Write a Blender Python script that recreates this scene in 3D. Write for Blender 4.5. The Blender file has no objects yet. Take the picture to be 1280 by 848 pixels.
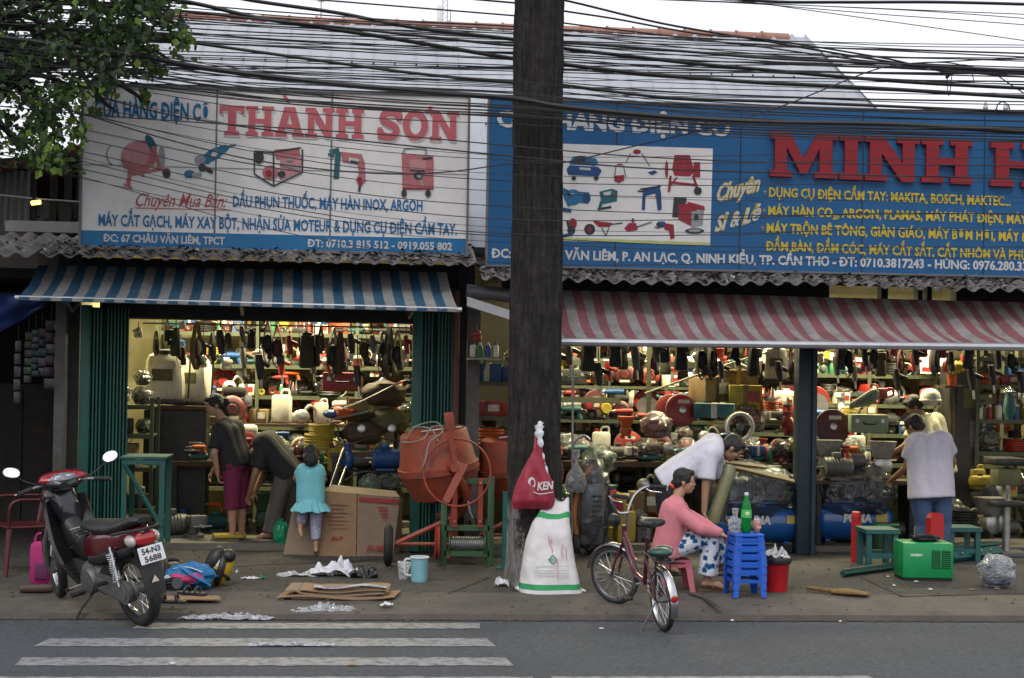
import bpy, bmesh, math, random
from math import sin, cos, pi, radians, sqrt, atan2, tan
from mathutils import Vector, Matrix, Euler, noise as mnoise
V = Vector
random.seed(7)
sc = bpy.context.scene
col = sc.collection

# ------------------------------------------------------------------ camera
EYE = 1.9; FPX = 2000.0; YAW = radians(4.8); PITCH = 0.016; ROLL = 0.016
fwd = V((sin(YAW)*cos(PITCH), cos(YAW)*cos(PITCH), sin(PITCH)))
r0 = V((cos(YAW), -sin(YAW), 0)); u0 = r0.cross(fwd)
rgt = r0*cos(ROLL) + u0*sin(ROLL); upv = u0*cos(ROLL) - r0*sin(ROLL)
cam = bpy.data.cameras.new('camera'); camo = bpy.data.objects.new('camera', cam); col.objects.link(camo)
camo.matrix_world = Matrix((( rgt.x, upv.x, -fwd.x, 0), (rgt.y, upv.y, -fwd.y, 0), (rgt.z, upv.z, -fwd.z, EYE), (0, 0, 0, 1)))
cam.sensor_width = 36; cam.lens = 36*FPX/1280; cam.clip_start = .1; cam.clip_end = 3000
cam.dof.use_dof = False
sc.camera = camo

# ------------------------------------------------------------------ light
SUN_EL, SUN_ROT = radians(54), radians(200)
w = bpy.data.worlds.new('World'); sc.world = w; w.use_nodes = True
nt = w.node_tree; bg = nt.nodes['Background']
sky = nt.nodes.new('ShaderNodeTexSky'); sky.sky_type = 'NISHITA'; sky.sun_disc = False
sky.sun_elevation = SUN_EL; sky.sun_rotation = SUN_ROT; sky.air_density = 1.0; sky.dust_density = 6.0; sky.ozone_density = 1.0
hs = nt.nodes.new('ShaderNodeHueSaturation'); hs.inputs['Saturation'].default_value = .45   # a veil of cloud takes most of the blue away
nt.links.new(sky.outputs[0], hs.inputs['Color']); cl = nt.nodes.new('ShaderNodeMix'); cl.data_type = 'RGBA'; cl.inputs['Factor'].default_value = .78   # even cloud cover over most of the sky
cl.inputs['B'].default_value = (4.7, 4.75, 5.05, 1); nt.links.new(hs.outputs[0], cl.inputs['A']); nt.links.new(cl.outputs['Result'], bg.inputs[0])
bg.inputs[1].default_value = .15
sd = bpy.data.lights.new('sun', 'SUN'); sd.energy = .5; sd.angle = radians(18); sd.color = (1, .96, .92)
so = bpy.data.objects.new('sun', sd); col.objects.link(so)
so.rotation_euler = V((sin(SUN_ROT)*cos(SUN_EL), cos(SUN_ROT)*cos(SUN_EL), sin(SUN_EL))).to_track_quat('Z', 'Y').to_euler()
sc.view_settings.view_transform = 'Standard'; sc.view_settings.look = 'None'
sc.view_settings.gamma = 1; sc.view_settings.use_curve_mapping = False
sc.view_settings.exposure = .74
cy = sc.cycles
cy.use_denoising = True; cy.max_bounces = 5; cy.diffuse_bounces = 3; cy.glossy_bounces = 2; cy.transmission_bounces = 3
cy.transparent_max_bounces = 10; cy.caustics_reflective = False; cy.caustics_refractive = False
cy.sample_clamp_indirect = 4; cy.use_adaptive_sampling = True; cy.adaptive_threshold = .015

# ------------------------------------------------------------------ pixel -> world (photo pixels, 1280 x 848)
def ray(x, y): return fwd*FPX + rgt*(x-640) - upv*(y-424)
def P(x, y, Y):
    d = ray(x, y); t = Y/d.y
    return V((d.x*t, Y, EYE + d.z*t))
def G(x, y, z=0.0):
    d = ray(x, y); t = (z-EYE)/d.z
    return V((d.x*t, d.y*t, z))
def ppm(Y): return FPX/Y           # photo pixels per metre at depth Y (about)

# ------------------------------------------------------------------ materials
MATS = {}
def lin(c): return tuple((x/12.92 if x <= .04045 else ((x+.055)/1.055)**2.4) for x in c)
def hx(s):
    s = s.lstrip('#'); return lin(tuple(int(s[i:i+2], 16)/255 for i in (0, 2, 4)))
def mat(name, c, rough=.6, metal=0., var=.18, scale=6., bump=0., bscale=60., dirt=0., dirtc=(.05, .045, .035), dscale=3., emit=0., trans=0., coat=0.):
    if name in MATS: return MATS[name]
    if isinstance(c, str): c = hx(c)
    m = bpy.data.materials.new(name); m.use_nodes = True; n = m.node_tree.nodes; L = m.node_tree.links
    b = n['Principled BSDF']; b.inputs['Roughness'].default_value = rough; b.inputs['Metallic'].default_value = metal
    if coat: b.inputs['Coat Weight'].default_value = coat; b.inputs['Coat Roughness'].default_value = .08
    tc = n.new('ShaderNodeTexCoord')
    t = n.new('ShaderNodeTexNoise'); t.inputs['Scale'].default_value = scale; t.inputs['Detail'].default_value = 6; t.inputs['Roughness'].default_value = .65
    L.new(tc.outputs['Object'], t.inputs['Vector'])
    mp = n.new('ShaderNodeMapRange'); mp.inputs[1].default_value = .25; mp.inputs[2].default_value = .75; mp.inputs[3].default_value = 1-var; mp.inputs[4].default_value = 1+var
    L.new(t.outputs['Fac'], mp.inputs[0])
    mx = n.new('ShaderNodeMix'); mx.data_type = 'RGBA'; mx.blend_type = 'MULTIPLY'; mx.inputs['Factor'].default_value = 1
    mx.inputs['A'].default_value = (*c, 1); L.new(mp.outputs[0], mx.inputs['B'])
    out = mx.outputs['Result']
    if dirt:
        t2 = n.new('ShaderNodeTexNoise'); t2.inputs['Scale'].default_value = dscale; t2.inputs['Detail'].default_value = 9; t2.inputs['Roughness'].default_value = .72
        L.new(tc.outputs['Object'], t2.inputs['Vector'])
        r2 = n.new('ShaderNodeMapRange'); r2.inputs[1].default_value = .46; r2.inputs[2].default_value = .72; r2.inputs[3].default_value = 0; r2.inputs[4].default_value = dirt
        L.new(t2.outputs['Fac'], r2.inputs[0])
        m2 = n.new('ShaderNodeMix'); m2.data_type = 'RGBA'; L.new(r2.outputs[0], m2.inputs['Factor']); L.new(out, m2.inputs['A']); m2.inputs['B'].default_value = (*dirtc, 1)
        out = m2.outputs['Result']
    L.new(out, b.inputs['Base Color'])
    if bump:
        t3 = n.new('ShaderNodeTexNoise'); t3.inputs['Scale'].default_value = bscale; t3.inputs['Detail'].default_value = 5
        L.new(tc.outputs['Object'], t3.inputs['Vector'])
        bp = n.new('ShaderNodeBump'); bp.inputs['Strength'].default_value = bump; bp.inputs['Distance'].default_value = .01
        L.new(t3.outputs['Fac'], bp.inputs['Height']); L.new(bp.outputs[0], b.inputs['Normal'])
    if emit: b.inputs['Emission Color'].default_value = (*c, 1); b.inputs['Emission Strength'].default_value = emit
    if trans:
        o = n['Material Output']; tr = n.new('ShaderNodeBsdfTranslucent'); L.new(out, tr.inputs[0])
        ms = n.new('ShaderNodeMixShader'); ms.inputs[0].default_value = trans; L.new(b.outputs[0], ms.inputs[1]); L.new(tr.outputs[0], ms.inputs[2]); L.new(ms.outputs[0], o.inputs[0])
    MATS[name] = m; return m
def wrapmat(name, tint=(.8, .85, .9), opacity=.045, bscale=7):
    """clear plastic film: mostly see-through, wrinkled, glossy"""
    if name in MATS: return MATS[name]
    m = bpy.data.materials.new(name); m.use_nodes = True; n = m.node_tree.nodes; L = m.node_tree.links
    b = n['Principled BSDF']; b.inputs['Base Color'].default_value = (*tint, 1); b.inputs['Roughness'].default_value = .1; b.inputs['Metallic'].default_value = .75 if name in ('clear_wrap', 'stock_wrap') else .1
    tc = n.new('ShaderNodeTexCoord'); t = n.new('ShaderNodeTexNoise'); t.inputs['Scale'].default_value = bscale; t.inputs['Detail'].default_value = 4; t.inputs['Distortion'].default_value = 1.6
    L.new(tc.outputs['Object'], t.inputs['Vector'])
    bp = n.new('ShaderNodeBump'); bp.inputs['Strength'].default_value = 1; bp.inputs['Distance'].default_value = .06
    L.new(t.outputs['Fac'], bp.inputs['Height']); L.new(bp.outputs[0], b.inputs['Normal'])
    fr = n.new('ShaderNodeFresnel'); fr.inputs[0].default_value = 1.5; L.new(bp.outputs[0], fr.inputs['Normal'])
    ad = n.new('ShaderNodeMath'); ad.operation = 'MULTIPLY_ADD'; ad.inputs[1].default_value = .95; ad.inputs[2].default_value = opacity; ad.use_clamp = True
    L.new(fr.outputs[0], ad.inputs[0])
    tr = n.new('ShaderNodeBsdfTransparent'); tr.inputs[0].default_value = (.95, .96, .97, 1)
    ms = n.new('ShaderNodeMixShader'); L.new(ad.outputs[0], ms.inputs[0]); L.new(tr.outputs[0], ms.inputs[1]); L.new(b.outputs[0], ms.inputs[2])
    L.new(ms.outputs[0], n['Material Output'].inputs[0])
    MATS[name] = m; return m

# ------------------------------------------------------------------ mesh builder
def axes(z, hint=V((0, 0, 1))):
    z = V(z).normalized()
    if abs(z.dot(hint)) > .98: hint = V((1, 0, 0))
    x = hint.cross(z).normalized(); return x, z.cross(x), z
class MB:
    def __init__(s): s.v = []; s.f = []; s.mi = []; s.sm = []; s.mats = []; s.T = Matrix.Identity(4)
    def m(s, m):
        if m not in s.mats: s.mats.append(m)
        return s.mats.index(m)
    def add(s, vs, fs, m, sm=False):
        o = len(s.v); k = s.m(m); s.v += [s.T @ V(p) for p in vs]
        for f in fs: s.f.append([i+o for i in f]); s.mi.append(k); s.sm.append(sm)
        return s
    def box(s, c, d, m, rz=0, rx=0, ry=0, bev=0, taper=(1, 1)):
        c = V(c); R = Euler((rx, ry, rz)).to_matrix(); hx_, hy, hz = d[0]/2, d[1]/2, d[2]/2
        if bev <= 0:
            vs = []
            for z in (-1, 1):
                tx, ty = taper if z > 0 else (1, 1)
                vs += [c + R @ V((x*hx_*tx, y*hy*ty, z*hz)) for x, y in ((-1, -1), (1, -1), (1, 1), (-1, 1))]
            s.add(vs, [(3, 2, 1, 0), (4, 5, 6, 7), (0, 1, 5, 4), (1, 2, 6, 5), (2, 3, 7, 6), (3, 0, 4, 7)], m)
        else:
            bev = min(bev, hx_*.9, hy*.9, hz*.9); bm = bmesh.new(); bmesh.ops.create_cube(bm, size=1)
            for v in bm.verts:
                tx, ty = taper if v.co.z > 0 else (1, 1)
                v.co = V((v.co.x*d[0]*tx, v.co.y*d[1]*ty, v.co.z*d[2]))
            bmesh.ops.bevel(bm, geom=bm.edges[:], offset=bev, segments=2, profile=.5, affect='EDGES')
            s.bm(bm, m, Matrix.Translation(c) @ R.to_4x4(), True)
        return s
    def bm(s, bm, m, M=None, sm=False):
        M = M or Matrix.Identity(4); bm.verts.index_update()
        s.add([M @ v.co for v in bm.verts], [[v.index for v in f.verts] for f in bm.faces], m, sm); bm.free(); return s
    def tube(s, pts, r, m, n=8, cap=True, flat=1.0):
        pts = [V(p) for p in pts]; k = len(pts); rs = r if isinstance(r, (list, tuple)) else [r]*k
        vs = []; px = None
        for i, p in enumerate(pts):
            t = (pts[min(i+1, k-1)] - pts[max(i-1, 0)])
            if t.length < 1e-9: t = V((0, 0, 1))
            t.normalize()
            if px is None: x, y, _ = axes(t)
            else:
                x = px - t*px.dot(t)
                if x.length < 1e-6: x = axes(t)[0]
                x.normalize(); y = t.cross(x)
            px = x
            vs += [p + (x*cos(2*pi*j/n) + y*sin(2*pi*j/n)*flat)*rs[i] for j in range(n)]
        fs = [(i*n+j, i*n+(j+1) % n, (i+1)*n+(j+1) % n, (i+1)*n+j) for i in range(k-1) for j in range(n)]
        if cap: fs += [tuple(range(n))[::-1], tuple((k-1)*n+j for j in range(n))]
        return s.add(vs, fs, m, n > 4)
    def cyl(s, a, b, r, m, n=16, r2=None): return s.tube([a, b], [r, r if r2 is None else r2], m, n)
    def lathe(s, prof, m, c=(0, 0, 0), ax=(0, 0, 1), n=20, cap=True, sq=1.0):
        c = V(c); x, y, z = axes(ax); vs = []
        for r, h in prof: vs += [c + z*h + (x*cos(2*pi*j/n) + y*sin(2*pi*j/n)*sq)*r for j in range(n)]
        k = len(prof); fs = [(i*n+j, i*n+(j+1) % n, (i+1)*n+(j+1) % n, (i+1)*n+j) for i in range(k-1) for j in range(n)]
        if cap:
            if prof[0][0] > 1e-5: fs.append(tuple(range(n))[::-1])
            if prof[-1][0] > 1e-5: fs.append(tuple((k-1)*n+j for j in range(n)))
        return s.add(vs, fs, m, True)
    def ell(s, c, r, m, rot=None, n=14, k=9):
        R = rot.to_matrix() if rot else Matrix.Identity(3); c = V(c); vs = [c + R @ V((0, 0, -r[2]))]
        for i in range(1, k):
            a = -pi/2 + pi*i/k
            vs += [c + R @ V((r[0]*cos(a)*cos(2*pi*j/n), r[1]*cos(a)*sin(2*pi*j/n), r[2]*sin(a))) for j in range(n)]
        vs.append(c + R @ V((0, 0, r[2]))); e = len(vs)-1
        fs = [(0, 1+(j+1) % n, 1+j) for j in range(n)]
        fs += [(1+i*n+j, 1+i*n+(j+1) % n, 1+(i+1)*n+(j+1) % n, 1+(i+1)*n+j) for i in range(k-2) for j in range(n)]
        fs += [(1+(k-2)*n+j, 1+(k-2)*n+(j+1) % n, e) for j in range(n)]
        return s.add(vs, fs, m, True)
    def prism(s, poly, d, m, M=None):
        """2-D outline (x, z) extruded by d along +y, placed by matrix M"""
        M = M or Matrix.Identity(4); n = len(poly)
        vs = [M @ V((x, 0, z)) for x, z in poly] + [M @ V((x, d, z)) for x, z in poly]
        s.add(vs, [tuple(range(n)), tuple(range(2*n-1, n-1, -1))] + [((i+1) % n, i, n+i, n+(i+1) % n) for i in range(n)], m); return s
    def torus(s, c, R, r, m, ax=(0, 1, 0), n=28, k=8, a0=0, a1=2*pi, flat=1.0):
        x, y, z = axes(ax); c = V(c); full = abs(a1-a0-2*pi) < 1e-6; q = n if full else n+1; vs = []
        for i in range(q):
            a = a0 + (a1-a0)*i/n; d = x*cos(a) + y*sin(a)
            vs += [c + d*(R + r*cos(2*pi*j/k)) + z*r*flat*sin(2*pi*j/k) for j in range(k)]
        fs = [(i*k+j, i*k+(j+1) % k, ((i+1) % q)*k+(j+1) % k, ((i+1) % q)*k+j) for i in range(n) for j in range(k)]
        return s.add(vs, fs, m, True)
    def sheet(s, fn, nu, nv, m, sm=True, thick=0.0, mfn=None):
        """grid surface fn(u,v) (0..1); thick gives it a second skin behind (along the normal)"""
        g = [[V(fn(i/nu, j/nv)) for j in range(nv+1)] for i in range(nu+1)]
        vs = [p for r_ in g for p in r_]; W = nv+1
        fs = [(i*W+j, (i+1)*W+j, (i+1)*W+j+1, i*W+j+1) for i in range(nu) for j in range(nv)]
        if thick:
            N = len(vs); nrm = []
            for i in range(nu+1):
                for j in range(nv+1):
                    a = g[min(i+1, nu)][j]-g[max(i-1, 0)][j]; b = g[i][min(j+1, nv)]-g[i][max(j-1, 0)]
                    c = a.cross(b); nrm.append(c.normalized() if c.length > 1e-12 else V((0, 0, 1)))
            vs += [p - q*thick for p, q in zip(vs, nrm)]
            fs += [tuple(N+i for i in f[::-1]) for f in fs]
            for i in range(nu): fs += [(i*W, N+i*W, N+(i+1)*W, (i+1)*W), (i*W+nv, (i+1)*W+nv, N+(i+1)*W+nv, N+i*W+nv)]
            for j in range(nv): fs += [(j, j+1, N+j+1, N+j), (nu*W+j, N+nu*W+j, N+nu*W+j+1, nu*W+j+1)]
        if mfn is None: return s.add(vs, fs, m, sm)
        o = len(s.v); s.v += [s.T @ p for p in vs]
        for q, f in enumerate(fs):
            i, j = divmod(q % (nu*nv), nv) if q < nu*nv*2 else (0, 0)
            s.f.append([a+o for a in f]); s.mi.append(s.m(mfn(i, j))); s.sm.append(sm)
        return s
    def leaf(s, p, d, n, l, w, m):
        d = V(d).normalized(); sd_ = d.cross(n)
        sd_ = sd_.normalized() if sd_.length > 1e-5 else V((1, 0, 0)); up = sd_.cross(d)
        s.add([p, p + d*l*.45 + sd_*w + up*w*.35, p + d*l, p + d*l*.45 - sd_*w + up*w*.35], [(0, 1, 2), (0, 2, 3)], m)
    def build(s, name, parent=None, loc=None):
        me = bpy.data.meshes.new(name); me.from_pydata([tuple(p) for p in s.v], [], s.f)
        for m in s.mats: me.materials.append(m)
        me.polygons.foreach_set('material_index', s.mi); me.polygons.foreach_set('use_smooth', s.sm)
        if any(s.sm):
            try: me.set_sharp_from_angle(angle=radians(42))
            except Exception: pass
        me.update(); o = bpy.data.objects.new(name, me); col.objects.link(o)
        if parent is not None: o.parent = parent
        if loc is not None: o.location = loc
        return o
def tag(o, label=None, cat=None, group=None, kind=None):
    if label: o['label'] = label
    if cat: o['category'] = cat
    if group: o['group'] = group
    if kind: o['kind'] = kind
    return o
def thing(name, label, cat, loc=(0, 0, 0), rz=0, group=None, scale=1):
    o = bpy.data.objects.new(name, None); col.objects.link(o); o.empty_display_size = .1
    o.location = loc; o.rotation_euler = (0, 0, rz); o.scale = (scale,)*3
    return tag(o, label, cat, group)
KIDS = {}
def copy_tree(o, loc=None, rz=None, label=None, group=None, scale=None):
    def rec(a, par):
        c = a.copy(); col.objects.link(c)
        if par is not None: c.parent = par
        for k in [k for k in bpy.data.objects if k.parent == a]: rec(k, c)
        return c
    c = rec(o, None)
    if loc is not None: c.location = loc
    if rz is not None: c.rotation_euler = (0, 0, rz)
    if scale is not None: c.scale = (scale,)*3
    if label: c['label'] = label
    if group: c['group'] = group
    return c
def catmull(pts, k=8):
    out = []; pts = [V(p) for p in pts]; n = len(pts)
    for i in range(n-1):
        a, b, c, d = pts[max(i-1, 0)], pts[i], pts[i+1], pts[min(i+2, n-1)]
        for j in range(k):
            t = j/k; out.append(.5*((2*b) + (c-a)*t + (2*a-5*b+4*c-d)*t*t + (3*b-a-3*c+d)*t**3))
    out.append(pts[-1]); return out
_fc = None
def glyphs(txt, bold=0.0, ext=.004, shear=0.0, space=1.0):
    """outline mesh of a line of writing from Blender's own font; returns verts (x right, z up; cap height = 1), faces, width"""
    c = bpy.data.curves.new('txt', 'FONT'); c.body = txt; c.size = 1; c.offset = bold; c.extrude = ext; c.resolution_u = 2; c.shear = shear; c.space_character = space
    o = bpy.data.objects.new('txt', c); col.objects.link(o)
    dg = bpy.context.evaluated_depsgraph_get(); dg.update(); me = bpy.data.meshes.new_from_object(o.evaluated_get(dg))
    vs = [v.co.copy() for v in me.vertices]; fs = [list(p.vertices) for p in me.polygons]
    bpy.data.objects.remove(o); bpy.data.curves.remove(c); bpy.data.meshes.remove(me)
    return vs, fs
CAP = .727
def text(mb, txt, a, b, cap, m, bold=.02, out=V((0, -1, 0)), up=V((0, 0, 1)), lift=.002, thick=.002, shear=0., space=1.):
    """writes txt from world point a to b along the baseline with capitals `cap` metres high, standing `lift` proud of the surface"""
    raw = txt; txt = txt.replace('Đ', 'D'); vs, fs = glyphs(txt, bold, .5, shear, space)
    x0 = min(v.x for v in vs); x1 = max(v.x for v in vs); a = V(a); b = V(b); du = (b-a)/(x1-x0); k = cap/CAP
    g_ = lambda v, e=0: a + du*(v.x-x0) + up*v.y*k + out*(lift + thick*(v.z+.5)+e)
    front = [f for f in fs if all(vs[i].z > .4 for i in f)]; side = [f for f in fs if not all(vs[i].z > .4 for i in f) and not all(vs[i].z < -.4 for i in f)]
    mb.add([g_(v) for v in vs], side, m)
    for i, f in enumerate(front): mb.add([g_(vs[j], .0005*(i % 5)) for j in f], [tuple(range(len(f)))], m)
    for i, ch in enumerate(raw):
        if ch == 'Đ':   # the bar across the D
            xr = max(v.x for v in glyphs(txt[:i+1], bold, .5, shear, space)[0]); dw = glyphs('D', bold, .5, shear)[0]; xl = xr-(max(v.x for v in dw)-min(v.x for v in dw)); h = .045+bold*.5
            q = [(xl-.07, .36-h), (xl+.3, .36-h), (xl+.3, .36+h), (xl-.07, .36+h)]; mb.add([a+du*(x-x0)+up*z*k+out*(lift+thick+.0012) for x, z in q]+[a+du*(x-x0)+up*z*k+out*lift*.5 for x, z in q], [(0, 1, 2, 3), (1, 0, 4, 5), (2, 1, 5, 6), (3, 2, 6, 7), (0, 3, 7, 4)], m)
    return mb
def slab(txt, a, b, cap, m, mb, depth=.002, lift=.002, out=V((0, -1, 0)), up=V((0, 0, 1)), shad=None):
    """heavy slab-serif capitals made of bars (for painted shop names)"""
    S = {'T': (1.0, [[(0, .72), (0, 1), (1, 1), (1, .72), (.86, .72), (.86, .82), (.66, .82), (.66, .14), (.8, .14), (.8, 0), (.2, 0), (.2, .14), (.34, .14), (.34, .82), (.14, .82), (.14, .72)]]),
         'H': (1.12, [[(0, 0), (0, .14), (.1, .14), (.1, .86), (0, .86), (0, 1), (.48, 1), (.48, .86), (.38, .86), (.38, .58), (.74, .58), (.74, .86), (.64, .86), (.64, 1), (1.12, 1), (1.12, .86), (1.02, .86), (1.02, .14), (1.12, .14), (1.12, 0), (.64, 0), (.64, .14), (.74, .14), (.74, .42), (.38, .42), (.38, .14), (.48, .14), (.48, 0)]]),
         'A': (1.15, [[(0, 0), (0, .14), (.07, .14), (.36, 1), (.79, 1), (1.08, .14), (1.15, .14), (1.15, 0), (.68, 0), (.68, .14), (.78, .14), (.73, .28), (.42, .28), (.37, .14), (.47, .14), (.47, 0)], 'hole', [(.47, .42), (.68, .42), (.575, .74)]]),
         'N': (1.18, [[(0, 0), (0, .14), (.1, .14), (.1, .86), (0, .86), (0, 1), (.4, 1), (.82, .4), (.82, .86), (.7, .86), (.7, 1), (1.18, 1), (1.18, .86), (1.08, .86), (1.08, 0), (.8, 0), (.36, .62), (.36, .14), (.48, .14), (.48, 0)]]),
         'I': (.5, [[(0, 0), (0, .14), (.11, .14), (.11, .86), (0, .86), (0, 1), (.5, 1), (.5, .86), (.39, .86), (.39, .14), (.5, .14), (.5, 0)]]),
         'M': (1.45, [[(0, 0), (0, .14), (.1, .14), (.1, .86), (0, .86), (0, 1), (.42, 1), (.725, .42), (1.03, 1), (1.45, 1), (1.45, .86), (1.35, .86), (1.35, .14), (1.45, .14), (1.45, 0), (.97, 0), (.97, .14), (1.07, .14), (1.07, .66), (.8, .1), (.65, .1), (.36, .66), (.36, .14), (.48, .14), (.48, 0)]]),
         'S': (.95, None), 'O': (1.05, None), ' ': (.45, [])}
    import mathutils.geometry as mg
    tot = sum(S[ch][0] + .06 for ch in txt) - .06; a = V(a); b = V(b); du = (b-a)/tot; x = 0
    def put(poly, dx, mm, ox=0, oz=0, l=lift):
        bm_ = MB(); n = len(poly); tri = mg.tessellate_polygon([[V((p[0], p[1], 0)) for p in poly]])
        pt = lambda p, o: a + du*(p[0]+dx+ox) + up*((p[1]+oz)*cap) + out*(l+o)
        vs = [pt(p, depth) for p in poly] + [pt(p, 0) for p in poly]
        mb.add(vs, [tuple(t) for t in tri] + [(i, (i+1) % n, n+(i+1) % n, n+i) for i in range(n)], mm)
    for ch in txt:
        wd, g = S[ch]
        if ch in 'SO':
            if ch == 'O':
                k = 20; o_ = [(.525+.52*cos(2*pi*i/k), .5+.52*sin(2*pi*i/k)) for i in range(k+1)]; i_ = [(.525+.24*cos(2*pi*i/k), .5+.3*sin(2*pi*i/k)) for i in range(k+1)]
                polys = [[o_[i], o_[i+1], i_[i+1], i_[i]] for i in range(k)]
            else:
                pts = [(.86, .7), (.82, .82), (.68, .9), (.47, .92), (.28, .86), (.19, .74), (.24, .62), (.42, .55), (.6, .48), (.74, .38), (.76, .25), (.66, .13), (.47, .08), (.26, .11), (.13, .2), (.09, .32)]
                cm = catmull([V((p[0], p[1], 0)) for p in pts], 3); polys = []
                for i in range(len(cm)-1):
                    t0 = (cm[min(i+1, len(cm)-1)]-cm[max(i-1, 0)]).normalized(); t1 = (cm[min(i+2, len(cm)-1)]-cm[i]).normalized()
                    n0 = V((-t0.y, t0.x, 0))*.13; n1 = V((-t1.y, t1.x, 0))*.13
                    polys.append([tuple((cm[i]+n0)[:2]), tuple((cm[i+1]+n1)[:2]), tuple((cm[i+1]-n1)[:2]), tuple((cm[i]-n0)[:2])])
                polys += [[(.78, .62), (.95, .62), (.95, 1), (.84, 1), (.78, .85)], [(0, 0), (.11, 0), (.17, .15), (.17, .4), (0, .4)]]
        elif ch == 'A':
            polys = [[(0, 0), (0, .14), (.07, .14), (.36, 1), (.575, 1), (.575, .74), (.37, .14), (.47, .14), (.47, 0)], [(.575, .74), (.575, 1), (.79, 1), (1.08, .14), (1.15, .14), (1.15, 0), (.68, 0), (.68, .14), (.78, .14)], [(.42, .28), (.465, .42), (.685, .42), (.73, .28)]]
        else: polys = g
        for pk, p in enumerate(polys):
            ex = .0014 if (ch == 'S' and pk >= len(polys)-2) else (.0007*(pk % 2) if ch == 'S' else 0)
            if shad: put(p, x, shad, .05, -.06, lift*.4)
            put(p, x, m, l=lift+ex)
        x += wd + .06
    return mb
# ================================================================== SETTING
YF = 16.2            # plane of the shop fronts
YS = 15.6            # plane of the signboards
YB = 19.3            # back walls of the shops
asph = mat('asphalt', (.050, .057, .068), .85, var=.6, scale=24, bump=.8, bscale=190, dirt=.75, dirtc=(.036, .04, .047), dscale=1.1)
conc = mat('pavement_concrete', (.045, .041, .037), .9, var=.6, scale=17, bump=1, bscale=45, dirt=.95, dirtc=(.026, .023, .02), dscale=1.9)
kerbm = mat('kerb_concrete', (.078, .069, .06), .9, var=.25, scale=4, bump=.5, bscale=80, dirt=.6, dirtc=(.04, .038, .035), dscale=2.2)
paint = mat('road_paint', (.22, .222, .23), .7, var=.12, scale=7, dirt=1.3, dirtc=(.05, .052, .057), dscale=13)
drk = mat('flat_black', (.012, .012, .012), .9)  # even near-black for lintels, roof screws, vents and small fittings
ROADZ = -.09
b = MB(); b.sheet(lambda u, v: V((-300+600*u, -150+600*v, ROADZ)), 12, 12, asph, False); tag(b.build('ground'), kind='structure')
def walk(u, v):
    x = -16+36*u; y = 13.3 + (30-13.3)*v
    return V((x, y, 0))
b = MB(); b.sheet(walk, 72, 34, conc, True)
tag(b.build('pavement'), kind='structure')
def kerb(u, v):
    x = -16+36*u; n = mnoise.noise(V((x*.9, 3, 0)))*.03; n2 = mnoise.noise(V((x*5, 9, v*3)))*.016
    if v > .34: t = (v-.34)/.66; return V((x, 12.46+n*(1-t)+t*.84, -.045*(1-t)+.002*t+n2*(1-t)))
    t = v/.34; return V((x, 12.46+n-.035*(1-t), -.045-(1-t)*.08))
b = MB(); b.sheet(kerb, 240, 12, kerbm, True); tag(b.build('kerb'), kind='structure')
b = MB()   # gutter: a narrow strip of darker colour at the foot of the kerb
b.sheet(lambda u, v: V((-16+36*u, 12.40+.06*v+mnoise.noise(V((u*70, v, 0)))*.02, ROADZ+.004)), 200, 1, mat('gutter_dark', (.03, .029, .028), .8, var=.4, scale=10), False); tag(b.build('gutter'), kind='structure')
b = MB()   # cracks and joints in the pavement
ck = mat('crack', (.025, .022, .02), .95)
for pts in ([(1060, 712), (1090, 728), (1128, 745)], [(1128, 745), (1280, 742)], [(640, 738), (660, 700)], [(250, 712), (330, 706), (420, 703), (480, 698)], [(440, 708), (520, 700)], [(560, 742), (610, 722)], [(900, 760), (880, 748), (860, 742)]):
    pp = catmull([G(x, y, .004) for x, y in pts], 7)
    for p, q in zip(pp, pp[1:]):
        w_ = .009+random.random()*.014; n = (q-p).cross(V((0, 0, 1))).normalized()*w_
        b.add([p-n, q-n, q+n, p+n], [(0, 1, 2, 3)], ck)
tag(b.build('pavement_joint'), kind='structure')
zs = [((175, 779), (600, 779), (600, 786), (165, 786)), ((62, 798), (608, 798), (620, 808), (42, 808)), ((28, 822), (632, 822), (642, 832), (18, 832)), ((-20, 846), (665, 846), (672, 857), (-30, 857)), ((640, 846), (1085, 845), (1110, 856), (640, 857))]
b = MB()
for k, q in enumerate(zs):
    p = [G(x, y, ROADZ+.004) for x, y in q]
    if k == 3: p = [p[0], p[1], p[2], p[3]]
    if k == 4: p[0] = V((p[0].x+.25, p[0].y, p[0].z)); p[3] = V((p[3].x+.25, p[3].y, p[3].z))
    b.sheet(lambda u, v, p=p: (p[3]*(1-u)+p[2]*u)*(1-v)+(p[0]*(1-u)+p[1]*u)*v + V((0, mnoise.noise(V((u*25, k, v*9)))*.03, 0)), 60, 1, paint, False)
tag(b.build('crosswalk'), kind='structure')

# ---------------------------------------------------------------- the row of shops (walls, ceiling, tall metal roof)
plaster = mat('shop_plaster', (.46, .42, .24), .85, var=.2, scale=2, dirt=.5, dirtc=(.2, .17, .1), dscale=3)
ceilm = mat('shop_ceiling', (.3, .29, .25), .9, var=.2)
dkwall = mat('dark_wall', (.05, .048, .045), .9, var=.3, scale=3)
tinw = mat('roof_metal', (.35, .37, .405), .7, metal=.0, var=.07, scale=1.2, dirt=.25, dirtc=(.36, .36, .38), dscale=1.4)
tile = mat('ridge_tile', (.30, .15, .115), .8, var=.2, scale=12)
fibro = mat('fibre_cement', (.20, .19, .19), .9, var=.3, scale=4, dirt=.85, dirtc=(.05, .045, .042), dscale=5, bump=.3)
XL, XD, XR = -3.0, .98, 8.4
shop = thing('shop_building', 'low two-shop building under a tall pale corrugated metal roof with terracotta ridge tiles', 'building', (2, 17.5, 0))
SI = Matrix.Translation((-2, -17.5, 0))
def sp(name, fn):
    b = MB(); b.T = SI.copy(); fn(b); return b.build(name, shop)
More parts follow.
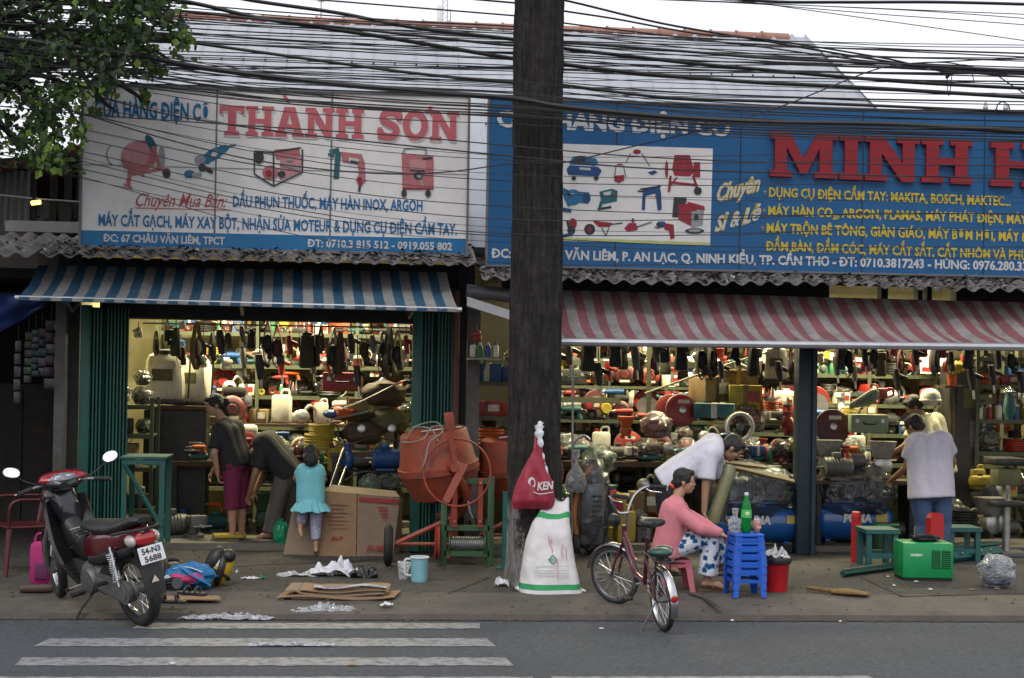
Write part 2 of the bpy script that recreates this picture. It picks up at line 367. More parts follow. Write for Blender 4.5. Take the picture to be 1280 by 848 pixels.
def f(b):
    b.box(((XL+XR)/2, YB+.06, 1.5), (XR-XL, .12, 3.0), plaster)
sp('back_wall', f)
sp('party_wall', lambda b: b.box((XL-.04, (YF+YB)/2, 1.5), (.1, YB-YF-.02, 3.0), plaster))
sp('party_wall', lambda b: b.box((XD+.05, (YF+YB)/2+.3, 1.5), (.1, YB-YF-.7, 3.0), plaster))
sp('party_wall', lambda b: b.box((XR+.06, (YF+YB)/2, 1.5), (.1, YB-YF-.02, 3.0), plaster))
sp('ceiling', lambda b: b.box(((XL+XR)/2, (YF+YB)/2+.2, 3.03), (XR-XL-.02, YB-YF-.5, .05), ceilm))
def f(b):
    b.box((-.97, YF+.17, 2.47), (3.6, .3, .34), mat('lintel_dark', (.02, .02, .019), .8, var=.3), bev=.03)
sp('roller_housing', f)
sp('lintel', lambda b: b.box((-1.0, YF+.1, 2.77), (3.95, .14, .265), drk))
def f(b): b.box((5.0, YF+.1, 2.585), (7.3, .16, .11), drk); b.box((2.95, YF+.1, 2.72), (3.4, .16, .16), drk); b.box((7.3, YF+.1, 2.72), (2.6, .16, .16), drk); [b.box((xx, YF+.1, 2.72), (ww, .14, .16), drk) for xx, ww in ((5.24, .07), (5.62, .05), (5.72, .05))]; b.box((5.1, YF+.12, 2.98), (7.4, .1, .4), dkwall)
sp('lintel', f)
def roof(b):
    ex0, ex1 = -2.84, 6.66
    def fn(u, v):
        x = ex0+(ex1-ex0)*u; k = (x % .26)/.26; bump = .045*max(0, 1-abs(k-.5)/.16)
        return V((x, 16.1+4.4*v, 3.08+3.17*v+bump))
    b.sheet(lambda u, v: V((min(fn(u, v).x, 5.5+(1-v)*1.15), *fn(u, v)[1:])), 430, 12, tinw, False)
    for i in range(300):
        x = ex0+.13+.26*random.randrange(31); v = random.choice((.2, .48, .76))
        b.ell((x, 16.1+4.4*v-.01, 3.08+3.17*v+.04), (.013, .013, .012), drk, n=5, k=3)
sp('roof', roof)
def ridge(b):
    x = -2.9
    while x < 5.2:
        b.lathe([(.115, 0), (.115, .02), (.095, .03), (.088, .36)], tile, (x, 20.5, 6.22), (1, 0, .0), 12, sq=.8); x += .34
sp('ridge_tiles', ridge)
sp('gable_end', lambda b: b.prism([(16.1, 3.02), (20.5, 6.15), (24.9, 3.02)], .03, dkwall, Matrix(((0, 1, 0, 5.35), (1, 0, 0, 0), (0, 0, 1, 0), (0, 0, 0, 1)))))
sp('gable_end', lambda b: b.prism([(16.1, 3.02), (20.5, 6.15), (24.9, 3.02)], .03, dkwall, Matrix(((0, 1, 0, -2.8), (1, 0, 0, 0), (0, 0, 1, 0), (0, 0, 0, 1)))))
def f(b): b.sheet(lambda u, v: V((-2.84+8.3*u, 24.9-4.4*v, 3.08+3.15*v)), 40, 2, tinw, False, thick=.004)
sp('rear_roof', f)
# a run of low fibre-cement eaves below the signs
def eave(x0, x1, zf, litter, seed, y0=15.2, y1=16.25, rise=.26):
    def g(b):
        rnd = random.Random(seed)
        n = int((x1-x0)/.022)
        def fn(u, v):
            x = x0+(x1-x0)*u
            return V((x, y0+(y1-y0)*v+mnoise.noise(V((x*4, seed, 0)))*.03*(1-v), zf+rise*v+.022*sin(x*2*pi/.177)+mnoise.noise(V((x*.6, seed, 5)))*.02))
        b.sheet(fn, n, 4, fibro, True, thick=-.008)
        lm = [mat('leaf_litter', (.06, .04, .025), .9), mat('leaf_litter_pale', (.3, .27, .24), .9), mat('plaster_flake', (.5, .48, .48), .9), mat('leaf_litter_brown', (.12, .075, .045), .9)]
        for i in range(litter):
            u = rnd.random(); v = rnd.random()**1.2*.75; p = fn(u, v)+V((0, 0, .012)); a = rnd.random()*6.28; s = .02+rnd.random()*.035
            d = V((cos(a), sin(a), rnd.uniform(.0, .5))); q = V((-sin(a), cos(a), rnd.uniform(-.2, .4)))
            b.add([p, p+d*s+q*s*.4, p+d*s*1.8, p+d*s-q*s*.4], [(0, 1, 2, 3)], lm[rnd.choice((0, 1, 2, 3, 0, 3, 0, 0))])
    return g
sp('eave', eave(-3.15, .93, 2.845, 1500, 1))
sp('eave', eave(.98, XR, 2.715, 2300, 2))
sp('partition', lambda b: b.box((1.2, 17.45, 1.5), (.62, .05, 3.0), dkwall))
sp('partition', lambda b: b.box((XL-.02, YF-.02, 1.5), (.16, .06, 3.0), dkwall))
sp('partition', lambda b: b.box((.88, YF+.05, 1.5), (.14, .06, 3.0), dkwall))
# beams and posts of the shop fronts
navy = mat('navy_paint', (.018, .035, .052), .45, var=.3, scale=5, dirt=.5, dirtc=(.05, .045, .04))
greenp = mat('green_gate_paint', (.006, .085, .062), .5, var=.25, scale=3, dirt=.45, dirtc=(.02, .04, .032), dscale=4)
sp('post', lambda b: (b.box((P(1006, 560, YF).x, YF, 1.3), (.2, .2, 2.6), navy, bev=.012), b.box((P(1006, 560, YF).x+.06, YF-.115, 1.2), (.035, .03, 2.4), navy)))
def f(b): b.box((XL-.09, YF-.12, 1.35), (.1, .25, 2.7), mat('old_render', (.10, .097, .092), .9, var=.4, scale=5, dirt=.7))
sp('pier', f)
sp('pier', lambda b: b.box((P(590, 500, YF).x, YF-.02, 1.35), (.13, .22, 2.7), mat('old_render', '')))
# folded steel gates
def gate(name, px0, px1, lab):
    x0, x1 = P(px0, 520, YF-.12).x, P(px1, 520, YF-.12).x
    t = thing(name, lab, 'gate', ((x0+x1)/2, YF-.12, 0)); T = Matrix.Translation((-(x0+x1)/2, -(YF-.12), 0)); n = 11; wd = (x1-x0-.14)/n
    b = MB(); b.T = T
    def fn(u, v):
        k = u*n*4; ph = k % 4
        zz = {0: 0, 1: .045, 2: .045, 3: 0}[int(ph) % 4] if True else 0
        return V((x0+.1+(x1-x0-.1)*u, YF-.16+zz, .04+2.36*v))
    b.sheet(fn, n*4, 3, greenp, False, thick=-.003); b.build('folding_leaf', t)
    b = MB(); b.T = T; b.box((x0+.05, YF-.14, 1.22), (.1, .09, 2.4), greenp, bev=.008); b.build('stile', t)
    b = MB(); b.T = T; b.box(((x0+x1)/2+.05, YF-.1, .03), (x1-x0+.1, .06, .03), mat('rust_steel', (.07, .05, .04), .6, metal=.4)); b.build('track', t)
    return t
g1 = gate('folding_gate', 100, 160, 'dark green folded steel gate at the left under the blue striped awning')
g2 = gate('folding_gate', 514, 572, 'green folded steel gate bunched behind the orange cement mixer')
t = thing('downpipe', 'brown rusty downpipe running beside the green gate behind the cement mixer', 'pipe', P(566, 690, YF-.22))
b = MB(); b.tube([(0, 0, -.1), (0, 0, 2.6)], .035, mat('rust_pipe', (.09, .04, .03), .7, var=.4), 10); b.build('pipe', t)
b = MB(); b.tube([(0, 0, 1.2), (0, 0, 1.24)], .045, mat('rust_pipe', ''), 10); b.build('collar', t)
# raised shop floors
flm = mat('shop_floor_tile', (.13, .12, .10), .6, var=.3, scale=3, dirt=.6)
b = MB(); b.box((-1.0, (YF+YB)/2, .035), (XD-XL-.02, YB-YF, .07), flm); tag(b.build('floor'), kind='structure')
b = MB(); b.box((4.74, (YF+YB)/2+.1, .03), (7.3, YB-YF-.2, .06), flm); tag(b.build('floor'), kind='structure')

# ---------------------------------------------------------------- lamps inside
tube = mat('lamp_tube', (1, .96, .78), .4, emit=9, var=0)
def lamp(x, y, z, L, e, lab, colr=(1, .89, .54)):
    t = thing('fluorescent_lamp', lab, 'lamp', (x, y, z))
    b = MB(); b.box((0, 0, .035), (L+.06, .09, .05), mat('lamp_body', (.6, .6, .58), .5), bev=.008); b.build('housing', t)
    b = MB(); b.tube([(-L/2, 0, -.01), (L/2, 0, -.01)], .016, tube, 8); b.build('tube', t)
    l = bpy.data.lights.new('lamp_light', 'AREA'); l.shape = 'RECTANGLE'; l.size = L; l.size_y = .12; l.energy = e; l.color = colr
    o = bpy.data.objects.new('lamp_light', l); col.objects.link(o); o.parent = t; o.location = (0, 0, -.05)
    return t
LA = 66
lamp(-1.9, 17.7, 2.78, 1.2, LA, 'lit tube lamp on the ceiling at the left of the left shop')
lamp(-.35, 17.7, 2.78, 1.2, LA, 'lit tube lamp on the ceiling at the right of the left shop')
lamp(2.4, 17.35, 2.9, 1.2, LA, 'lit tube lamp on the ceiling behind the tree trunk in the right shop')
lamp(3.9, 17.6, 2.9, 1.2, LA, 'lit tube lamp on the ceiling left of the navy post in the right shop')
lamp(5.6, 17.6, 2.9, 1.2, LA*1.1, 'lit tube lamp on the ceiling above the man in jeans')
lamp(7.2, 17.3, 2.9, 1.2, LA*.8, 'lit tube lamp on the ceiling at the far right end of the shop')

# ---------------------------------------------------------------- signboards
sw = mat('sign_white', (.82, .795, .78), .55, var=.06, scale=3, dirt=.22, dirtc=(.3, .28, .27), dscale=2)
sblue = mat('sign_blue', (.003, .10, .27), .5, var=.12, scale=2, dirt=.15, dirtc=(.01, .06, .14))
tblue = mat('letter_blue', (.004, .15, .36), .5, var=.1); tred = mat('letter_red', (.52, .12, .14), .5, var=.12); twhite = mat('letter_white', (.62, .62, .62), .5, var=.1)
tyel = mat('letter_yellow', (.62, .47, .03), .5, var=.12); tdred = mat('letter_dark_red', (.27, .008, .016), .5, var=.15); pscr = mat('letter_script_red', (.42, .07, .07), .5)
fr = mat('sign_frame_grey', (.16, .16, .17), .5, metal=.3)
def X(px, py, dY=0): return P(px, py, YS+dY)
sg = thing('signboard', 'grey white signboard with a large faded red shop name and blue address strip', 'sign', (-1, YS, 2.97)); ST = Matrix.Translation((1, -YS, -2.97))
def spart(root, T, name, fn):
    b = MB(); b.T = T.copy(); fn(b); return b.build(name, root)
x0, x1, z0, z1 = -2.845, .842, 2.972, 4.512
spart(sg, ST, 'board', lambda b: b.box(((x0+x1)/2, YS+.041, (z0+z1)/2), (x1-x0, .08, z1-z0), sw))
def f(b):
    for x in (x0-.012, x1+.012): b.box((x, YS+.035, (z0+z1)/2), (.024, .11, z1-z0+.05), fr)
    for z in (z0-.012, z1+.012): b.box(((x0+x1)/2, YS+.035, z), (x1-x0, .11, .024), fr)
    for p in (270, 414): xx = X(p, 200).x; b.box((xx, YS-.002, (z0+z1)/2), (.016, .005, z1-z0), fr)
    b.box(((x0+x1)/2, YS-.0005, X(300, 211).z), (x1-x0, .003, .012), mat('seam_grey', (.33, .32, .32), .6))
spart(sg, ST, 'frame', f)
bz0, bz1 = z0+.004, X(103, 288).z
spart(sg, ST, 'address_strip', lambda b: b.box(((x0+x1)/2, YS-.001, (bz0+bz1)/2), (x1-x0-.004, .004, bz1-bz0), tblue))
def tx(root, T, s, pa, pb, cap, m, bold=.02, shear=0, lift=.003, space=1.):
    b = MB(); b.T = T.copy(); a, c = X(*pa), X(*pb)
    text(b, s, a, c, cap/ppm(YS), m, bold, lift=lift, shear=shear, space=space); return b.build('lettering', root)
tx(sg, ST, 'CỬA HÀNG ĐIỆN CƠ', (118, 145.5), (262, 151), 21, tblue, .03)
def f(b):
    slab('THÀNH SƠN', X(274, 170), X(573, 177), 37/ppm(YS), tred, b, shad=mat('letter_shadow_pink', (.42, .22, .22), .6)) if False else None
def thanh(b):
    sh = mat('letter_shadow_pale', (.60, .57, .57), .6)
    slab('THANH SON', X(274, 169), X(573, 177), 37/ppm(YS), tred, b, depth=.004, lift=.004, shad=sh)
    k = 1/ppm(YS)
    for poly in ([(-4, 10), (1, 10), (6, 2), (2, 2)],):
        p = X(357, 130); b.prism([(x*k, z*k) for x, z in poly], .006, tred, Matrix.Translation(p+V((0, -.008, 0))))
    p = X(533, 143); b.prism([(x*k, z*k) for x, z in [(0, 0), (6, 4), (8, 10), (3, 10), (2, 6), (-3, 4)]], .006, tred, Matrix.Translation(p+V((0, -.008, 0))))
spart(sg, ST, 'shop_name', thanh)
tx(sg, ST, 'Chuyên Mua Bán:', (170, 258), (284, 259.5), 17, pscr, .004, .45)
spart(sg, ST, 'underline', lambda b: b.box((X(229, 261).x, YS-.004, X(229, 261.5).z), (118/ppm(YS), .003, .008), pscr))
tx(sg, ST, 'DẦU PHUN THUỐC, MÁY HÀN INOX, ARGOH', (291, 258.5), (528, 264), 14, tblue, .025)
tx(sg, ST, 'MÁY CẮT GẠCH, MÁY XAY BỘT, NHẬN SỬA MOTEUR & DỤNG CỤ ĐIỆN CẦM TAY.', (123, 282), (571, 294), 14.5, tblue, .025)
tx(sg, ST, 'ĐC: 67 CHÂU VĂN LIÊM, TPCT', (130, 302), (281, 306), 9.5, twhite, .03, lift=.006)
tx(sg, ST, 'ĐT: 0710.3 815 512 - 0919.055 802', (385, 308.5), (565, 313), 9.5, twhite, .03, lift=.006)

# pictures painted on the signs: flat silhouettes in a few colours
PC = {'r': mat('print_red', (.46, .15, .16), .5, var=.2, scale=20), 'R': mat('print_dark_red', (.30, .012, .03), .5, var=.25, scale=20), 'b': mat('print_blue', (.01, .15, .30), .5, var=.25, scale=20), 'B': mat('print_deep_blue', (.006, .06, .2), .5, var=.3, scale=20),
      'k': mat('print_black', (.025, .03, .035), .5, var=.3), 'g': mat('print_grey', (.30, .31, .33), .5, var=.2, scale=20), 't': mat('print_teal', (.012, .12, .14), .5, var=.2), 'w': mat('print_white', (.56, .55, .55), .5), 'p': mat('print_pink', (.55, .25, .27), .5, var=.15, scale=20), 'y': mat('print_lime', (.5, .55, .2), .5)}
def el(cx, cy, rx, ry, n=18, a0=0, a1=360, rot=0):
    o = []; c_, s_ = cos(radians(rot)), sin(radians(rot))
    for i in range(n+(0 if a1-a0 >= 360 else 1)):
        a = radians(a0+(a1-a0)*i/n); x, y = rx*cos(a), ry*sin(a); o.append((cx+x*c_-y*s_, cy+x*s_+y*c_))
    return o
def bar(x0, y0, x1, y1, w_):
    d = V((x1-x0, y1-y0, 0)).normalized()*w_/2; return [(x0-d.y, y0+d.x), (x1-d.y, y1+d.x), (x1+d.y, y1-d.x), (x0+d.y, y0-d.x)]
import mathutils.geometry as mgeo
def picture(root, T, items, name='printed_picture'):
    b = MB(); b.T = T.copy()
    for i, (c, poly) in enumerate(items):
        tri = mgeo.tessellate_polygon([[V((x, y, 0)) for x, y in poly]]); off = V((0, -.004-.0009*i, 0))
        b.add([X(x, y)+off for x, y in poly], [tuple(q) for q in tri], PC[c])
    o = b.build(name, root); return o
def mixer(x, y, s, c, c2):
    e = lambda *a, **k: [(x+p*s, y+q*s) for p, q in el(*a, **k)]; q = lambda *a: [(x+p*s, y+r_*s) for p, r_ in bar(*a)]
    return [(c, q(-10, 8, -13, 36, 5)), (c, q(-12, 22, 30, 14, 4)), (c, q(-10, 12, 6, 24, 3)), (c, e(0, 0, 22, 19, rot=-20)), (c2, e(-4, -6, 17, 12, rot=-20)), ('t', e(14, -16, 5, 11, rot=-30)), ('g', e(27, 2, 4, 14)), (c, q(17, -12, 25, 14, 4)), (c, q(22, 12, 34, 18, 4)), ('k', e(33, 20, 4.5, 6)), ('k', e(-30, -2, 9, 12, a0=100, a1=250) + e(-30, -2, 8, 11, a0=100, a1=250)[::-1]), (c, q(-18, 33, -8, 38, 3)), ('p', e(2, 4, 10, 7, rot=-20))]
picture(sg, ST, mixer(174, 196, 1.05, 'r', 'p'))
picture(sg, ST, [('b', [(252, 196), (263, 187), (281, 181), (288, 183), (284, 189), (272, 199), (258, 205), (250, 203)]), ('k', bar(284, 184, 295, 181, 2)), ('g', el(250, 200, 7, 6)), ('b', el(237, 218, 7, 5)), ('g', bar(240, 219, 252, 219, 5)), ('k', bar(251, 207, 266, 216, 5)), ('k', el(253, 210, 5, 5)), ('b', bar(258, 204, 268, 192, 6)), ('w', el(268, 193, 5, 3, rot=-35))])
picture(sg, ST, [('r', [(343, 187), (374, 186), (376, 196), (345, 200)]), ('p', [(350, 200), (377, 196), (376, 215), (350, 226)]), ('r', el(338, 216, 10, 9)), ('k', bar(318, 190, 318, 218, 2)), ('k', bar(318, 189, 342, 191, 2)), ('k', bar(342, 190, 342, 232, 2)), ('k', bar(342, 190, 376, 185, 2)), ('k', bar(378, 187, 378, 215, 2)), ('k', bar(342, 233, 378, 216, 2)), ('k', bar(318, 218, 342, 233, 2)), ('k', el(324, 197, 6, 8)), ('g', bar(350, 205, 374, 212, 3)), ('k', el(352, 218, 5, 4)), ('R', el(336, 217, 4, 4)), ('g', el(362, 200, 4, 2))])
picture(sg, ST, [('t', bar(412, 191, 424, 188, 7)), ('t', bar(423, 190, 420, 224, 7)), ('r', [(426, 190), (452, 193), (456, 203), (450, 206), (428, 203)]), ('r', [(446, 203), (456, 203), (457, 228), (448, 232), (445, 226), (449, 216)]), ('k', bar(450, 230, 449, 240, 3)), ('w', [(436, 197), (449, 199), (448, 205), (436, 203)]), ('k', bar(438, 202, 448, 204, 3)), ('t', bar(410, 193, 418, 196, 3)), ('R', bar(449, 222, 451, 232, 5))])
picture(sg, ST, [('g', bar(506, 186, 532, 186, 2)), ('g', bar(506, 186, 503, 195, 3)), ('g', bar(532, 186, 533, 195, 3)), ('r', [(502, 193), (542, 195), (542, 236), (503, 237)]), ('p', [(512, 200), (532, 200), (532, 214), (512, 214)]), ('k', bar(528, 199, 540, 198, 3)), ('k', el(523, 220, 6, 5)), ('g', el(524, 220, 3, 3)), ('k', bar(512, 213, 531, 214, 2)), ('g', bar(526, 226, 529, 233, 3)), ('k', el(505, 242, 3.5, 5)), ('k', el(535, 242, 3.5, 5)), ('R', bar(503, 236, 542, 236, 2))])

sg2 = thing('signboard', 'long blue machine shop signboard with raised dark red shop name and yellow lists', 'sign', (4.5, YS, 2.87)); S2 = Matrix.Translation((-4.5, -YS, -2.87))
X0, X1, Z0, Z1 = 1.057, XR, 2.875, 4.50
spart(sg2, S2, 'board', lambda b: b.box(((X0+X1)/2, YS+.041, (Z0+Z1)/2), (X1-X0, .08, Z1-Z0), sblue))
def f(b):
    for x in (X0-.01, X1+.01): b.box((x, YS+.04, (Z0+Z1)/2), (.02, .1, Z1-Z0+.04), fr)
    for z in (Z0-.01, Z1+.01): b.box(((X0+X1)/2, YS+.04, z), (X1-X0, .1, .02), fr)
    for p in (770, 925, 1078, 1230, 1380): b.box((X(p, 250).x, YS-.001, (Z0+Z1)/2), (.012, .004, Z1-Z0), mat('seam_navy', (.004, .03, .08), .6))
spart(sg2, S2, 'frame', f)
tx(sg2, S2, 'CỬA HÀNG ĐIỆN CƠ', (621, 158), (912, 170), 20.5, twhite, .04)
def f(b):
    p = [X(690, 179.5), X(891, 186), X(887.5, 307), X(690, 301)]
    b.add([q+V((0, -.004, 0)) for q in p]+[q for q in p], [(0, 3, 2, 1), (0, 1, 5, 4), (1, 2, 6, 5), (2, 3, 7, 6), (3, 0, 4, 7)], sw)
    b.add([X(690, 296.5)+V((0, -.006, 0)), X(887, 303.5)+V((0, -.006, 0)), X(887, 306.5)+V((0, -.006, 0)), X(690, 300.5)+V((0, -.006, 0))], [(0, 3, 2, 1)], PC['y'])
spart(sg2, S2, 'picture_panel', f)
S2p = S2 @ Matrix.Translation((0, -.004, 0))
q1 = [('B', [(708, 212), (712, 207), (748, 209), (752, 214), (748, 221), (710, 219)]), ('b', [(712, 203), (716, 196), (730, 195), (745, 199), (748, 207), (712, 206)]), ('k', el(725, 200, 7, 5)), ('b', el(742, 203, 5, 5)), ('k', el(717, 223, 3, 3)), ('k', el(745, 223, 3, 3)), ('w', bar(724, 211, 738, 212, 3))]
picture(sg2, S2p, q1)
picture(sg2, S2p, [('R', bar(771, 206, 778, 206, 2)), ('k', bar(770, 207, 768, 222, 1)), ('k', bar(779, 207, 782, 222, 1)), ('R', [(767, 220), (780, 219), (780, 226), (774, 229), (768, 227)])])
picture(sg2, S2p, [('R', el(796, 190, 5, 3)), ('k', bar(788, 192, 782, 204, 1)), ('k', bar(802, 192, 812, 208, 1)), ('B', [(809, 216), (818, 213), (822, 216), (815, 219)])])
picture(sg2, S2p, [(('R' if c in 'rp' else c), poly) for c, poly in [('r', [(843, 194), (862, 194), (868, 215), (862, 221), (843, 220), (840, 212)]), ('p', [(845, 196), (860, 196), (863, 204), (843, 206)]), ('r', [(867, 203), (875, 203), (875, 222), (866, 222)]), ('r', bar(836, 228, 872, 232, 3)), ('r', bar(838, 220, 836, 240, 3)), ('r', bar(866, 220, 872, 238, 3)), ('k', el(872, 239, 5, 5)), ('r', el(833, 212, 2, 11)), ('r', bar(838, 232, 846, 222, 2))]])
picture(sg2, S2p, [('b', el(716, 247, 11, 10)), ('b', bar(716, 246, 736, 248, 14)), ('B', el(733, 248, 5, 7)), ('k', el(708, 244, 4, 7)), ('B', bar(703, 262, 714, 264, 5)), ('b', bar(704, 236, 712, 258, 5)), ('w', bar(714, 243, 718, 243, 2))])
picture(sg2, S2p, [('t', [(749, 240), (765, 236), (772, 239), (771, 252), (752, 256)]), ('w', [(754, 241), (764, 239), (763, 244), (755, 245)]), ('k', bar(747, 262, 764, 259, 3)), ('t', bar(752, 252, 749, 262, 4)), ('R', bar(768, 244, 771, 244, 2))])
picture(sg2, S2p, [('B', [(803, 236), (824, 232), (826, 240), (805, 246)]), ('k', bar(797, 239, 805, 240, 2)), ('B', bar(805, 242, 804, 263, 4)), ('B', [(819, 240), (826, 240), (827, 262), (822, 264)]), ('R', bar(819, 245, 821, 248, 2)), ('k', bar(800, 237, 826, 233, 2))])
picture(sg2, S2p, [('k', [(842, 247), (858, 247), (858, 252), (848, 272), (840, 272)]), ('R', [(848, 256), (866, 254), (872, 258), (866, 284), (848, 275)]), ('g', [(864, 265), (880, 262), (878, 282), (864, 285)]), ('R', [(858, 252), (880, 258), (881, 263), (866, 262)]), ('k', el(868, 289, 12, 3.5)), ('g', el(868, 288.5, 8, 1.8)), ('k', el(870, 272, 3, 4))])
picture(sg2, S2p, [('R', el(716, 280, 5, 7)), ('k', el(714, 288, 5, 6)), ('B', bar(700, 296, 716, 293, 4)), ('k', bar(709, 276, 712, 290, 3))])
picture(sg2, S2p, [('k', el(737, 287, 7, 7)), ('R', el(737, 287, 3, 3)), ('R', [(740, 276), (766, 279), (762, 284), (748, 284)]), ('k', bar(762, 281, 778, 279, 1.5)), ('k', bar(752, 285, 757, 295, 1.2)), ('k', bar(757, 295, 761, 285, 1.2))])
picture(sg2, S2p, [('R', [(780, 286), (786, 279), (795, 279), (797, 288), (784, 290)]), ('k', bar(796, 284, 814, 278, 2)), ('R', el(791, 276, 2, 3)), ('g', bar(798, 283, 815, 278, 1))])
picture(sg2, S2p, [('k', el(826, 281, 6, 4)), ('R', [(830, 279), (842, 281), (843, 298), (838, 300), (836, 289), (830, 287)]), ('B', el(828, 280, 4, 3)), ('k', bar(818, 284, 824, 286, 1.5))])
for s, pa, pb, cap in (('Chuyên', (896, 252), (950, 238), 21), ('Sỉ & Lẻ', (893, 290), (951, 274), 19)):
    b = MB(); b.T = S2.copy(); a, c = X(*pa), X(*pb)
    text(b, s, a, c, cap/ppm(YS), tyel, .055, lift=.003, shear=.4); text(b, s, a, c, cap/ppm(YS), twhite, .012, lift=.007, shear=.4); b.build('lettering', sg2)
def f(b):
    sh = mat('letter_side_blue', (.003, .04, .10), .6)
    slab('MINH', X(961, 221), X(1213, 231.5), 57/ppm(YS), tdred, b, depth=.05, lift=.002)
    slab('H', X(1236, 233), X(1303, 236), 57/ppm(YS), tdred, b, depth=.05, lift=.002)
spart(sg2, S2, 'shop_name', f)
for s, pa, pb, cap in (('DỤNG CỤ ĐIỆN CẦM TAY: MAKITA, BOSCH, MAKTEC...', (961, 246), (1263, 257.5), 12), ('MÁY HÀN CO₂, ARGON, PLAMAS, MÁY PHÁT ĐIỆN, MÁY', (960, 269), (1284, 280), 12),
                       ('MÁY TRỘN BÊ TÔNG, GIÀN GIÁO, MÁY BƠM HƠI, MÁY B', (958, 291), (1284, 302), 12.5), ('ĐẦM BÀN, ĐẦM CÓC, MÁY CẮT SẮT, CẮT NHÔM VÀ PHỤ', (958, 313), (1284, 325), 12)):
    tx(sg2, S2, s, pa, pb, cap, tyel, .03)
    if s[0] in 'DM': tx(sg2, S2, '*', (pa[0]-7, pa[1]+1), (pa[0]-3, pa[1]+1.2), 9, tyel, .02)
tx(sg2, S2, 'ĐC: 67 CHÂU VĂN LIÊM, P. AN LẠC, Q. NINH KIỀU, TP. CẦN THƠ - ĐT: 0710.3817243 - HÙNG: 0976.280.33', (615, 322), (1284, 338.5), 11.5, twhite, .035)
# props holding the signs off the roof
for x in (X0+.4, X0+2.2, X0+4, X0+5.8):
    spart(sg2, S2, 'strut', lambda b: b.tube([(x, YS+1.1, 3.55), (x, YS+.12, Z1-.1), (x, YS+.12, Z0-.05)], .022, fr, 6))
for x in (x0+.4, x0+1.8, x1-.4):
    spart(sg, ST, 'strut', lambda b: b.tube([(x, YS+1.1, 3.55), (x, YS+.12, z1-.1), (x, YS+.12, z0-.1)], .022, fr, 6))

# ---------------------------------------------------------------- awnings
abl = mat('awning_blue', (.030, .115, .21), .75, var=.2, scale=6, dirt=.5, dirtc=(.04, .09, .12), dscale=4, trans=.3)
agr = mat('awning_white', (.30, .30, .30), .75, var=.2, scale=6, dirt=.6, dirtc=(.16, .15, .14), dscale=4, trans=.18)
ard = mat('awning_red', (.27, .10, .115), .75, var=.3, scale=6, dirt=.8, dirtc=(.17, .11, .105), dscale=4, trans=.18)
apk = mat('awning_offwhite', (.33, .31, .305), .75, var=.25, scale=6, dirt=.85, dirtc=(.17, .145, .135), dscale=4, trans=.18)
alu = mat('aluminium_bar', (.42, .44, .46), .4, metal=.7, var=.15)
pole = mat('grey_steel', (.16, .17, .18), .5, metal=.5, var=.2)
def awning(label, fl, fr_, br, bl, yf, yb, per, c1, c2, off=0., sag=.05):
    A, B_, C, D = P(*fl, yf), P(*fr_, yf), P(*br, yb), P(*bl, yb)
    o = (A+B_)/2; t = thing('awning', label, 'awning', o); T = Matrix.Translation(-o); n = per*2*3
    def fn(u, v):
        p = (A*(1-u)+B_*u)*(1-v)+(D*(1-u)+C*u)*v
        p.z -= sag*sin(pi*v)*(.6+.4*sin(u*37)**2)+mnoise.noise(V((u*22, v*3, off)))*.022*sin(pi*v); return p
    b = MB(); b.T = T; b.sheet(fn, n, 9, c1, True, thick=-.003, mfn=lambda i, j: (c1 if (i//3+int(off)) % 2 == 0 else c2)); b.build('canopy', t)
    b = MB(); b.T = T   # little hanging hem
    b.sheet(lambda u, v: A*(1-u)+B_*u + V((0, -.012-.006*sin(u*90), -.03*v)), n, 1, c1, True, thick=.002, mfn=lambda i, j: (c1 if (i//3+int(off)) % 2 == 0 else c2)); (b.build('hem', t) if c1 is abl else None)
    b = MB(); b.T = T; e = (B_-A).normalized()*.04; dz = V((0, .015, -.01))
    b.tube([A-e+dz, B_+e+dz], .024 if c1 is abl else .036, alu, 8); b.build('front_bar', t)
    for u in (.1, .5, .9):
        b = MB(); b.T = T; p = A*(1-u)+B_*u+dz; q = D*(1-u)+C*u+V((0, .05, -.35)); mid = (p+q)/2+V((0, 0, -.1)); b.tube([p, mid, q], .016, pole, 6); b.build('folding_arm', t)
    return t
awning('blue and grey white striped canvas awning over the left shop', (24, 371), (572, 386), (558, 341), (48, 332), 14.7, 16.0, 21, abl, agr)
awning('red and off white striped canvas awning over the right shop', (671, 426), (1429, 434.5), (1350, 380.5), (655, 362), 14.5, 15.8, 30, ard, apk, 1., .12)
t = thing('awning_roller', 'rolled metal tube and slanted white tin flashing beside the tree trunk above the passage', 'awning', P(612, 375, 15.6))
b = MB(); b.T = Matrix.Translation(-P(612, 375, 15.6)); b.tube([P(583, 364, 15.7), P(660, 372, 15.7)], .07, pole, 12); b.build('roller', t)
b = MB(); b.T = Matrix.Translation(-P(612, 375, 15.6)); A, B_ = P(584, 371, 15.3), P(650, 392, 15.3); b.add([A, B_, B_+V((0, 0, -.09)), A+V((0, 0, -.09)), A+V((0, .1, 0)), B_+V((0, .1, 0)), B_+V((0, .1, -.09)), A+V((0, .1, -.09))], [(0, 3, 2, 1), (4, 5, 6, 7), (0, 1, 5, 4), (3, 7, 6, 2), (0, 4, 7, 3), (1, 2, 6, 5)], mat('white_tin', (.4, .41, .43), .5, dirt=.3)); b.build('flashing', t)

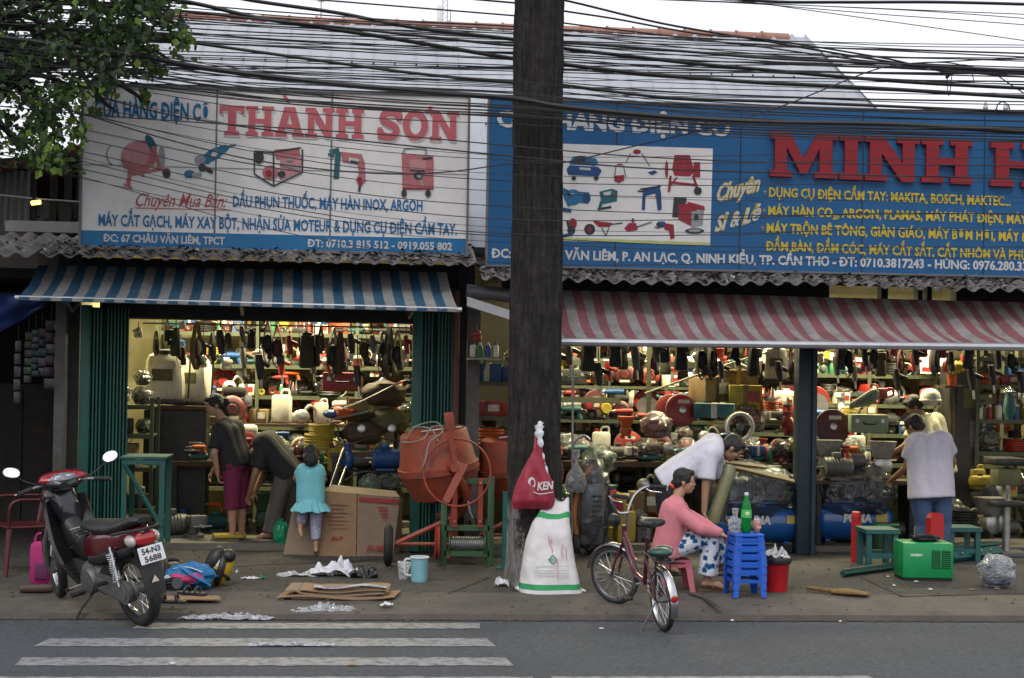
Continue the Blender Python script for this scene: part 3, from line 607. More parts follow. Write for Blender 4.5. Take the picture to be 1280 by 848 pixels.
# ---------------------------------------------------------------- old house on the left
plank = mat('old_plank', (.026, .023, .02), .9, var=.45, scale=5, dirt=.5)
tin2 = mat('old_tin', (.13, .13, .135), .6, metal=.2, var=.3, scale=3, dirt=.6)
hs_ = thing('old_house', 'dark old wooden house with rusty tin roof at the left edge behind the tree leaves', 'house', (-4.6, 18.4, 0)); HT = Matrix.Translation((4.6, -18.4, 0))
def hp(name, fn): b = MB(); b.T = HT.copy(); fn(b); return b.build(name, hs_)
def f(b):
    A, B_ = P(-60, 228, 16.4), P(112, 176, 16.4)
    def fn(u, v):
        p = A*(1-u)+B_*u; k = .02*sin(u*60)
        return V((p.x, 16.4+3.6*v, p.z+k-.05*v))
    b.sheet(fn, 80, 6, mat('rust_tin', (.16, .05, .045), .8, var=.4, scale=6, dirt=.6), True, thick=-.012)
hp('roof', f)
hp('rear_wall', lambda b: b.box((-4.7, 20.1, 2.1), (3.6, .1, 4.0), plank))
hp('side_wall', lambda b: b.box((-6.4, 18.2, 1.8), (.1, 3.7, 3.6), plank))
hp('side_wall', lambda b: b.box((-3.2, 18.3, 1.75), (.1, 3.4, 3.4), plank))
hp('upper_floor', lambda b: b.box((-4.8, 18.3, 2.75), (3.0, 3.4, .1), plank))
def f(b):
    for (xa, xb, za, zb) in ((-60, 38, 282, 214),):
        p = P(xa, za, 16.7); q = P(xb, zb, 16.7)
        b.sheet(lambda u, v: V((p.x+(q.x-p.x)*u, 16.7+.012*sin(u*70), p.z+(q.z-p.z)*v)), 60, 2, tin2, True, thick=.003)
hp('tin_panel', f)
def f(b):
    for px in (40, 66, 84, 100): p = P(px, 283, 16.75); b.box((p.x, 16.75, p.z+.36), (.07, .05, .82), plank)
    p = P(70, 262, 16.8); b.box((p.x, 16.8, p.z), (.7, .04, .16), mat('grey_board', (.12, .115, .11), .9, var=.4)); 
hp('stud', f)
def f(b):
    for i in range(5): p = P(55, 190+i*7, 17.2+i*.5); b.box((p.x-.3, 17.0+i*.6, P(50, 200, 17.+i*.6).z-.02-.01*i), (1.6, .06, .06), plank, ry=-.1)
hp('rafter', f)
A, B_ = P(8, 281, 16.45), P(106, 287, 16.45)
hp('sill_beam', lambda b: b.box((A+B_)/2, ((B_-A).length, .1, .11), mat('pale_beam', (.34, .35, .36), .8, var=.3, dirt=.5)))
hp('eave', eave(-6.2, -3.17, 2.83, 260, 4, 15.0, 16.4, .3))
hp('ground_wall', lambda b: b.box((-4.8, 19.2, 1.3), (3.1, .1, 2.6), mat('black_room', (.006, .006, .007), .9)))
b = MB(); b.tube([P(-10, 243, 16.2), P(50, 249, 16.18), P(108, 253, 16.15)], .008, mat('pale_rope', (.35, .35, .33), .7), 6); tag(b.build('clothes_line'), 'pale rope strung level in front of the old house under its roof', 'rope')
t = thing('bulb_lamp', 'small lit yellow lamp hanging on the rope at the old house', 'lamp', P(45, 251, 16.1))
b = MB(); b.box((0, 0, -.02), (.1, .03, .045), mat('bulb_glow', (1, .7, .2), .4, emit=1.5, var=0), ry=-.15, bev=.01); b.build('bulb', t)
b = MB(); b.box((-.02, 0, .03), (.03, .02, .05), drk); b.build('socket', t)
# blue tarpaulin hanging at the left edge
def tarp(u, v):
    a = P(-60, 366, 15.3)*(1-u)+P(52, 368, 15.3)*u; bb = P(-60, 448, 15.5)*(1-u)+P(56, 384, 15.5)*u
    return a*(1-v)+bb*v+V((0, mnoise.noise(V((u*5, v*3, 2)))*.08, 0))
b = MB(); b.sheet(tarp, 24, 12, mat('tarp_blue', (.008, .028, .13), .6, var=.25, bump=.3, bscale=9), True, thick=.003); tag(b.build('tarpaulin'), 'dark blue tarpaulin hanging at the left edge below the old roof', 'tarpaulin')

# ---------------------------------------------------------------- far things over the roofs
t = thing('antenna_mast', 'grey lattice antenna mast with a white panel far behind the roof ridge', 'antenna', P(556, 40, 60))
gm = mat('mast_grey', (.35, .36, .38), .6)
b = MB()
for dx in (-.09, .09):
    for dy in (-.09, .09): b.tube([(dx, dy, -4), (dx, dy, 1.6)], .014, gm, 5)
for i in range(26): b.tube([(-.09, -.09, -4+i*.22), (.09, -.09, -3.8+i*.22)], .009, gm, 4)
b.build('lattice', t)
b = MB(); b.box((-.22, 0, .35), (.18, .1, 1.3), mat('panel_white', (.7, .7, .7), .5), bev=.02); b.build('panel', t)
b = MB(); b.tube([(.2, 0, -.6), (.2, 0, .8)], .02, gm, 5); b.tube([(0, 0, .4), (.2, 0, .4)], .012, gm, 4); b.build('whip', t)
b = MB(); p = P(401, 30, 30); b.tube([p+V((0, 0, -1.5)), p+V((0, 0, .55))], .012, gm, 5); b.tube([p+V((-.06, 0, .42)), p+V((.06, 0, .42))], .01, gm, 4); tag(b.build('aerial_rod'), 'thin bare aerial rod standing behind the roof ridge', 'antenna')
# ================================================================== TREES
barkm = mat('bark_dark', (.0125, .0105, .0095), .95, var=.55, scale=7, bump=1.0, bscale=34, dirt=.8, dirtc=(.034, .031, .029), dscale=16)
lich = mat('bark_whitewash', (.15, .145, .14), .95, var=.5, scale=9, bump=.6, bscale=40, dirt=.8, dirtc=(.05, .045, .04), dscale=12)
def whitewash(m):   # lime wash left on the lowest metre of the bark
    n = m.node_tree.nodes; L = m.node_tree.links; b = n['Principled BSDF']; src = b.inputs['Base Color'].links[0].from_socket
    tc = n.new('ShaderNodeTexCoord'); sx = n.new('ShaderNodeSeparateXYZ'); L.new(tc.outputs['Object'], sx.inputs[0])
    mz = n.new('ShaderNodeMapRange'); mz.inputs[1].default_value = .1; mz.inputs[2].default_value = 1.5; mz.inputs[3].default_value = .19; mz.inputs[4].default_value = -.28; L.new(sx.outputs[2], mz.inputs[0])
    mx_ = n.new('ShaderNodeMapRange'); mx_.inputs[1].default_value = -.25; mx_.inputs[2].default_value = .2; mx_.inputs[3].default_value = .10; mx_.inputs[4].default_value = -.12; L.new(sx.outputs[0], mx_.inputs[0])
    t = n.new('ShaderNodeTexNoise'); t.inputs['Scale'].default_value = 6; t.inputs['Detail'].default_value = 10; t.inputs['Roughness'].default_value = .75; L.new(tc.outputs['Object'], t.inputs[0])
    a1 = n.new('ShaderNodeMath'); L.new(t.outputs[0], a1.inputs[0]); L.new(mz.outputs[0], a1.inputs[1]); a2 = n.new('ShaderNodeMath'); L.new(a1.outputs[0], a2.inputs[0]); L.new(mx_.outputs[0], a2.inputs[1])
    r = n.new('ShaderNodeMapRange'); r.inputs[1].default_value = .58; r.inputs[2].default_value = .68; L.new(a2.outputs[0], r.inputs[0])
    x = n.new('ShaderNodeMix'); x.data_type = 'RGBA'; L.new(r.outputs[0], x.inputs['Factor']); L.new(src, x.inputs['A']); x.inputs['B'].default_value = (.17, .165, .155, 1)
    mpn = n.new('ShaderNodeMapping'); mpn.inputs['Scale'].default_value = (26, 26, 3.4); L.new(tc.outputs['Object'], mpn.inputs['Vector']); t2 = n.new('ShaderNodeTexNoise'); t2.inputs['Scale'].default_value = 1; t2.inputs['Detail'].default_value = 7; t2.inputs['Roughness'].default_value = .7; L.new(mpn.outputs[0], t2.inputs[0])
    r2 = n.new('ShaderNodeMapRange'); r2.inputs[1].default_value = .34; r2.inputs[2].default_value = .68; r2.inputs[3].default_value = .25; r2.inputs[4].default_value = 1.75; L.new(t2.outputs[0], r2.inputs[0])
    x2 = n.new('ShaderNodeMix'); x2.data_type = 'RGBA'; x2.blend_type = 'MULTIPLY'; x2.inputs['Factor'].default_value = 1; L.new(x.outputs['Result'], x2.inputs['A']); L.new(r2.outputs[0], x2.inputs['B']); L.new(x2.outputs['Result'], b.inputs['Base Color'])
    bp = n.new('ShaderNodeBump'); bp.inputs['Strength'].default_value = 1; bp.inputs['Distance'].default_value = .03; L.new(t2.outputs[0], bp.inputs['Height']); L.new(bp.outputs[0], b.inputs['Normal'])
barkw = mat('bark_lime_washed', (.0135, .0112, .010), .95, var=.6, scale=9, bump=1.0, bscale=34, dirt=.9, dirtc=(.04, .036, .033), dscale=15); whitewash(barkw)
bp_, tp_ = G(673, 730), P(674, 0, 13.2); YT = bp_.y
tr = thing('tree', 'thick dark bare tree trunk standing on the pavement between the two shops', 'tree', bp_)
def trunk(b):
    rnd = random.Random(3); H = 7.4; nz, na = 260, 150
    def rad(z, a):
        base = .232-.005*z + .10*math.exp(-z/.28)*(.75+.25*sin(3*a+1))
        r = base + .022*mnoise.noise(V((cos(a)*1.3, sin(a)*1.3, z*.5)))
        k = 1-2*abs(mnoise.noise(V((cos(a)*8, sin(a)*8, z*1.1))));  k2 = mnoise.noise(V((cos(a)*20, sin(a)*20, z*3.4))); k3 = mnoise.noise(V((cos(a)*3, sin(a)*3, z*9)))
        return r + .014*k + .011*k2 + .006*k3 - .006
    def fn(u, v):
        z = -.06+H*v; a = 2*pi*u; r = rad(z, a); cx = -.068*(1-math.exp(-z*.9)); return V((cx+r*cos(a), r*sin(a), z))
    b.sheet(fn, na, nz, barkw, True)
b = MB(); trunk(b); b.build('trunk', tr)
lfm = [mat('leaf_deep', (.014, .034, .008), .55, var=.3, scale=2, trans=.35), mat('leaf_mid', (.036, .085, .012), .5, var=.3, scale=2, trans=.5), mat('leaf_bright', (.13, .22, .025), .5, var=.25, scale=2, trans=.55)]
def limb(b, p, d, r, n, rnd, out, depth=0, m=None):
    pts = [V(p)]; d = V(d).normalized(); rs = [r]
    for i in range(n):
        d = (d + V((rnd.uniform(-.25, .25), rnd.uniform(-.25, .25), rnd.uniform(-.14, .14)))).normalized(); pts.append(pts[-1]+d*.33); rs.append(r*(1-.8*(i+1)/n))
    b.tube(pts, rs, m or barkm, 7)
    for i in range(1, len(pts)):
        out.append((pts[i], d))
        if depth < 2 and i > 1 and rnd.random() < .55:
            limb(b, pts[i], d*.5+V((rnd.uniform(-1, 1), rnd.uniform(-1, 1), rnd.uniform(-.5, .5))), rs[i]*.65, max(3, n-3), rnd, out, depth+1, m)
b = MB(); ends = []; rnd = random.Random(5)
for k in range(5): a = k*1.26+.4; limb(b, (0, 0, 6.6+.12*k), (cos(a), sin(a), .75), .11, 8, rnd, ends)
b.build('limb', tr)
b = MB()
for p, d in ends:
    if p.z < 6.6: continue
    for q in range(9):
        c = p+V((rnd.gauss(0, .25), rnd.gauss(0, .25), rnd.gauss(0, .2))); dd = V((rnd.uniform(-1, 1), rnd.uniform(-1, 1), rnd.uniform(-1, .2)))
        b.leaf(c, dd, V((rnd.uniform(-.4, .4), rnd.uniform(-.4, .4), 1)), .12, .04, lfm[rnd.choice((0, 0, 1))])
b.build('crown', tr)

# leafy tree at the top left, its stem just out of the picture
lt_base = V((P(-150, 600, 14.6).x, 14.6, 0))
lt = thing('tree', 'leafy green tree whose crown hangs in the top left corner through the cables', 'tree', lt_base)
LT = Matrix.Translation(-lt_base); rnd = random.Random(11)
b = MB(); b.T = LT.copy(); b.tube([lt_base+V((0, 0, -.05)), lt_base+V((.05, 0, 1.5)), lt_base+V((.15, 0, 3)), lt_base+V((.5, .1, 4.3)), lt_base+V((1., .2, 5.4))], [.2, .16, .15, .12, .06], barkm, 12); b.build('trunk', lt)
b = MB(); b.T = LT.copy(); start = lt_base+V((.35, .05, 3.9))
tips = []
targets = [(210, 32), (228, 55), (190, 70), (175, 95), (160, 118), (125, 128), (100, 90), (140, 40), (70, 60), (30, 110), (60, 160), (15, 180), (90, 150), (20, 30), (110, 10), (170, 8), (-40, 70), (-30, 150), (40, 195), (80, 110), (120, 75), (200, 50)]
for i, (x, y) in enumerate(targets):
    e = P(x, y-6, 13.6+2.6*rnd.random()); s = start+V((rnd.uniform(-.1, .6), 0, rnd.uniform(-.2, 1.)))
    mid = (s+e)/2+V((0, 0, .22)); cm = catmull([s, mid, e, e+V((.12, 0, -.1))], 5); b.tube(cm, [.035*(1-.85*k/len(cm))+.003 for k in range(len(cm))], barkm, 6)
    for k in range(4, len(cm)): tips.append(cm[k])
b.build('limb', lt)
b = MB(); b.T = LT.copy()
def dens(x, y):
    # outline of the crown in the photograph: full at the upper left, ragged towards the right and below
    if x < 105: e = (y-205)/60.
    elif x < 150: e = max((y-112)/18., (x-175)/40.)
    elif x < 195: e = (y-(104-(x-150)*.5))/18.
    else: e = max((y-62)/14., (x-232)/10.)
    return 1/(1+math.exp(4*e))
cnt = 0; tries = 0
while cnt < 15000 and tries < 140000:
    tries += 1; x = rnd.uniform(-140, 240); y = rnd.uniform(-140, 215)
    n = mnoise.noise(V((x*.028, y*.028, 1)))+.5*mnoise.noise(V((x*.07, y*.07, 4)))
    pr = dens(x, y)*(.62+1.0*n) * (.55 if x > 195 else 1)
    if x < 60 and 18 < y < 50: pr *= .5
    if x < 105 and y > 120: pr *= .8
    if rnd.random() > pr: continue
    Yp = rnd.uniform(13.0, 16.9) if y < 175 and x < 105 else rnd.uniform(12.9, 15.2)
    p = P(x, y, Yp); cnt += 1
    d = V((rnd.uniform(-.7, .9), rnd.uniform(-.8, .5), rnd.uniform(-1.2, .15)))
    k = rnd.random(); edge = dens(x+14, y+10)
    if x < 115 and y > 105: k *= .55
    mm = lfm[2] if k < .06+.3*(1-edge) else (lfm[1] if k < .34 else lfm[0])  # brighter greens toward the crown's edge paint in backlight
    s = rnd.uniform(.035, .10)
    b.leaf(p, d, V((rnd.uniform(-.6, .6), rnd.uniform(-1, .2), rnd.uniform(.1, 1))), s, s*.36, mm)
for x, y in ((185, 82), (192, 86), (197, 90), (188, 92), (200, 84), (206, 90), (116, 138), (122, 142), (180, 112), (186, 120), (183, 128), (178, 122), (232, 60), (240, 52), (236, 47), (222, 46), (214, 44)):
    for q in range(2):
        p = P(x, y-6, 14.2); b.leaf(p, V((rnd.uniform(-.4, .4), -.2, -1)), V((rnd.uniform(-1, 1), -1, .2)), .1, .034, lfm[rnd.choice((1, 2))])
b.build('crown', lt)

# ================================================================== OVERHEAD CABLES
cab = mat('cable_black', (.012, .012, .013), .6, var=.2)
cab2 = mat('cable_grey', (.05, .052, .055), .6, var=.2)
def cable(pts, thick, Y, label, group=None, m=None, name='cable'):
    pts = [V((x, y, 0)) for x, y in pts]; cm = catmull(pts, 7)
    w_ = [P(p.x, p.y, (Y(p.x) if callable(Y) else Y)) for p in cm]
    for i in range(1, 8):   # on towards the next poles
        a_, z_ = w_[1]-w_[0] if i == 1 else d0, w_[-1]-w_[-2] if i == 1 else d1
        if i == 1: d0, d1 = a_.normalized()*2, z_.normalized()*2; d0.z *= .4; d1.z *= .4
        w_ = [w_[0]-d0]+w_+[w_[-1]+d1]
    b = MB(); b.tube(w_, thick*.54/ppm(13), m or cab, 6 if thick > 2 else 5, cap=False); return tag(b.build(name), label, 'cable', group)
BK = YT+.36; FT = YT-.42
big = [
 ([(-40, -8), (190, -3), (320, 22), (390, 33), (470, 45), (560, 60), (645, 74), (705, 81), (800, 92), (900, 100), (960, 104), (1100, 111), (1330, 125)], 5.5, BK, 'thickest black cable bundle sloping from the top left behind the trunk across the metal roof'),
 ([(250, -14), (310, 0), (420, 16), (480, 28), (540, 38), (645, 50), (705, 61), (800, 72), (870, 80), (960, 88), (1060, 97), (1170, 105), (1330, 113)], 5, BK+.1, 'thick black cable entering at the top edge left of the antenna mast'),
 ([(-40, -2), (0, 2), (190, 11), (330, 25), (450, 37), (560, 49), (645, 57), (705, 54), (850, 64), (960, 73), (1110, 80), (1330, 92)], 3.6, BK-.05, 'black cable running just along the ridge tiles at the upper left'),
 ([(-40, 40), (0, 47), (170, 70), (240, 83), (330, 95), (450, 108), (560, 117), (645, 124), (705, 134), (830, 146), (960, 153), (1120, 156), (1330, 168)], 7, FT, 'heavy black cable bundle crossing in front of the trunk along the tops of both signs'),
 ([(-40, 24), (0, 30), (150, 42), (300, 62), (400, 76), (520, 92), (645, 104), (705, 107), (830, 122), (960, 127), (1110, 133), (1330, 143)], 4.2, BK, 'black cable passing over the middle of the metal roof'),
 ([(-40, 92), (0, 100), (110, 119), (200, 141), (260, 152), (330, 162), (430, 174), (645, 196), (800, 210), (1000, 217), (1330, 225)], 1.9, FT+.05, 'black cable cutting down across the faded red shop name'),
 ([(-40, 129), (0, 133), (105, 143), (200, 150), (320, 158), (500, 170), (645, 183), (800, 196), (1000, 204), (1330, 208)], 1.6, FT, 'black cable running just under the upper blue lettering of the white sign'),
 ([(-40, 96), (105, 143), (230, 180), (340, 204), (470, 217), (560, 215), (645, 204), (700, 204), (780, 186), (900, 157), (985, 130), (1085, 90), (1130, 80)], 1.7, FT+.08, 'black cable dipping across the white sign then climbing to the wire knot'),
 ([(860, -8), (960, 2), (1060, 3), (1180, 3), (1330, 7)], 4.4, BK+.3, 'thick black cable along the very top edge at the right'),
 ([(640, -12), (712, 2), (830, 30), (960, 52), (1040, 66), (1130, 80), (1190, 87), (1330, 92)], 3, BK+.2, 'black cable falling from the top of the trunk to the knot of wires'),
 ([(645, 4), (705, 14), (770, 24), (870, 42), (960, 50), (1100, 72), (1180, 88), (1330, 100)], 2.6, BK+.15, 'second black cable falling steeply toward the knot of wires'),
 ([(645, 20), (705, 29), (760, 36), (870, 49), (960, 60), (1100, 78), (1330, 96)], 2.2, BK+.12, 'slim black cable crossing the ridge tiles right of the trunk'),
 ([(1130, 80), (1165, 78), (1195, 80), (1240, 92), (1265, 107), (1330, 150)], 1.8, BK+.2, 'curved black wire leaving the knot of wires toward the right edge'),
]
for pts, th, Y, lab in big: cable(pts, th, Y, lab)
rnd = random.Random(21)
for i in range(30):   # slim wires high over the roof
    y0 = -6+i*3.6+rnd.uniform(-4, 4); y1 = y0*.82+34+rnd.uniform(-12, 16); y2 = y1+rnd.uniform(20, 62)-.2*y1
    pts = [(-40, y0), (160, y0+(y1-y0)*.22), (330, y0+(y1-y0)*.5), (500, y0+(y1-y0)*.78), (660, y1), (830, y1+(y2-y1)*.36), (1000, y1+(y2-y1)*.62), (1150, y1+(y2-y1)*.82), (1330, y2)]
    cable([(x, y+rnd.uniform(-1.6, 1.6)) for x, y in pts], rnd.choice((1.1, 1.3, 1.5, 1.9)), rnd.choice((BK, BK+.2, BK+.35, BK+.1)), 'slim black overhead wire sagging across the metal roof behind the trunk', 'slim wires over the roof')
for i in range(20):   # crowd of wires along the sign tops
    y0 = 50+i*2.1+rnd.uniform(-5, 5); y1 = 108+i*2.2+rnd.uniform(-8, 8); y2 = 138+i*2.3+rnd.uniform(-10, 12)
    pts = [(-40, y0-8), (120, y0+12), (300, y0+(y1-y0)*.62), (480, y0+(y1-y0)*.84), (660, y1), (830, y1+(y2-y1)*.5), (1000, y1+(y2-y1)*.75), (1330, y2)]
    cable([(x, y+rnd.uniform(-2, 2)) for x, y in pts], rnd.choice((.9, 1.1, 1.4, 1.9)), rnd.choice((FT, FT+.1, FT-.1, BK)), 'slim black overhead wire in the crowd along the tops of the two signs', 'wires along the sign tops')
for i in range(13):   # single wires that hang lower, across the writing
    y0 = 120+i*9+rnd.uniform(-8, 8); y1 = 190+i*11+rnd.uniform(-10, 10); y2 = 196+i*11+rnd.uniform(-8, 10)
    pts = [(-40, y0-24), (100, y0), (300, y0+(y1-y0)*.52), (480, y0+(y1-y0)*.84), (660, y1), (900, y1+(y2-y1)*.6+4), (1100, y2), (1330, y2+rnd.uniform(-4, 6))]
    cable(pts, rnd.choice((.7, .8, 1.0, 1.2)), rnd.choice((FT, FT-.08, BK, BK+.1)), 'thin black wire hanging low across the writing of the signs', 'low wires across the signs')
for pts in ([(900, 2), (1030, 8), (1170, 15), (1330, 27)], [(960, 6), (1100, 18), (1200, 25), (1330, 35)], [(940, 3), (1140, 31), (1330, 58)], [(1000, 52), (1150, 55), (1330, 57)], [(960, 5), (1130, 12), (1330, 20)]):
    cable(pts, 1.3, BK+.3, 'thin black wire against the white sky at the upper right', 'wires against the sky')
t = thing('wire_knot', 'tangled knot of black wire loops hanging on the cables at the right against the sky', 'cable', P(1205, 92, BK+.2)); KT = Matrix.Translation(-P(1205, 92, BK+.2))
def kb(nm, pts, th):
    b = MB(); b.T = KT.copy(); b.tube(catmull([P(x, y, BK+.2+.02*sin(i*3)) for i, (x, y) in enumerate(pts)], 6), th/2/ppm(13.5), cab, 5); b.build(nm, t)
kb('wire_loop', [(1183, 96), (1186, 88), (1200, 82), (1215, 84), (1222, 90), (1240, 92)], 3); kb('wire_loop', [(1183, 98), (1190, 92), (1203, 90), (1230, 88)], 4); kb('dangling_end', [(1185, 92), (1184, 104), (1186, 120), (1189, 104), (1190, 90)], 1.3); kb('dangling_end', [(1211, 84), (1216, 95), (1217, 104)], 1.4); kb('wire_loop', [(1150, 80), (1170, 88), (1190, 90), (1215, 86), (1250, 96)], 2.4)
t = thing('insulator_bracket', 'small rusty post with two glass insulators on top of the blue sign at the right', 'insulator', P(1245, 148, YS+.08))
b = MB(); b.tube([(0, 0, -.06), (0, 0, .09)], .018, mat('rust_pipe', ''), 6); b.build('post', t)
b = MB(); b.tube(catmull([(0, 0, .08), (.02, 0, .14), (.07, 0, .17), (.13, 0, .13), (.14, 0, .06), (.1, 0, .02)], 5), .007, cab, 5); b.build('hook', t)
for dx in (-.11, .1): b = MB(); b.lathe([(.012, 0), (.03, .01), (.02, .03), (.03, .04), (.018, .07), (.01, .1)], mat('glass_insulator', (.4, .42, .45), .2), (dx, 0, .06)); b.build('insulator', t)
# ================================================================== VEHICLES
rub = mat('rubber', (.012, .012, .012), .75, var=.3, scale=12, bump=.3)
chrome = mat('chrome', (.45, .46, .48), .25, metal=1, var=.08)
steel = mat('worn_steel', (.25, .25, .25), .42, metal=.8, var=.25, scale=12)
engm = mat('engine_alloy', (.13, .13, .13), .5, metal=.6, var=.3, scale=14)
blkp = mat('black_plastic', (.014, .014, .015), .5, var=.25, scale=9, dirt=.35, dirtc=(.05, .045, .04))
blkg = mat('black_gloss', (.012, .012, .014), .18, coat=.4)
mred = mat('motorbike_red', (.10, .006, .012), .25, coat=.6, var=.1, dirt=.25, dirtc=(.06, .02, .02))
def kid(root, name, fn, T=None):
    b = MB(); b.T = (T or Matrix.Identity(4)).copy(); fn(b); return b.build(name, root)
def loft(b, secs, m, n=20):
    """closed body through (centre, half-width y, half-height z, squareness) rings along a path"""
    vs = []
    for c, hy, hz, sq in secs:
        for j in range(n):
            a = 2*pi*j/n; ca, sa = cos(a), sin(a); e = 2/sq
            vs.append(V(c)+V((0, hy*abs(ca)**e*(1 if ca >= 0 else -1), hz*abs(sa)**e*(1 if sa >= 0 else -1))))
    k = len(secs); fs = [(i*n+j, i*n+(j+1) % n, (i+1)*n+(j+1) % n, (i+1)*n+j) for i in range(k-1) for j in range(n)]
    fs += [tuple(range(n))[::-1], tuple((k-1)*n+j for j in range(n))]; b.add(vs, fs, m, True)
rr = G(177, 782, ROADZ)
mb_ = thing('motorcycle', 'red and black underbone motorcycle with numberplate parked at the kerb by the crosswalk', 'motorcycle', rr)
PHI = radians(130); mb_.rotation_euler = (0, 0, 0); mb_.rotation_mode = 'QUATERNION'
mb_.rotation_quaternion = (Matrix.Rotation(PHI, 4, 'Z') @ Matrix.Rotation(-.062, 4, 'Y') @ Matrix.Rotation(-.19, 4, 'X')).to_quaternion()
mb_.scale = (1.0,)*3
R_ = .282
def wheel(root, c, r, tr_, spokes, nm, front=False, T=None, rimm=None, hub=.045):
    w_ = MB(); w_.T = (T or Matrix.Identity(4)).copy(); w_.lathe([(hub, -.05), (hub, .05)], engm, V(c), (0, 1, 0), 16)
    for k in range(spokes):
        a = 2*pi*k/spokes; s_ = .035*(1 if k % 2 else -1); a2 = a+.35*(1 if k % 4 < 2 else -1); w_.tube([V(c)+V((hub*cos(a2), s_, hub*sin(a2))), V(c)+V(((r-tr_*1.7)*cos(a), 0, (r-tr_*1.7)*sin(a)))], .0022, chrome, 4)
    o = w_.build(nm, root)
    b = MB(); b.T = w_.T.copy(); b.torus(c, r-tr_, tr_, rub, (0, 1, 0), 44, 10, flat=1.05); b.build('tyre', o)
    b = MB(); b.T = w_.T.copy(); b.torus(c, r-tr_*1.95, .016, rimm or chrome, (0, 1, 0), 40, 6, flat=1.3); b.build('rim', o)
    return o
wr_ = wheel(mb_, (0, 0, R_), R_, .042, 28, 'wheel')
FT_ = Matrix.Translation((1.2, 0, R_)) @ Matrix.Rotation(-.33, 4, 'Z') @ Matrix.Translation((-1.2, 0, -R_))
wf_ = wheel(mb_, (1.2, 0, R_), R_-.006, .036, 28, 'wheel', T=FT_)
kid(mb_, 'brake_drum', lambda b: b.lathe([(.075, .03), (.082, .05), (.06, .075), (.02, .08)], engm, (0, 0, R_), (0, 1, 0), 20)); kid(mb_, 'brake_drum', lambda b: b.lathe([(.07, .02), (.075, .05), (.03, .06)], engm, (1.2, 0, R_), (0, 1, 0), 20))
kid(mb_, 'swing_arm', lambda b: (b.tube([(0, .09, R_), (.5, .075, R_+.03)], .017, blkp, 8), b.tube([(0, -.09, R_), (.5, -.075, R_+.03)], .017, blkp, 8)))
def chaincase(b):
    prof = [(0+.085*cos(a), R_+.085*sin(a)) for a in [pi/2+pi*i/12 for i in range(13)]]+[(.42, R_-.03), (.47, R_+.02), (.42, R_+.085)]
    b.prism(prof, .035, engm, Matrix.Translation((0, .085, 0)))
    b.prism([(x*.8+.03, (z-R_)*.75+R_) for x, z in prof], .006, steel, Matrix.Translation((0, .118, 0)))
kid(mb_, 'chain_case', chaincase)
for sy in (1, -1):
    sh_ = kid(mb_, 'shock_absorber', lambda b: (b.tube([(.03, sy*.13, R_+.05), (.12, sy*.12, .62)], .014, chrome, 8), b.tube([(.045, sy*.129, .38), (.105, sy*.122, .58)], .028, chrome, 14)))
    kid(sh_, 'spring', lambda b: b.tube([(.045+.06*t/60, sy*.127, .37+.2*t/60)+tuple() if False else (.045+.06*t/60+.031*cos(t*1.3), sy*.127+.031*sin(t*1.3), .37+.2*t/60) for t in range(61)], .005, chrome, 5))
def eng(b):
    b.tube([(.36, 0, .30), (.62, 0, .32)], [.13, .11], engm, 14); b.lathe([(.10, .07), (.105, .12), (.09, .15), (.03, .155)], engm, (.47, 0, .30), (0, 1, 0), 22); b.lathe([(.10, .07), (.1, .13), (.05, .14)], engm, (.47, 0, .30), (0, -1, 0), 22)
    for k in range(7): b.box((.64+k*.024, 0, .34), (.012, .15, .13), engm)
    b.box((.84, 0, .35), (.06, .13, .12), engm, bev=.02); b.tube([(.8, 0, .29), (.76, -.06, .2), (.6, -.12, .17), (.3, -.16, .2)], .018, steel, 8)
kid(mb_, 'engine', eng)
kid(mb_, 'exhaust', lambda b: (b.tube([(.35, -.16, .2), (.1, -.18, .24), (-.25, -.19, .32)], [.035, .048, .045], blkg, 14), b.tube([(.25, -.17, .25), (-.1, -.2, .32)], [.03, .035], chrome, 8)))
kid(mb_, 'side_stand', lambda b: b.tube([(.48, .1, .2), (.5, .2, .1), (.52, .30, -.035), (.56, .31, -.04)], .011, blkp, 7))
kid(mb_, 'foot_rest', lambda b: (b.tube([(.5, -.25, .22), (.5, .25, .22)], .012, steel, 7), b.tube([(.5, .16, .22), (.5, .27, .22)], .02, rub, 10), b.tube([(.22, .12, .33), (.2, .22, .34)], .017, rub, 8), b.tube([(.56, .14, .26), (.72, .17, .2)], .009, steel, 6), b.tube([(.72, .14, .2), (.72, .2, .2)], .013, rub, 6)))
def rear(b):
    loft(b, [((.62, 0, .5), .06, .1, 3), ((.45, 0, .56), .105, .12, 3), ((.2, 0, .63), .12, .1, 3), ((-.05, 0, .68), .11, .075, 3), ((-.27, 0, .75), .075, .045, 2.5), ((-.35, 0, .755), .03, .02, 2)], mred)
kid(mb_, 'side_panel', rear)
kid(mb_, 'under_cover', lambda b: (loft(b, [((.5, 0, .45), .1, .05, 3), ((.2, 0, .53), .1, .06, 3), ((-.1, 0, .6), .09, .05, 3), ((-.3, 0, .67), .06, .03, 3)], blkp),))
def seat(b):
    loft(b, [((.66, 0, .69), .03, .02, 2.4), ((.58, 0, .70), .09, .035, 2.4), ((.35, 0, .715), .125, .045, 2.6), ((.15, 0, .74), .13, .05, 2.6), ((-.05, 0, .785), .12, .05, 2.6), ((-.24, 0, .84), .09, .035, 2.4), ((-.31, 0, .845), .05, .02, 2.2)], blkp)
kid(mb_, 'seat', seat)
kid(mb_, 'grab_rail', lambda b: b.tube(catmull([(.0, .14, .73), (-.2, .15, .77), (-.36, .08, .79), (-.38, 0, .79), (-.36, -.08, .79), (-.2, -.15, .77), (0, -.14, .73)], 5), .012, blkp, 8))
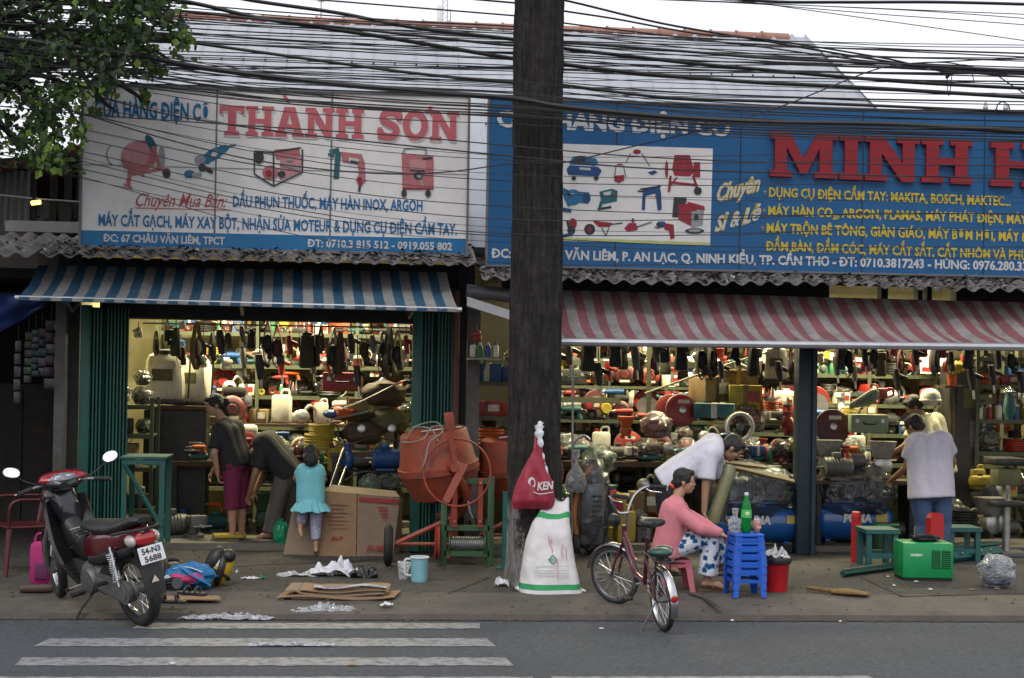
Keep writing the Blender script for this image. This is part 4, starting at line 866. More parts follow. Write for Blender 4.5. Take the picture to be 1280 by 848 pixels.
tl = kid(mb_, 'tail_light', lambda b: b.ell((-.31, 0, .705), (.06, .1, .06), mat('tail_red', (.35, .008, .01), .15, coat=.8)))
for sy in (1, -1): kid(tl, 'indicator', lambda b: b.ell((-.25, sy*.1, .70), (.09, .035, .045), mat('indicator_lens', (.42, .40, .38), .15, coat=.8)))
def mud(b):
    b.sheet(lambda u, v: V((-.28-.13*v-.03*sin(v*3), (u-.5)*(.19-.03*v), .64-.36*v)), 8, 10, blkp, True, thick=.012)
    b.prism([(-.07, .66), (.07, .66), (.075, .56), (-.075, .56)], .03, blkp, Matrix(((0, 1, 0, -.33), (1, 0, 0, 0), (0, 0, 1, 0), (0, 0, 0, 1))))
kid(mb_, 'mudguard', mud)
pc = V((-.405, 0, .60)); pn = V((-1, 0, .45)).normalized(); pu = V((.45, 0, 1)).normalized(); px_ = V((0, -1, 0))
def plate(b):
    M = Matrix((px_, -pn, pu)).transposed().to_4x4(); M.translation = pc
    b.prism([(-.098, -.066), (.098, -.066), (.104, -.06), (.104, .06), (.098, .066), (-.098, .066), (-.104, .06), (-.104, -.06)], .004, mat('plate_white', (.62, .63, .66), .45, var=.05, dirt=.1), M)
    blk = mat('plate_black', (.015, .015, .018), .5)
    o_ = pn*.001
    text(b, '54-N3', pc-px_*.078+pu*.008+o_, pc+px_*.078+pu*.008+o_, .044, blk, .02, out=pn, up=pu); text(b, '5688', pc-px_*.07-pu*.054+o_, pc+px_*.07-pu*.054+o_, .044, blk, .02, out=pn, up=pu)
kid(mb_, 'number_plate', plate)
kid(mb_, 'reflector', lambda b: b.prism([(-.03, .36), (.03, .36), (0, .41)], .006, mat('reflector_cream', (.6, .5, .4), .4), Matrix(((0, -1, 0, -.415), (-1, 0, 0, 0), (0, 0, 1, .03), (0, 0, 0, 1)))))
def shield(b):
    def fn(u, v):
        y = (u-.5)*2; wd = .20-.06*abs(v-.55)-.05*max(0, v-.8)*5; z = .86-.6*v; x = 1.02-.30*v**1.2-.10*abs(y)**1.8+.02*sin(v*4); return V((x, y*wd, z))
    b.sheet(fn, 22, 18, blkg, True, thick=.03)
kid(mb_, 'leg_shield', shield)
kid(mb_, 'front_cowl', lambda b: (loft(b, [((.86, 0, .74), .085, .1, 3), ((.95, 0, .82), .11, .14, 3), ((1.05, 0, .82), .12, .13, 2.6), ((1.13, 0, .76), .07, .08, 2.2), ((1.16, 0, .72), .02, .03, 2)], blkg),))
kid(mb_, 'tunnel', lambda b: (loft(b, [((.58, 0, .52), .075, .11, 3), ((.7, 0, .49), .07, .09, 3), ((.85, 0, .58), .08, .12, 3), ((.95, 0, .75), .07, .1, 3)], blkp), b.box((.88, 0, .66), (.03, .1, .06), mat('sticker_white', (.5, .5, .5), .5), ry=-.5)))
kid(mb_, 'front_fender', lambda b: b.sheet(lambda u, v: FT_ @ V((1.2+(R_+.025)*cos(-.35+2.5*u), (v-.5)*.11, R_+(R_+.025-.035*(2*v-1)**2)*sin(-.35+2.5*u))), 22, 8, mred, True, thick=.006))
def fork(b):
    for sy in (1, -1): b.tube([FT_ @ V((1.2, sy*.075, R_)), FT_ @ V((1.12, sy*.075, .5)), (1.03, sy*.06, .78)], [.026, .024, .017], steel, 10)
    b.tube([(1.08, 0, .62), (.93, 0, .98)], .03, blkp, 10)
kid(mb_, 'fork', fork)
ST_ = Matrix.Translation((.95, 0, .98)) @ Matrix.Rotation(-.33, 4, 'Z') @ Matrix.Translation((-.95, 0, -.98))
def hcowl(b):
    b.T = ST_; loft(b, [((.80, 0, .985), .05, .025, 2.4), ((.86, 0, .99), .135, .055, 2.4), ((.95, 0, .985), .16, .075, 2.4), ((1.04, 0, .965), .11, .07, 2.4), ((1.1, 0, .95), .04, .04, 2)], blkg)
    loft(b, [((.835, 0, 1.012), .05, .02, 2.2), ((.88, 0, 1.025), .19, .03, 2.2), ((.97, 0, 1.03), .17, .04, 2.2), ((1.04, 0, 1.01), .09, .03, 2)], mat('cowl_red', (.24, .010, .018), .25, coat=.6))
hc = kid(mb_, 'handlebar_cowl', hcowl)
kid(hc, 'instrument_panel', lambda b: (b.ell((.865, 0, 1.035), (.05, .1, .026), mat('dial_glass', (.12, .14, .17), .08, coat=1, var=.8, scale=30), Euler((0, -.5, 0))), b.ell((.85, .04, 1.045), (.02, .025, .012), mat('dial_white', (.4, .42, .45), .3)), b.ell((.85, -.04, 1.045), (.02, .025, .012), mat('dial_white', ''))), ST_)
kid(hc, 'headlight', lambda b: b.ell((1.08, 0, .955), (.04, .085, .05), mat('headlight_glass', (.4, .42, .45), .1, coat=1)), ST_)
for sy in (1, -1):
    kid(mb_, 'handlebar', lambda b: (b.tube([(.95, 0, .98), (.9, sy*.2, .985), (.83, sy*.34, .97)], .012, steel, 8),), ST_)
    kid(mb_, 'grip', lambda b: (b.tube([(.885, sy*.24, .98), (.83, sy*.35, .97)], .019, rub, 10),), ST_)
    kid(mb_, 'lever', lambda b: (b.tube([(.93, sy*.2, .985), (.91, sy*.28, .965), (.9, sy*.37, .95)], .007, chrome, 6),), ST_)
    mr = kid(mb_, 'mirror', lambda b: (b.tube(catmull([(.91, sy*.19, 1.0), (.9, sy*.29, 1.05), (.88, sy*.36, 1.12)], 4), .006, blkp, 6), b.ell((.875, sy*.375, 1.13), (.014, .068, .046), blkp, Euler((sy*.3, .5, .15)))), ST_)
    kid(mr, 'mirror_glass', lambda b: (b.ell((.8585, sy*.375, 1.139), (.005, .064, .042), mat('mirror_glass', (.92, .92, .93), .03, metal=1, var=0), Euler((sy*.3, .5, .15))),), ST_)
def rackb(b):
    for dx in (0, .07): b.tube([(.66+dx, -.1, .64+dx*.2), (.66+dx, .1, .64+dx*.2)], .005, chrome, 6)
    for y in (-.1, .0, .1): b.tube([(.62, y, .63), (.78, y, .5)], .005, chrome, 6)
    b.tube([(.78, -.1, .5), (.78, .1, .5)], .005, chrome, 6); b.tube([(.62, -.1, .63), (.62, .1, .63)], .005, chrome, 6)
kid(mb_, 'luggage_rack', rackb)
kid(mb_, 'brake_hose', lambda b: (b.tube(catmull([(.92, .22, .98), (1.0, .16, .86), (1.08, .09, .6), (1.15, .08, .38)], 6), .005, rub, 5), b.tube(catmull([(.92, -.22, .98), (1.02, -.14, .88), (1.06, -.08, .7)], 6), .005, rub, 5)))

for o_ in [k for c_ in mb_.children for k in (c_, *c_.children)]:   # short tail
    if o_.name.split('.')[0] in ('wheel', 'tyre', 'rim', 'chain_case', 'brake_drum', 'swing_arm', 'shock_absorber', 'spring', 'exhaust'): continue
    for v_ in o_.data.vertices:
        if v_.co.x < .1: v_.co.x = .1+(v_.co.x-.1)*.72
# bicycle
br = G(829, 789, ROADZ)
bk = thing('bicycle', 'small maroon bicycle with chrome handlebars standing on the road beside the seated woman', 'bicycle', br)
bk.rotation_mode = 'QUATERNION'; bk.rotation_quaternion = (Matrix.Rotation(radians(100), 4, 'Z') @ Matrix.Rotation(-.072, 4, 'Y') @ Matrix.Rotation(-.07, 4, 'X')).to_quaternion()
bm_ = mat('bicycle_maroon', (.085, .010, .02), .35, coat=.3, var=.25, scale=9); RB = .238; WB = .98
SB = Matrix.Translation((WB-.1, 0, .5)) @ Matrix.Rotation(.62, 4, 'Z') @ Matrix.Translation((-(WB-.1), 0, -.5))
wheel(bk, (0, 0, RB), RB, .02, 28, 'wheel', hub=.022); wheel(bk, (WB, 0, RB), RB, .02, 28, 'wheel', T=SB, hub=.02)
def bfr(b):
    b.tube(catmull([(WB-.115, 0, .56), (WB-.25, 0, .42), (.62, 0, .32), (.4, 0, .3)], 5), .021, bm_, 10); b.tube(catmull([(WB-.11, 0, .62), (WB-.26, 0, .5), (.6, 0, .42), (.32, 0, .46)], 5), .015, bm_, 10)
    b.tube([(.4, 0, .28), (.29, 0, .66)], .018, bm_, 10); b.tube([(WB-.095, 0, .48), (WB-.13, 0, .66)], .021, bm_, 10)
    for sy in (1, -1): b.tube([(0, sy*.05, RB), (.4, sy*.03, .28)], .009, bm_, 6); b.tube([(0, sy*.05, RB), (.32, sy*.025, .55)], .008, bm_, 6)
kid(bk, 'frame', bfr)
kid(bk, 'fork', lambda b: [b.tube([(WB, sy*.045, RB), (WB-.04, sy*.045, .36), (WB-.1, sy*.03, .5)], .01, bm_, 7) for sy in (1, -1)], SB)
kid(bk, 'seat_post', lambda b: b.tube([(.3, 0, .6), (.27, 0, .76)], .012, chrome, 8))
kid(bk, 'saddle', lambda b: loft(b, [((.12, 0, .79), .03, .02, 2.2), ((.16, 0, .795), .1, .035, 2.2), ((.24, 0, .79), .1, .035, 2.2), ((.33, 0, .785), .045, .028, 2.2), ((.42, 0, .785), .022, .02, 2.2), ((.44, 0, .785), .008, .008, 2)], blkp))
def hb(b):
    b.tube([(WB-.13, 0, .6), (WB-.15, 0, .76)], .013, chrome, 8)
    for sy in (1, -1): b.tube(catmull([(WB-.15, 0, .76), (WB-.1, sy*.07, .77), (WB-.11, sy*.16, .88), (WB-.18, sy*.24, .94), (WB-.32, sy*.27, .94)], 6), .011, chrome, 8)
kid(bk, 'handlebar', hb, SB)
for sy in (1, -1):
    kid(bk, 'grip', lambda b: b.tube([(WB-.2, sy*.247, .94), (WB-.34, sy*.275, .94)], .017, rub, 8), SB)
    kid(bk, 'brake_lever', lambda b: b.tube([(WB-.14, sy*.235, .93), (WB-.2, sy*.25, .9), (WB-.3, sy*.265, .895)], .005, chrome, 6), SB)
def bfend(c, r, a0, a1, w_, T): return lambda b: b.sheet(lambda u, v: T @ V((c+(r+.024)*cos(a0+(a1-a0)*u), (v-.5)*w_, RB+(r+.024-.02*(2*v-1)**2)*sin(a0+(a1-a0)*u))), 22, 6, chrome, True, thick=.003)
kid(bk, 'rear_fender', bfend(0, RB, .9, 3.5, .055, Matrix.Identity(4))); kid(bk, 'front_fender', bfend(WB, RB, .1, 2.3, .055, SB))
def rack(b):
    for y in (-.055, 0, .055): b.tube([(.27, y, .56), (-.14, y, .545)], .006, blkp, 6)
    for x in (-.14, 0, .14, .27): b.tube([(x, -.06, .552), (x, .06, .552)], .006, blkp, 6)
    for sy in (1, -1): b.tube([(0, sy*.06, RB), (-.04, sy*.058, .545)], .006, blkp, 6)
kid(bk, 'luggage_rack', rack)
kid(bk, 'chain_guard', lambda b: b.prism([(-.03, RB+.03), (.38, .36), (.47, .33), (.48, .26), (.42, .22), (.0, RB-.03)], .012, bm_, Matrix.Translation((0, -.06, 0))))
def ped(b):
    b.lathe([(.07, -.004), (.07, .004)], chrome, (.4, -.045, .28), (0, 1, 0), 24); b.tube([(.4, -.07, .28), (.4, .07, .28)], .012, steel, 8)
    b.tube([(.4, .07, .28), (.47, .08, .16)], .009, chrome, 6); b.tube([(.4, -.075, .28), (.33, -.085, .4)], .009, chrome, 6); b.box((.47, .12, .155), (.08, .07, .02), rub, bev=.005); b.box((.33, -.125, .4), (.08, .07, .02), rub, bev=.005)
kid(bk, 'pedal_crank', ped)
kid(bk, 'lamp', lambda b: (b.lathe([(.02, 0), (.05, .02), (.055, .07), (.05, .08)], blkp, (WB-.06, 0, .68), (1, 0, .1), 14),), SB)
kid(bk, 'side_stand', lambda b: b.tube([(.02, .05, RB-.02), (.06, .16, -.01), (.1, .17, -.015)], .008, steel, 6))
kid(bk, 'reflector', lambda b: b.lathe([(.025, 0), (.028, .015), (.01, .02)], mat('tail_red', ''), (-.25, 0, .3), (-1, 0, 0), 12))
t = thing('folded_tarp', 'dark green folded plastic sheet tied on the rear rack of the bicycle', 'tarpaulin', bk.location+bk.rotation_quaternion @ V((.03, 0, .56)))
kid(t, 'sheet', lambda b: (b.ell((0, 0, .035), (.1, .09, .04), mat('plastic_dark_green', (.02, .06, .05), .4, var=.5)), b.ell((.03, .05, .05), (.08, .06, .035), mat('plastic_dark_green', ''))))

# ================================================================== THINGS ON THE PAVEMENT
def at(px, py, z=0): return G(px, py, z)
def S(o): return ppm(o.y)                    # photo pixels per metre at a thing
wrap = wrapmat('clear_wrap'); wrap2 = wrapmat('clear_wrap_cloudy', (.85, .88, .9), .18, 12); bagm = wrapmat('thin_bag', (.8, .82, .85), .2, 9)
card = mat('cardboard', (.25, .155, .085), .9, var=.14, scale=5, dirt=.3, dirtc=(.14, .085, .05)); card2 = mat('cardboard_grey', (.22, .16, .11), .9, var=.15, scale=5, dirt=.3)
cream = mat('paper_white', (.55, .55, .56), .8, var=.1); inkr = mat('ink_red', (.25, .03, .03), .8)
orange = mat('machine_orange', (.23, .036, .014), .6, var=.35, scale=7, dirt=.75, dirtc=(.085, .05, .035), dscale=6, bump=.3)
mgreen = mat('machine_green', (.028, .085, .035), .5, var=.25, scale=7, dirt=.5, dirtc=(.05, .05, .03))
teal = mat('teal_paint', (.008, .095, .08), .5, var=.25, scale=6, dirt=.4)
bred = mat('blade_red', (.40, .015, .018), .4, var=.15, scale=6, dirt=.2)

def blob(b, c, r, m, seed=0, amp=.3, f_=3., n=26, k=16, floor=None, sq=None):
    """crumpled bag-like lump"""
    vs = []; c = V(c)
    def pt(a, e):
        d = V((cos(e)*cos(a), cos(e)*sin(a), sin(e))); q = 1+amp*mnoise.noise(d*f_+V((seed*3.1, seed, 0)))+amp*.4*mnoise.noise(d*f_*2.7+V((seed, 0, 5)))
        p = c+V((d.x*r[0]*q, d.y*r[1]*q, d.z*r[2]*q))
        if floor is not None: p.z = max(p.z, floor)
        return p
    b.sheet(lambda u, v: pt(2*pi*u, -pi/2+pi*v), n, k, m, True)
    return b
def crumple(b, c, sx, sy, h, m, seed=0, n=24, f_=1.7, rz=0, thick=.002):
    c = V(c); R = Matrix.Rotation(rz, 3, 'Z')
    def fn(u, v):
        x = (u-.5)*2; y = (v-.5)*2; e = 1-max(abs(x), abs(y))**2*.6; ex_ = sx/max(sy, .01); a = mnoise.noise(V((x*f_*ex_**.5, y*f_, seed)))+.3*mnoise.noise(V((x*f_*2.3*ex_**.5, y*f_*2.3, seed+4)))
        q = 1+.25*mnoise.noise(V((x*2, y*2, seed+9))); return c+R @ V((x*sx*q, y*sy*q, 0))+V((0, 0, max(.004, h*(.45+.8*a)*e)))
    b.sheet(fn, n, n, m, True, thick=thick)

# red plastic chair far left
p = at(28, 716); t = thing('plastic_chair', 'dark red plastic armchair at the left edge beside the motorcycle', 'chair', p, radians(-60)); cr = mat('chair_red', (.065, .007, .009), .4, var=.15)
kid(t, 'seat', lambda b: b.box((0, 0, .42), (.44, .42, .025), cr, bev=.012))
kid(t, 'backrest', lambda b: (b.tube(catmull([(-.2, .2, .42), (-.22, .25, .65), (-.17, .28, .8), (.17, .28, .8), (.22, .25, .65), (.2, .2, .42)], 6), .02, cr, 8), [b.box((x, .245, .61), (.035, .015, .36), cr, rx=-.15) for x in (-.12, -.04, .04, .12)], b.box((0, .27, .78), (.3, .02, .06), cr)))
for sx in (-1, 1):
    kid(t, 'armrest', lambda b: b.tube(catmull([(sx*.22, .24, .66), (sx*.25, .05, .66), (sx*.25, -.18, .64), (sx*.22, -.2, .43)], 6), .02, cr, 8, flat=.7))
    for sy in (-1, 1): kid(t, 'leg', lambda b: b.tube([(sx*.19, sy*.18, .42), (sx*.23, sy*.22, 0)], [.028, .02], cr, 8))
p = at(50, 731); t = thing('school_bag', 'bright pink cloth bag with dark spots standing behind the front wheel of the motorcycle', 'bag', p); pk = mat('bag_magenta', (.30, .01, .11), .7, var=.35, scale=16)
kid(t, 'pouch', lambda b: (b.box((0, 0, .18), (.17, .12, .36), pk, bev=.045), b.box((.02, -.065, .12), (.11, .03, .14), mat('bag_plum', (.10, .01, .06), .7), bev=.015)))
kid(t, 'strap', lambda b: b.tube(catmull([(-.05, 0, .35), (-.03, 0, .42), (.03, 0, .42), (.05, 0, .35)], 5), .01, pk, 6))
p = at(46, 741); t = tag(kid(None, 'shoe', lambda b: loft(b, [((-.13, 0, .03), .03, .028, 2.6), ((-.06, 0, .035), .042, .034, 2.6), ((.06, 0, .035), .04, .034, 2.6), ((.13, 0, .04), .032, .036, 2.4)], mat('shoe_brown', (.06, .035, .025), .6))), 'brown shoe lying on the pavement under the pink cloth bag', 'shoe'); t.location = p
# teal angle iron stand with carton
p = at(182, 690); p.y = 15.75; p.z = 0; k = 1/ppm(15.75); t = thing('steel_stand', 'teal angle iron stand with a diagonal brace behind the motorcycle seat', 'stand', p); w_, h_ = .36, .93
for sx in (-1, 1):
    for sy in (0, 1): kid(t, 'leg', lambda b: (b.box((sx*w_/2, sy*.5, h_/2), (.05, .006, h_), teal), b.box((sx*(w_/2+.022), sy*.5+.025, h_/2), (.006, .05, h_), teal)))
kid(t, 'top_frame', lambda b: (b.box((0, .25, h_+.012), (w_+.08, .56, .02), teal), b.box((0, -.006, h_-.03), (w_, .006, .05), teal)))
kid(t, 'brace', lambda b: b.tube([(-w_/2, -.012, h_-.05), (w_/2, -.012, .28)], .022, teal, 4))
# bags on the ground
p = at(237, 751); t = tag(kid(None, 'cardboard_sheet', lambda b: b.add([(-.28, 0, .004), (.24, 0, .004), (.21, .17, .008), (-.26, .17, .005), (-.28, 0, .012), (.24, 0, .012), (.21, .17, .016), (-.26, .17, .013)], [(3, 2, 1, 0), (4, 5, 6, 7), (0, 1, 5, 4), (1, 2, 6, 5), (2, 3, 7, 6), (3, 0, 4, 7)], card)), 'flat tan cardboard sheet under the black sandals beside the motorcycle', 'cardboard'); t.location = p
p = at(238, 737); t = thing('backpack', 'crumpled blue and pink school backpack lying beside the motorcycle', 'bag', p); bl = mat('bag_blue', (.01, .14, .33), .7, var=.3, scale=9); bp2 = mat('bag_pink', (.48, .04, .16), .7, var=.25, scale=9)
kid(t, 'body', lambda b: blob(b, (0, .05, .10), (.2, .14, .11), bl, 3, .3, 2.4, floor=.0)); kid(t, 'front_pocket', lambda b: (blob(b, (-.03, -.05, .1), (.15, .06, .045), bp2, 4, .3, 3, 18, 10), blob(b, (-.16, -.02, .05), (.06, .08, .06), bp2, 6, .3, 3, 18, 10, .0)))
kid(t, 'strap', lambda b: (b.tube(catmull([(-.1, -.02, .2), (0, -.12, .15), (.12, -.1, .08), (.17, -.05, .04)], 6), .014, bl, 6, flat=.4), b.tube(catmull([(-.14, 0, .17), (-.02, -.05, .19), (.1, -.06, .15)], 6), .012, mat('bag_white', (.5, .5, .55), .7), 6, flat=.4)))
p = at(264, 732); t = thing('backpack', 'black and yellow rounded backpack leaning on the blue one', 'bag', p); yl = mat('bag_yellow', (.55, .36, .01), .6, var=.15); T = Matrix.Rotation(.45, 4, 'Y')
kid(t, 'shell', lambda b: (b.ell((0, .02, .16), (.1, .11, .17), yl),), T); kid(t, 'rim', lambda b: (b.torus((0, .02, .16), .125, .03, blkp, (1, .15, .2), 24, 8), b.ell((-.07, .02, .2), (.07, .11, .13), blkp), b.ell((.02, -.02, .29), (.06, .08, .06), blkp), b.torus((0, .02, .11), .11, .014, blkp, (0, .3, 1), 24, 6)), T)
kid(t, 'badge', lambda b: (b.box((.0, -.085, .2), (.07, .02, .06), cream, bev=.008),), T)
p = at(216, 727); t = thing('camera_bag', 'small black round bag beside the blue and pink backpack', 'bag', p); kid(t, 'pouch', lambda b: b.lathe([(.02, 0), (.075, .01), (.08, .13), (.065, .16), (.02, .17)], blkp, (0, 0, 0), (0, 0, 1), 18)); kid(t, 'lid', lambda b: b.torus((0, 0, .16), .062, .018, blkp, (.1, -.4, 1)))
def sandal_(name, lab, px, py, rz):
    t = thing(name, lab, 'sandal', at(px, py)+V((0, 0, .012)), rz); kid(t, 'sole', lambda b: loft(b, [((-.13, 0, .012), .03, .014, 2.6), ((-.05, 0, .014), .036, .016, 2.6), ((.05, 0, .012), .045, .014, 2.6), ((.13, 0, .014), .03, .012, 2.4)], blkp)); kid(t, 'strap', lambda b: (b.torus((.05, 0, .02), .045, .013, blkp, (1, 0, .1), 16, 6, 0, pi), b.torus((-.06, 0, .03), .038, .01, blkp, (1, 0, -.3), 16, 6, 0, pi)))
sandal_('sandal', 'black sandal lying on the flat cardboard sheet', 240, 746, 2.6); sandal_('sandal', 'black sandal lying on the kerb below the cardboard sheet', 212, 756, 3.0)
# flattened cartons with papers
p = at(418, 748); t = thing('cardboard_pile', 'pile of flattened cardboard with a printed silver sheet on top near the kerb', 'cardboard', p); Rn = random.Random(4)
for i, (x0, x1, y0, y1, z, tl_, mm) in enumerate(((-.46, .48, -.02, .3, .012, .01, card), (-.4, .40, .02, .27, .035, .03, card2), (-.28, .43, .03, .3, .06, .02, card), (-.17, .42, .03, .26, .085, -.02, mat('printed_silver', (.36, .38, .40), .4, var=.5, scale=26)))):
    kid(t, 'cardboard_sheet', lambda b: (b.sheet(lambda u, v: V((x0+(x1-x0)*u+.06*v*(1-i*.3), y0+(y1-y0)*v, z+tl_*(v-.3)+.012*sin(u*7+i)+(.02 if u < .12 and i == 1 else 0))), 18, 4, mm, False, thick=.008), b.box(((x0+x1)/2+.02, y0+.13, z-.014), ((x1-x0)*.8, .2, .02), card2)))
p = at(414, 720); t = thing('plastic_bag', 'crumpled white plastic bag behind the flattened cardboard', 'bag', p); kid(t, 'film', lambda b: (crumple(b, (0, 0, .0), .2, .09, .17, mat('bag_film_white', (.55, .56, .60), .35, var=.12), 3), crumple(b, (.1, .02, .0), .13, .09, .2, mat('bag_film_white', ''), 6)))
p = at(455, 722); t = tag(kid(None, 'plastic_bag', lambda b: (crumple(b, (0, 0, 0), .12, .07, .13, mat('bag_black', (.012, .012, .013), .4), 9), blob(b, (.07, 0, .05), (.04, .04, .05), mat('bag_black', ''), 2))), 'small black plastic bag beside the white one behind the cardboard', 'bag'); t.location = p
p = at(370, 720); t = tag(kid(None, 'plastic_sheet', lambda b: crumple(b, (0, 0, 0), .16, .08, .06, bagm, 12)), 'limp clear plastic sheet left of the white plastic bag', 'plastic sheet'); t.location = p
p = at(503, 725); t = thing('plastic_cup', 'crushed clear plastic cup standing beside the light blue mug', 'cup', p); kid(t, 'cup', lambda b: b.lathe([(.035, 0), (.04, .05), (.055, .12), (.06, .15)], wrap2, (0, 0, 0), (.1, 0, 1), 14, cap=False)); kid(t, 'rim', lambda b: b.torus((.015, 0, .15), .06, .005, wrap2, (.1, 0, 1), 18, 5))
p = at(524, 727); t = thing('plastic_mug', 'light blue plastic mug with a white handle on the pavement before the cement mixer', 'mug', p); mbl = mat('mug_blue', (.20, .42, .48), .4, var=.08)
kid(t, 'mug', lambda b: b.lathe([(.068, 0), (.072, .02), (.075, .19), (.08, .21), (.07, .205), (.066, .03), (.01, .02)], mbl, n=24)); kid(t, 'rim', lambda b: b.torus((0, 0, .21), .077, .008, cream, (0, 0, 1))); kid(t, 'handle', lambda b: b.tube(catmull([(-.07, 0, .19), (-.125, 0, .185), (-.125, 0, .07), (-.07, 0, .05)], 6), .01, cream, 8))
p = at(318, 724); t = thing('litter_scrap', 'crumpled white and green wrapper lying on the pavement', 'litter', p); kid(t, 'wrapper', lambda b: crumple(b, (-.03, 0, 0), .08, .03, .035, cream, 5)); kid(t, 'foil', lambda b: crumple(b, (.07, .02, 0), .035, .03, .05, mat('wrapper_green', (.01, .12, .05), .5), 7))
for px, py, s_, lab in ((483, 754, .05, 'white paper scrap on the kerb below the cardboard pile'), (296, 716, .012, 'tiny white paper bit near the green wrapper')):
    t = tag(kid(None, 'paper_scrap', lambda b: crumple(b, (0, 0, 0), s_, s_*.6, .04, cream, px)), lab, 'litter'); t.location = at(px, py)+V((0, 0, -.02 if py > 750 else 0))
for i, (px, py, sx, sy, h, lab) in enumerate(((405, 771, .28, .09, .12, 'puffed clear plastic film lying in the gutter below the cardboard pile'), (285, 775, .34, .05, .06, 'torn clear plastic strips in the gutter beside the rear motorcycle wheel'), (490, 774, .2, .04, .05, 'thin clear plastic strip in the gutter right of the puffed film'), (366, 808, .28, .035, .04, 'flattened clear plastic strip lying across a crosswalk stripe'))):
    t = tag(kid(None, 'plastic_film', lambda b: (crumple(b, (0, 0, 0), sx, sy, h, bagm, 20+i, 34, 2.4), crumple(b, (.05, .02, 0), sx*.7, sy*.7, h*.9, bagm, 31+i, 30, 2.8, .1))), lab, 'plastic film'); t.location = at(px, py, ROADZ)+V((0, 0, .006))
Rn = random.Random(9)
for i, (px, py) in enumerate(((640, 773), (752, 787), (915, 777), (965, 776), (1050, 778), (215, 831), (440, 833), (1118, 733), (1145, 728), (1215, 738), (1110, 722), (1163, 738), (1246, 737))):
    t = tag(kid(None, 'paper_scrap', lambda b: crumple(b, (0, 0, 0), Rn.uniform(.012, .03), .012, .02, cream if i % 3 else card, i, 6)), 'tiny pale scrap of litter lying on the road or pavement', 'litter', 'tiny litter scraps'); t.location = at(px, py, ROADZ if py > 772 else 0)+V((0, 0, .004))

b = MB(); gm_ = [mat('grit_pale', (.14, .13, .12), .9), mat('grit_dark', (.02, .018, .016), .9), mat('dry_leaf', (.085, .055, .025), .9)]
for i in range(1500):
    u = Rn.random(); yy = (12.36+abs(Rn.gauss(0, .07))) if u < .3 else Rn.uniform(12.5, 16.1); x = Rn.uniform(-4, 7.5); z = ROADZ+.005 if yy < 12.47 else (.003 if yy > 13.25 else -.045+(yy-12.46)/.84*.047+.006); r_ = Rn.uniform(.004, .013); k = Rn.choice((0, 1, 1, 2))
    if k == 2: r_ *= 2.2
    a = Rn.random()*6.3; d = V((cos(a), sin(a), 0)); q = V((-sin(a), cos(a), 0)); p = V((x, yy, z)); b.add([p-d*r_, p-q*r_*.5, p+d*r_, p+q*r_*.6, p+V((0, 0, r_*.6))], [(0, 1, 4), (1, 2, 4), (2, 3, 4), (3, 0, 4)], gm_[k])
tag(b.build('grit'), 'fine grit, dust and dry leaf bits scattered over the pavement and gutter', 'grit', kind='stuff')
# big flattened carton standing against the shop
pa, pb = at(357, 694), at(497, 698); Yk = pb.y+.14; k = 1/ppm(Yk); t = thing('cardboard_box', 'large opened brown carton with faded red print standing beside the little girl', 'carton', (pa+pb)/2); T = Matrix.Translation(-(pa+pb)/2)
pq = lambda x, y, dy=0: P(x, y, Yk+dy)
def cardpanel(pts, dy, m=card):
    def fn(b):
        q = [pq(x, y, dy+d) for x, y, d in pts]; b.add(q+[v+V((0, .012, 0)) for v in q], [tuple(range(len(q)))[::-1], tuple(range(len(q), 2*len(q)))]+[(i, (i+1) % len(q), len(q)+(i+1) % len(q), len(q)+i) for i in range(len(q))], m)
    return fn
kid(t, 'panel', cardpanel([(397, 697, 0), (445, 697, 0), (446, 617, .03), (404, 615, .03)], 0), T); kid(t, 'panel', cardpanel([(446, 697, 0), (491, 698, .05), (500, 623, .06), (447, 617, .03)], 0.003, card2), T)
kid(t, 'flap', cardpanel([(354, 693, -.06), (397, 694, -.02), (402, 640, .04), (366, 634, .02)], .04, card2), T)
kid(t, 'side', cardpanel([(491, 698, .0), (501, 692, .35), (504, 622, .38), (500, 623, .06)], .01, card2), T)
kid(t, 'flap', cardpanel([(404, 614, .03), (500, 622, .06), (494, 614, .2), (415, 606, .2)], 0, card2), T)
def prt(b):
    o_ = V((0, -.004, 0))
    for (xa, ya, xb, yb, cap, s) in ((414, 676, 438, 675, 5, 'PUMA'), (458, 689, 487, 688, 7, 'PUMA')): text(b, s, pq(xa, ya, -.001)+o_, pq(xb, yb, .03)+o_, cap*k, inkr, .03, shear=.2)
    b.add([pq(449, 627, .02), pq(498, 630, .045), pq(498.4, 624.5, .05), pq(449, 621.5, .022)], [(0, 1, 2, 3)], inkr)
    for i in range(7): y = 632+i*5; x = 408+Rn.random()*6; b.add([pq(x, y, .012), pq(x+18+Rn.random()*12, y+.4, .012), pq(x+18, y-1.2, .012), pq(x, y-1.2, .012)], [(0, 1, 2, 3)], mat('ink_brown', (.15, .06, .04), .8))
    for i in range(4): b.add([pq(472+i*2, 634+i*4, .02), pq(484, 634+i*4, .025), pq(484, 636+i*4, .025), pq(472+i*2, 636+i*4, .02)], [(3, 2, 1, 0)], inkr)
kid(t, 'print', prt, T)

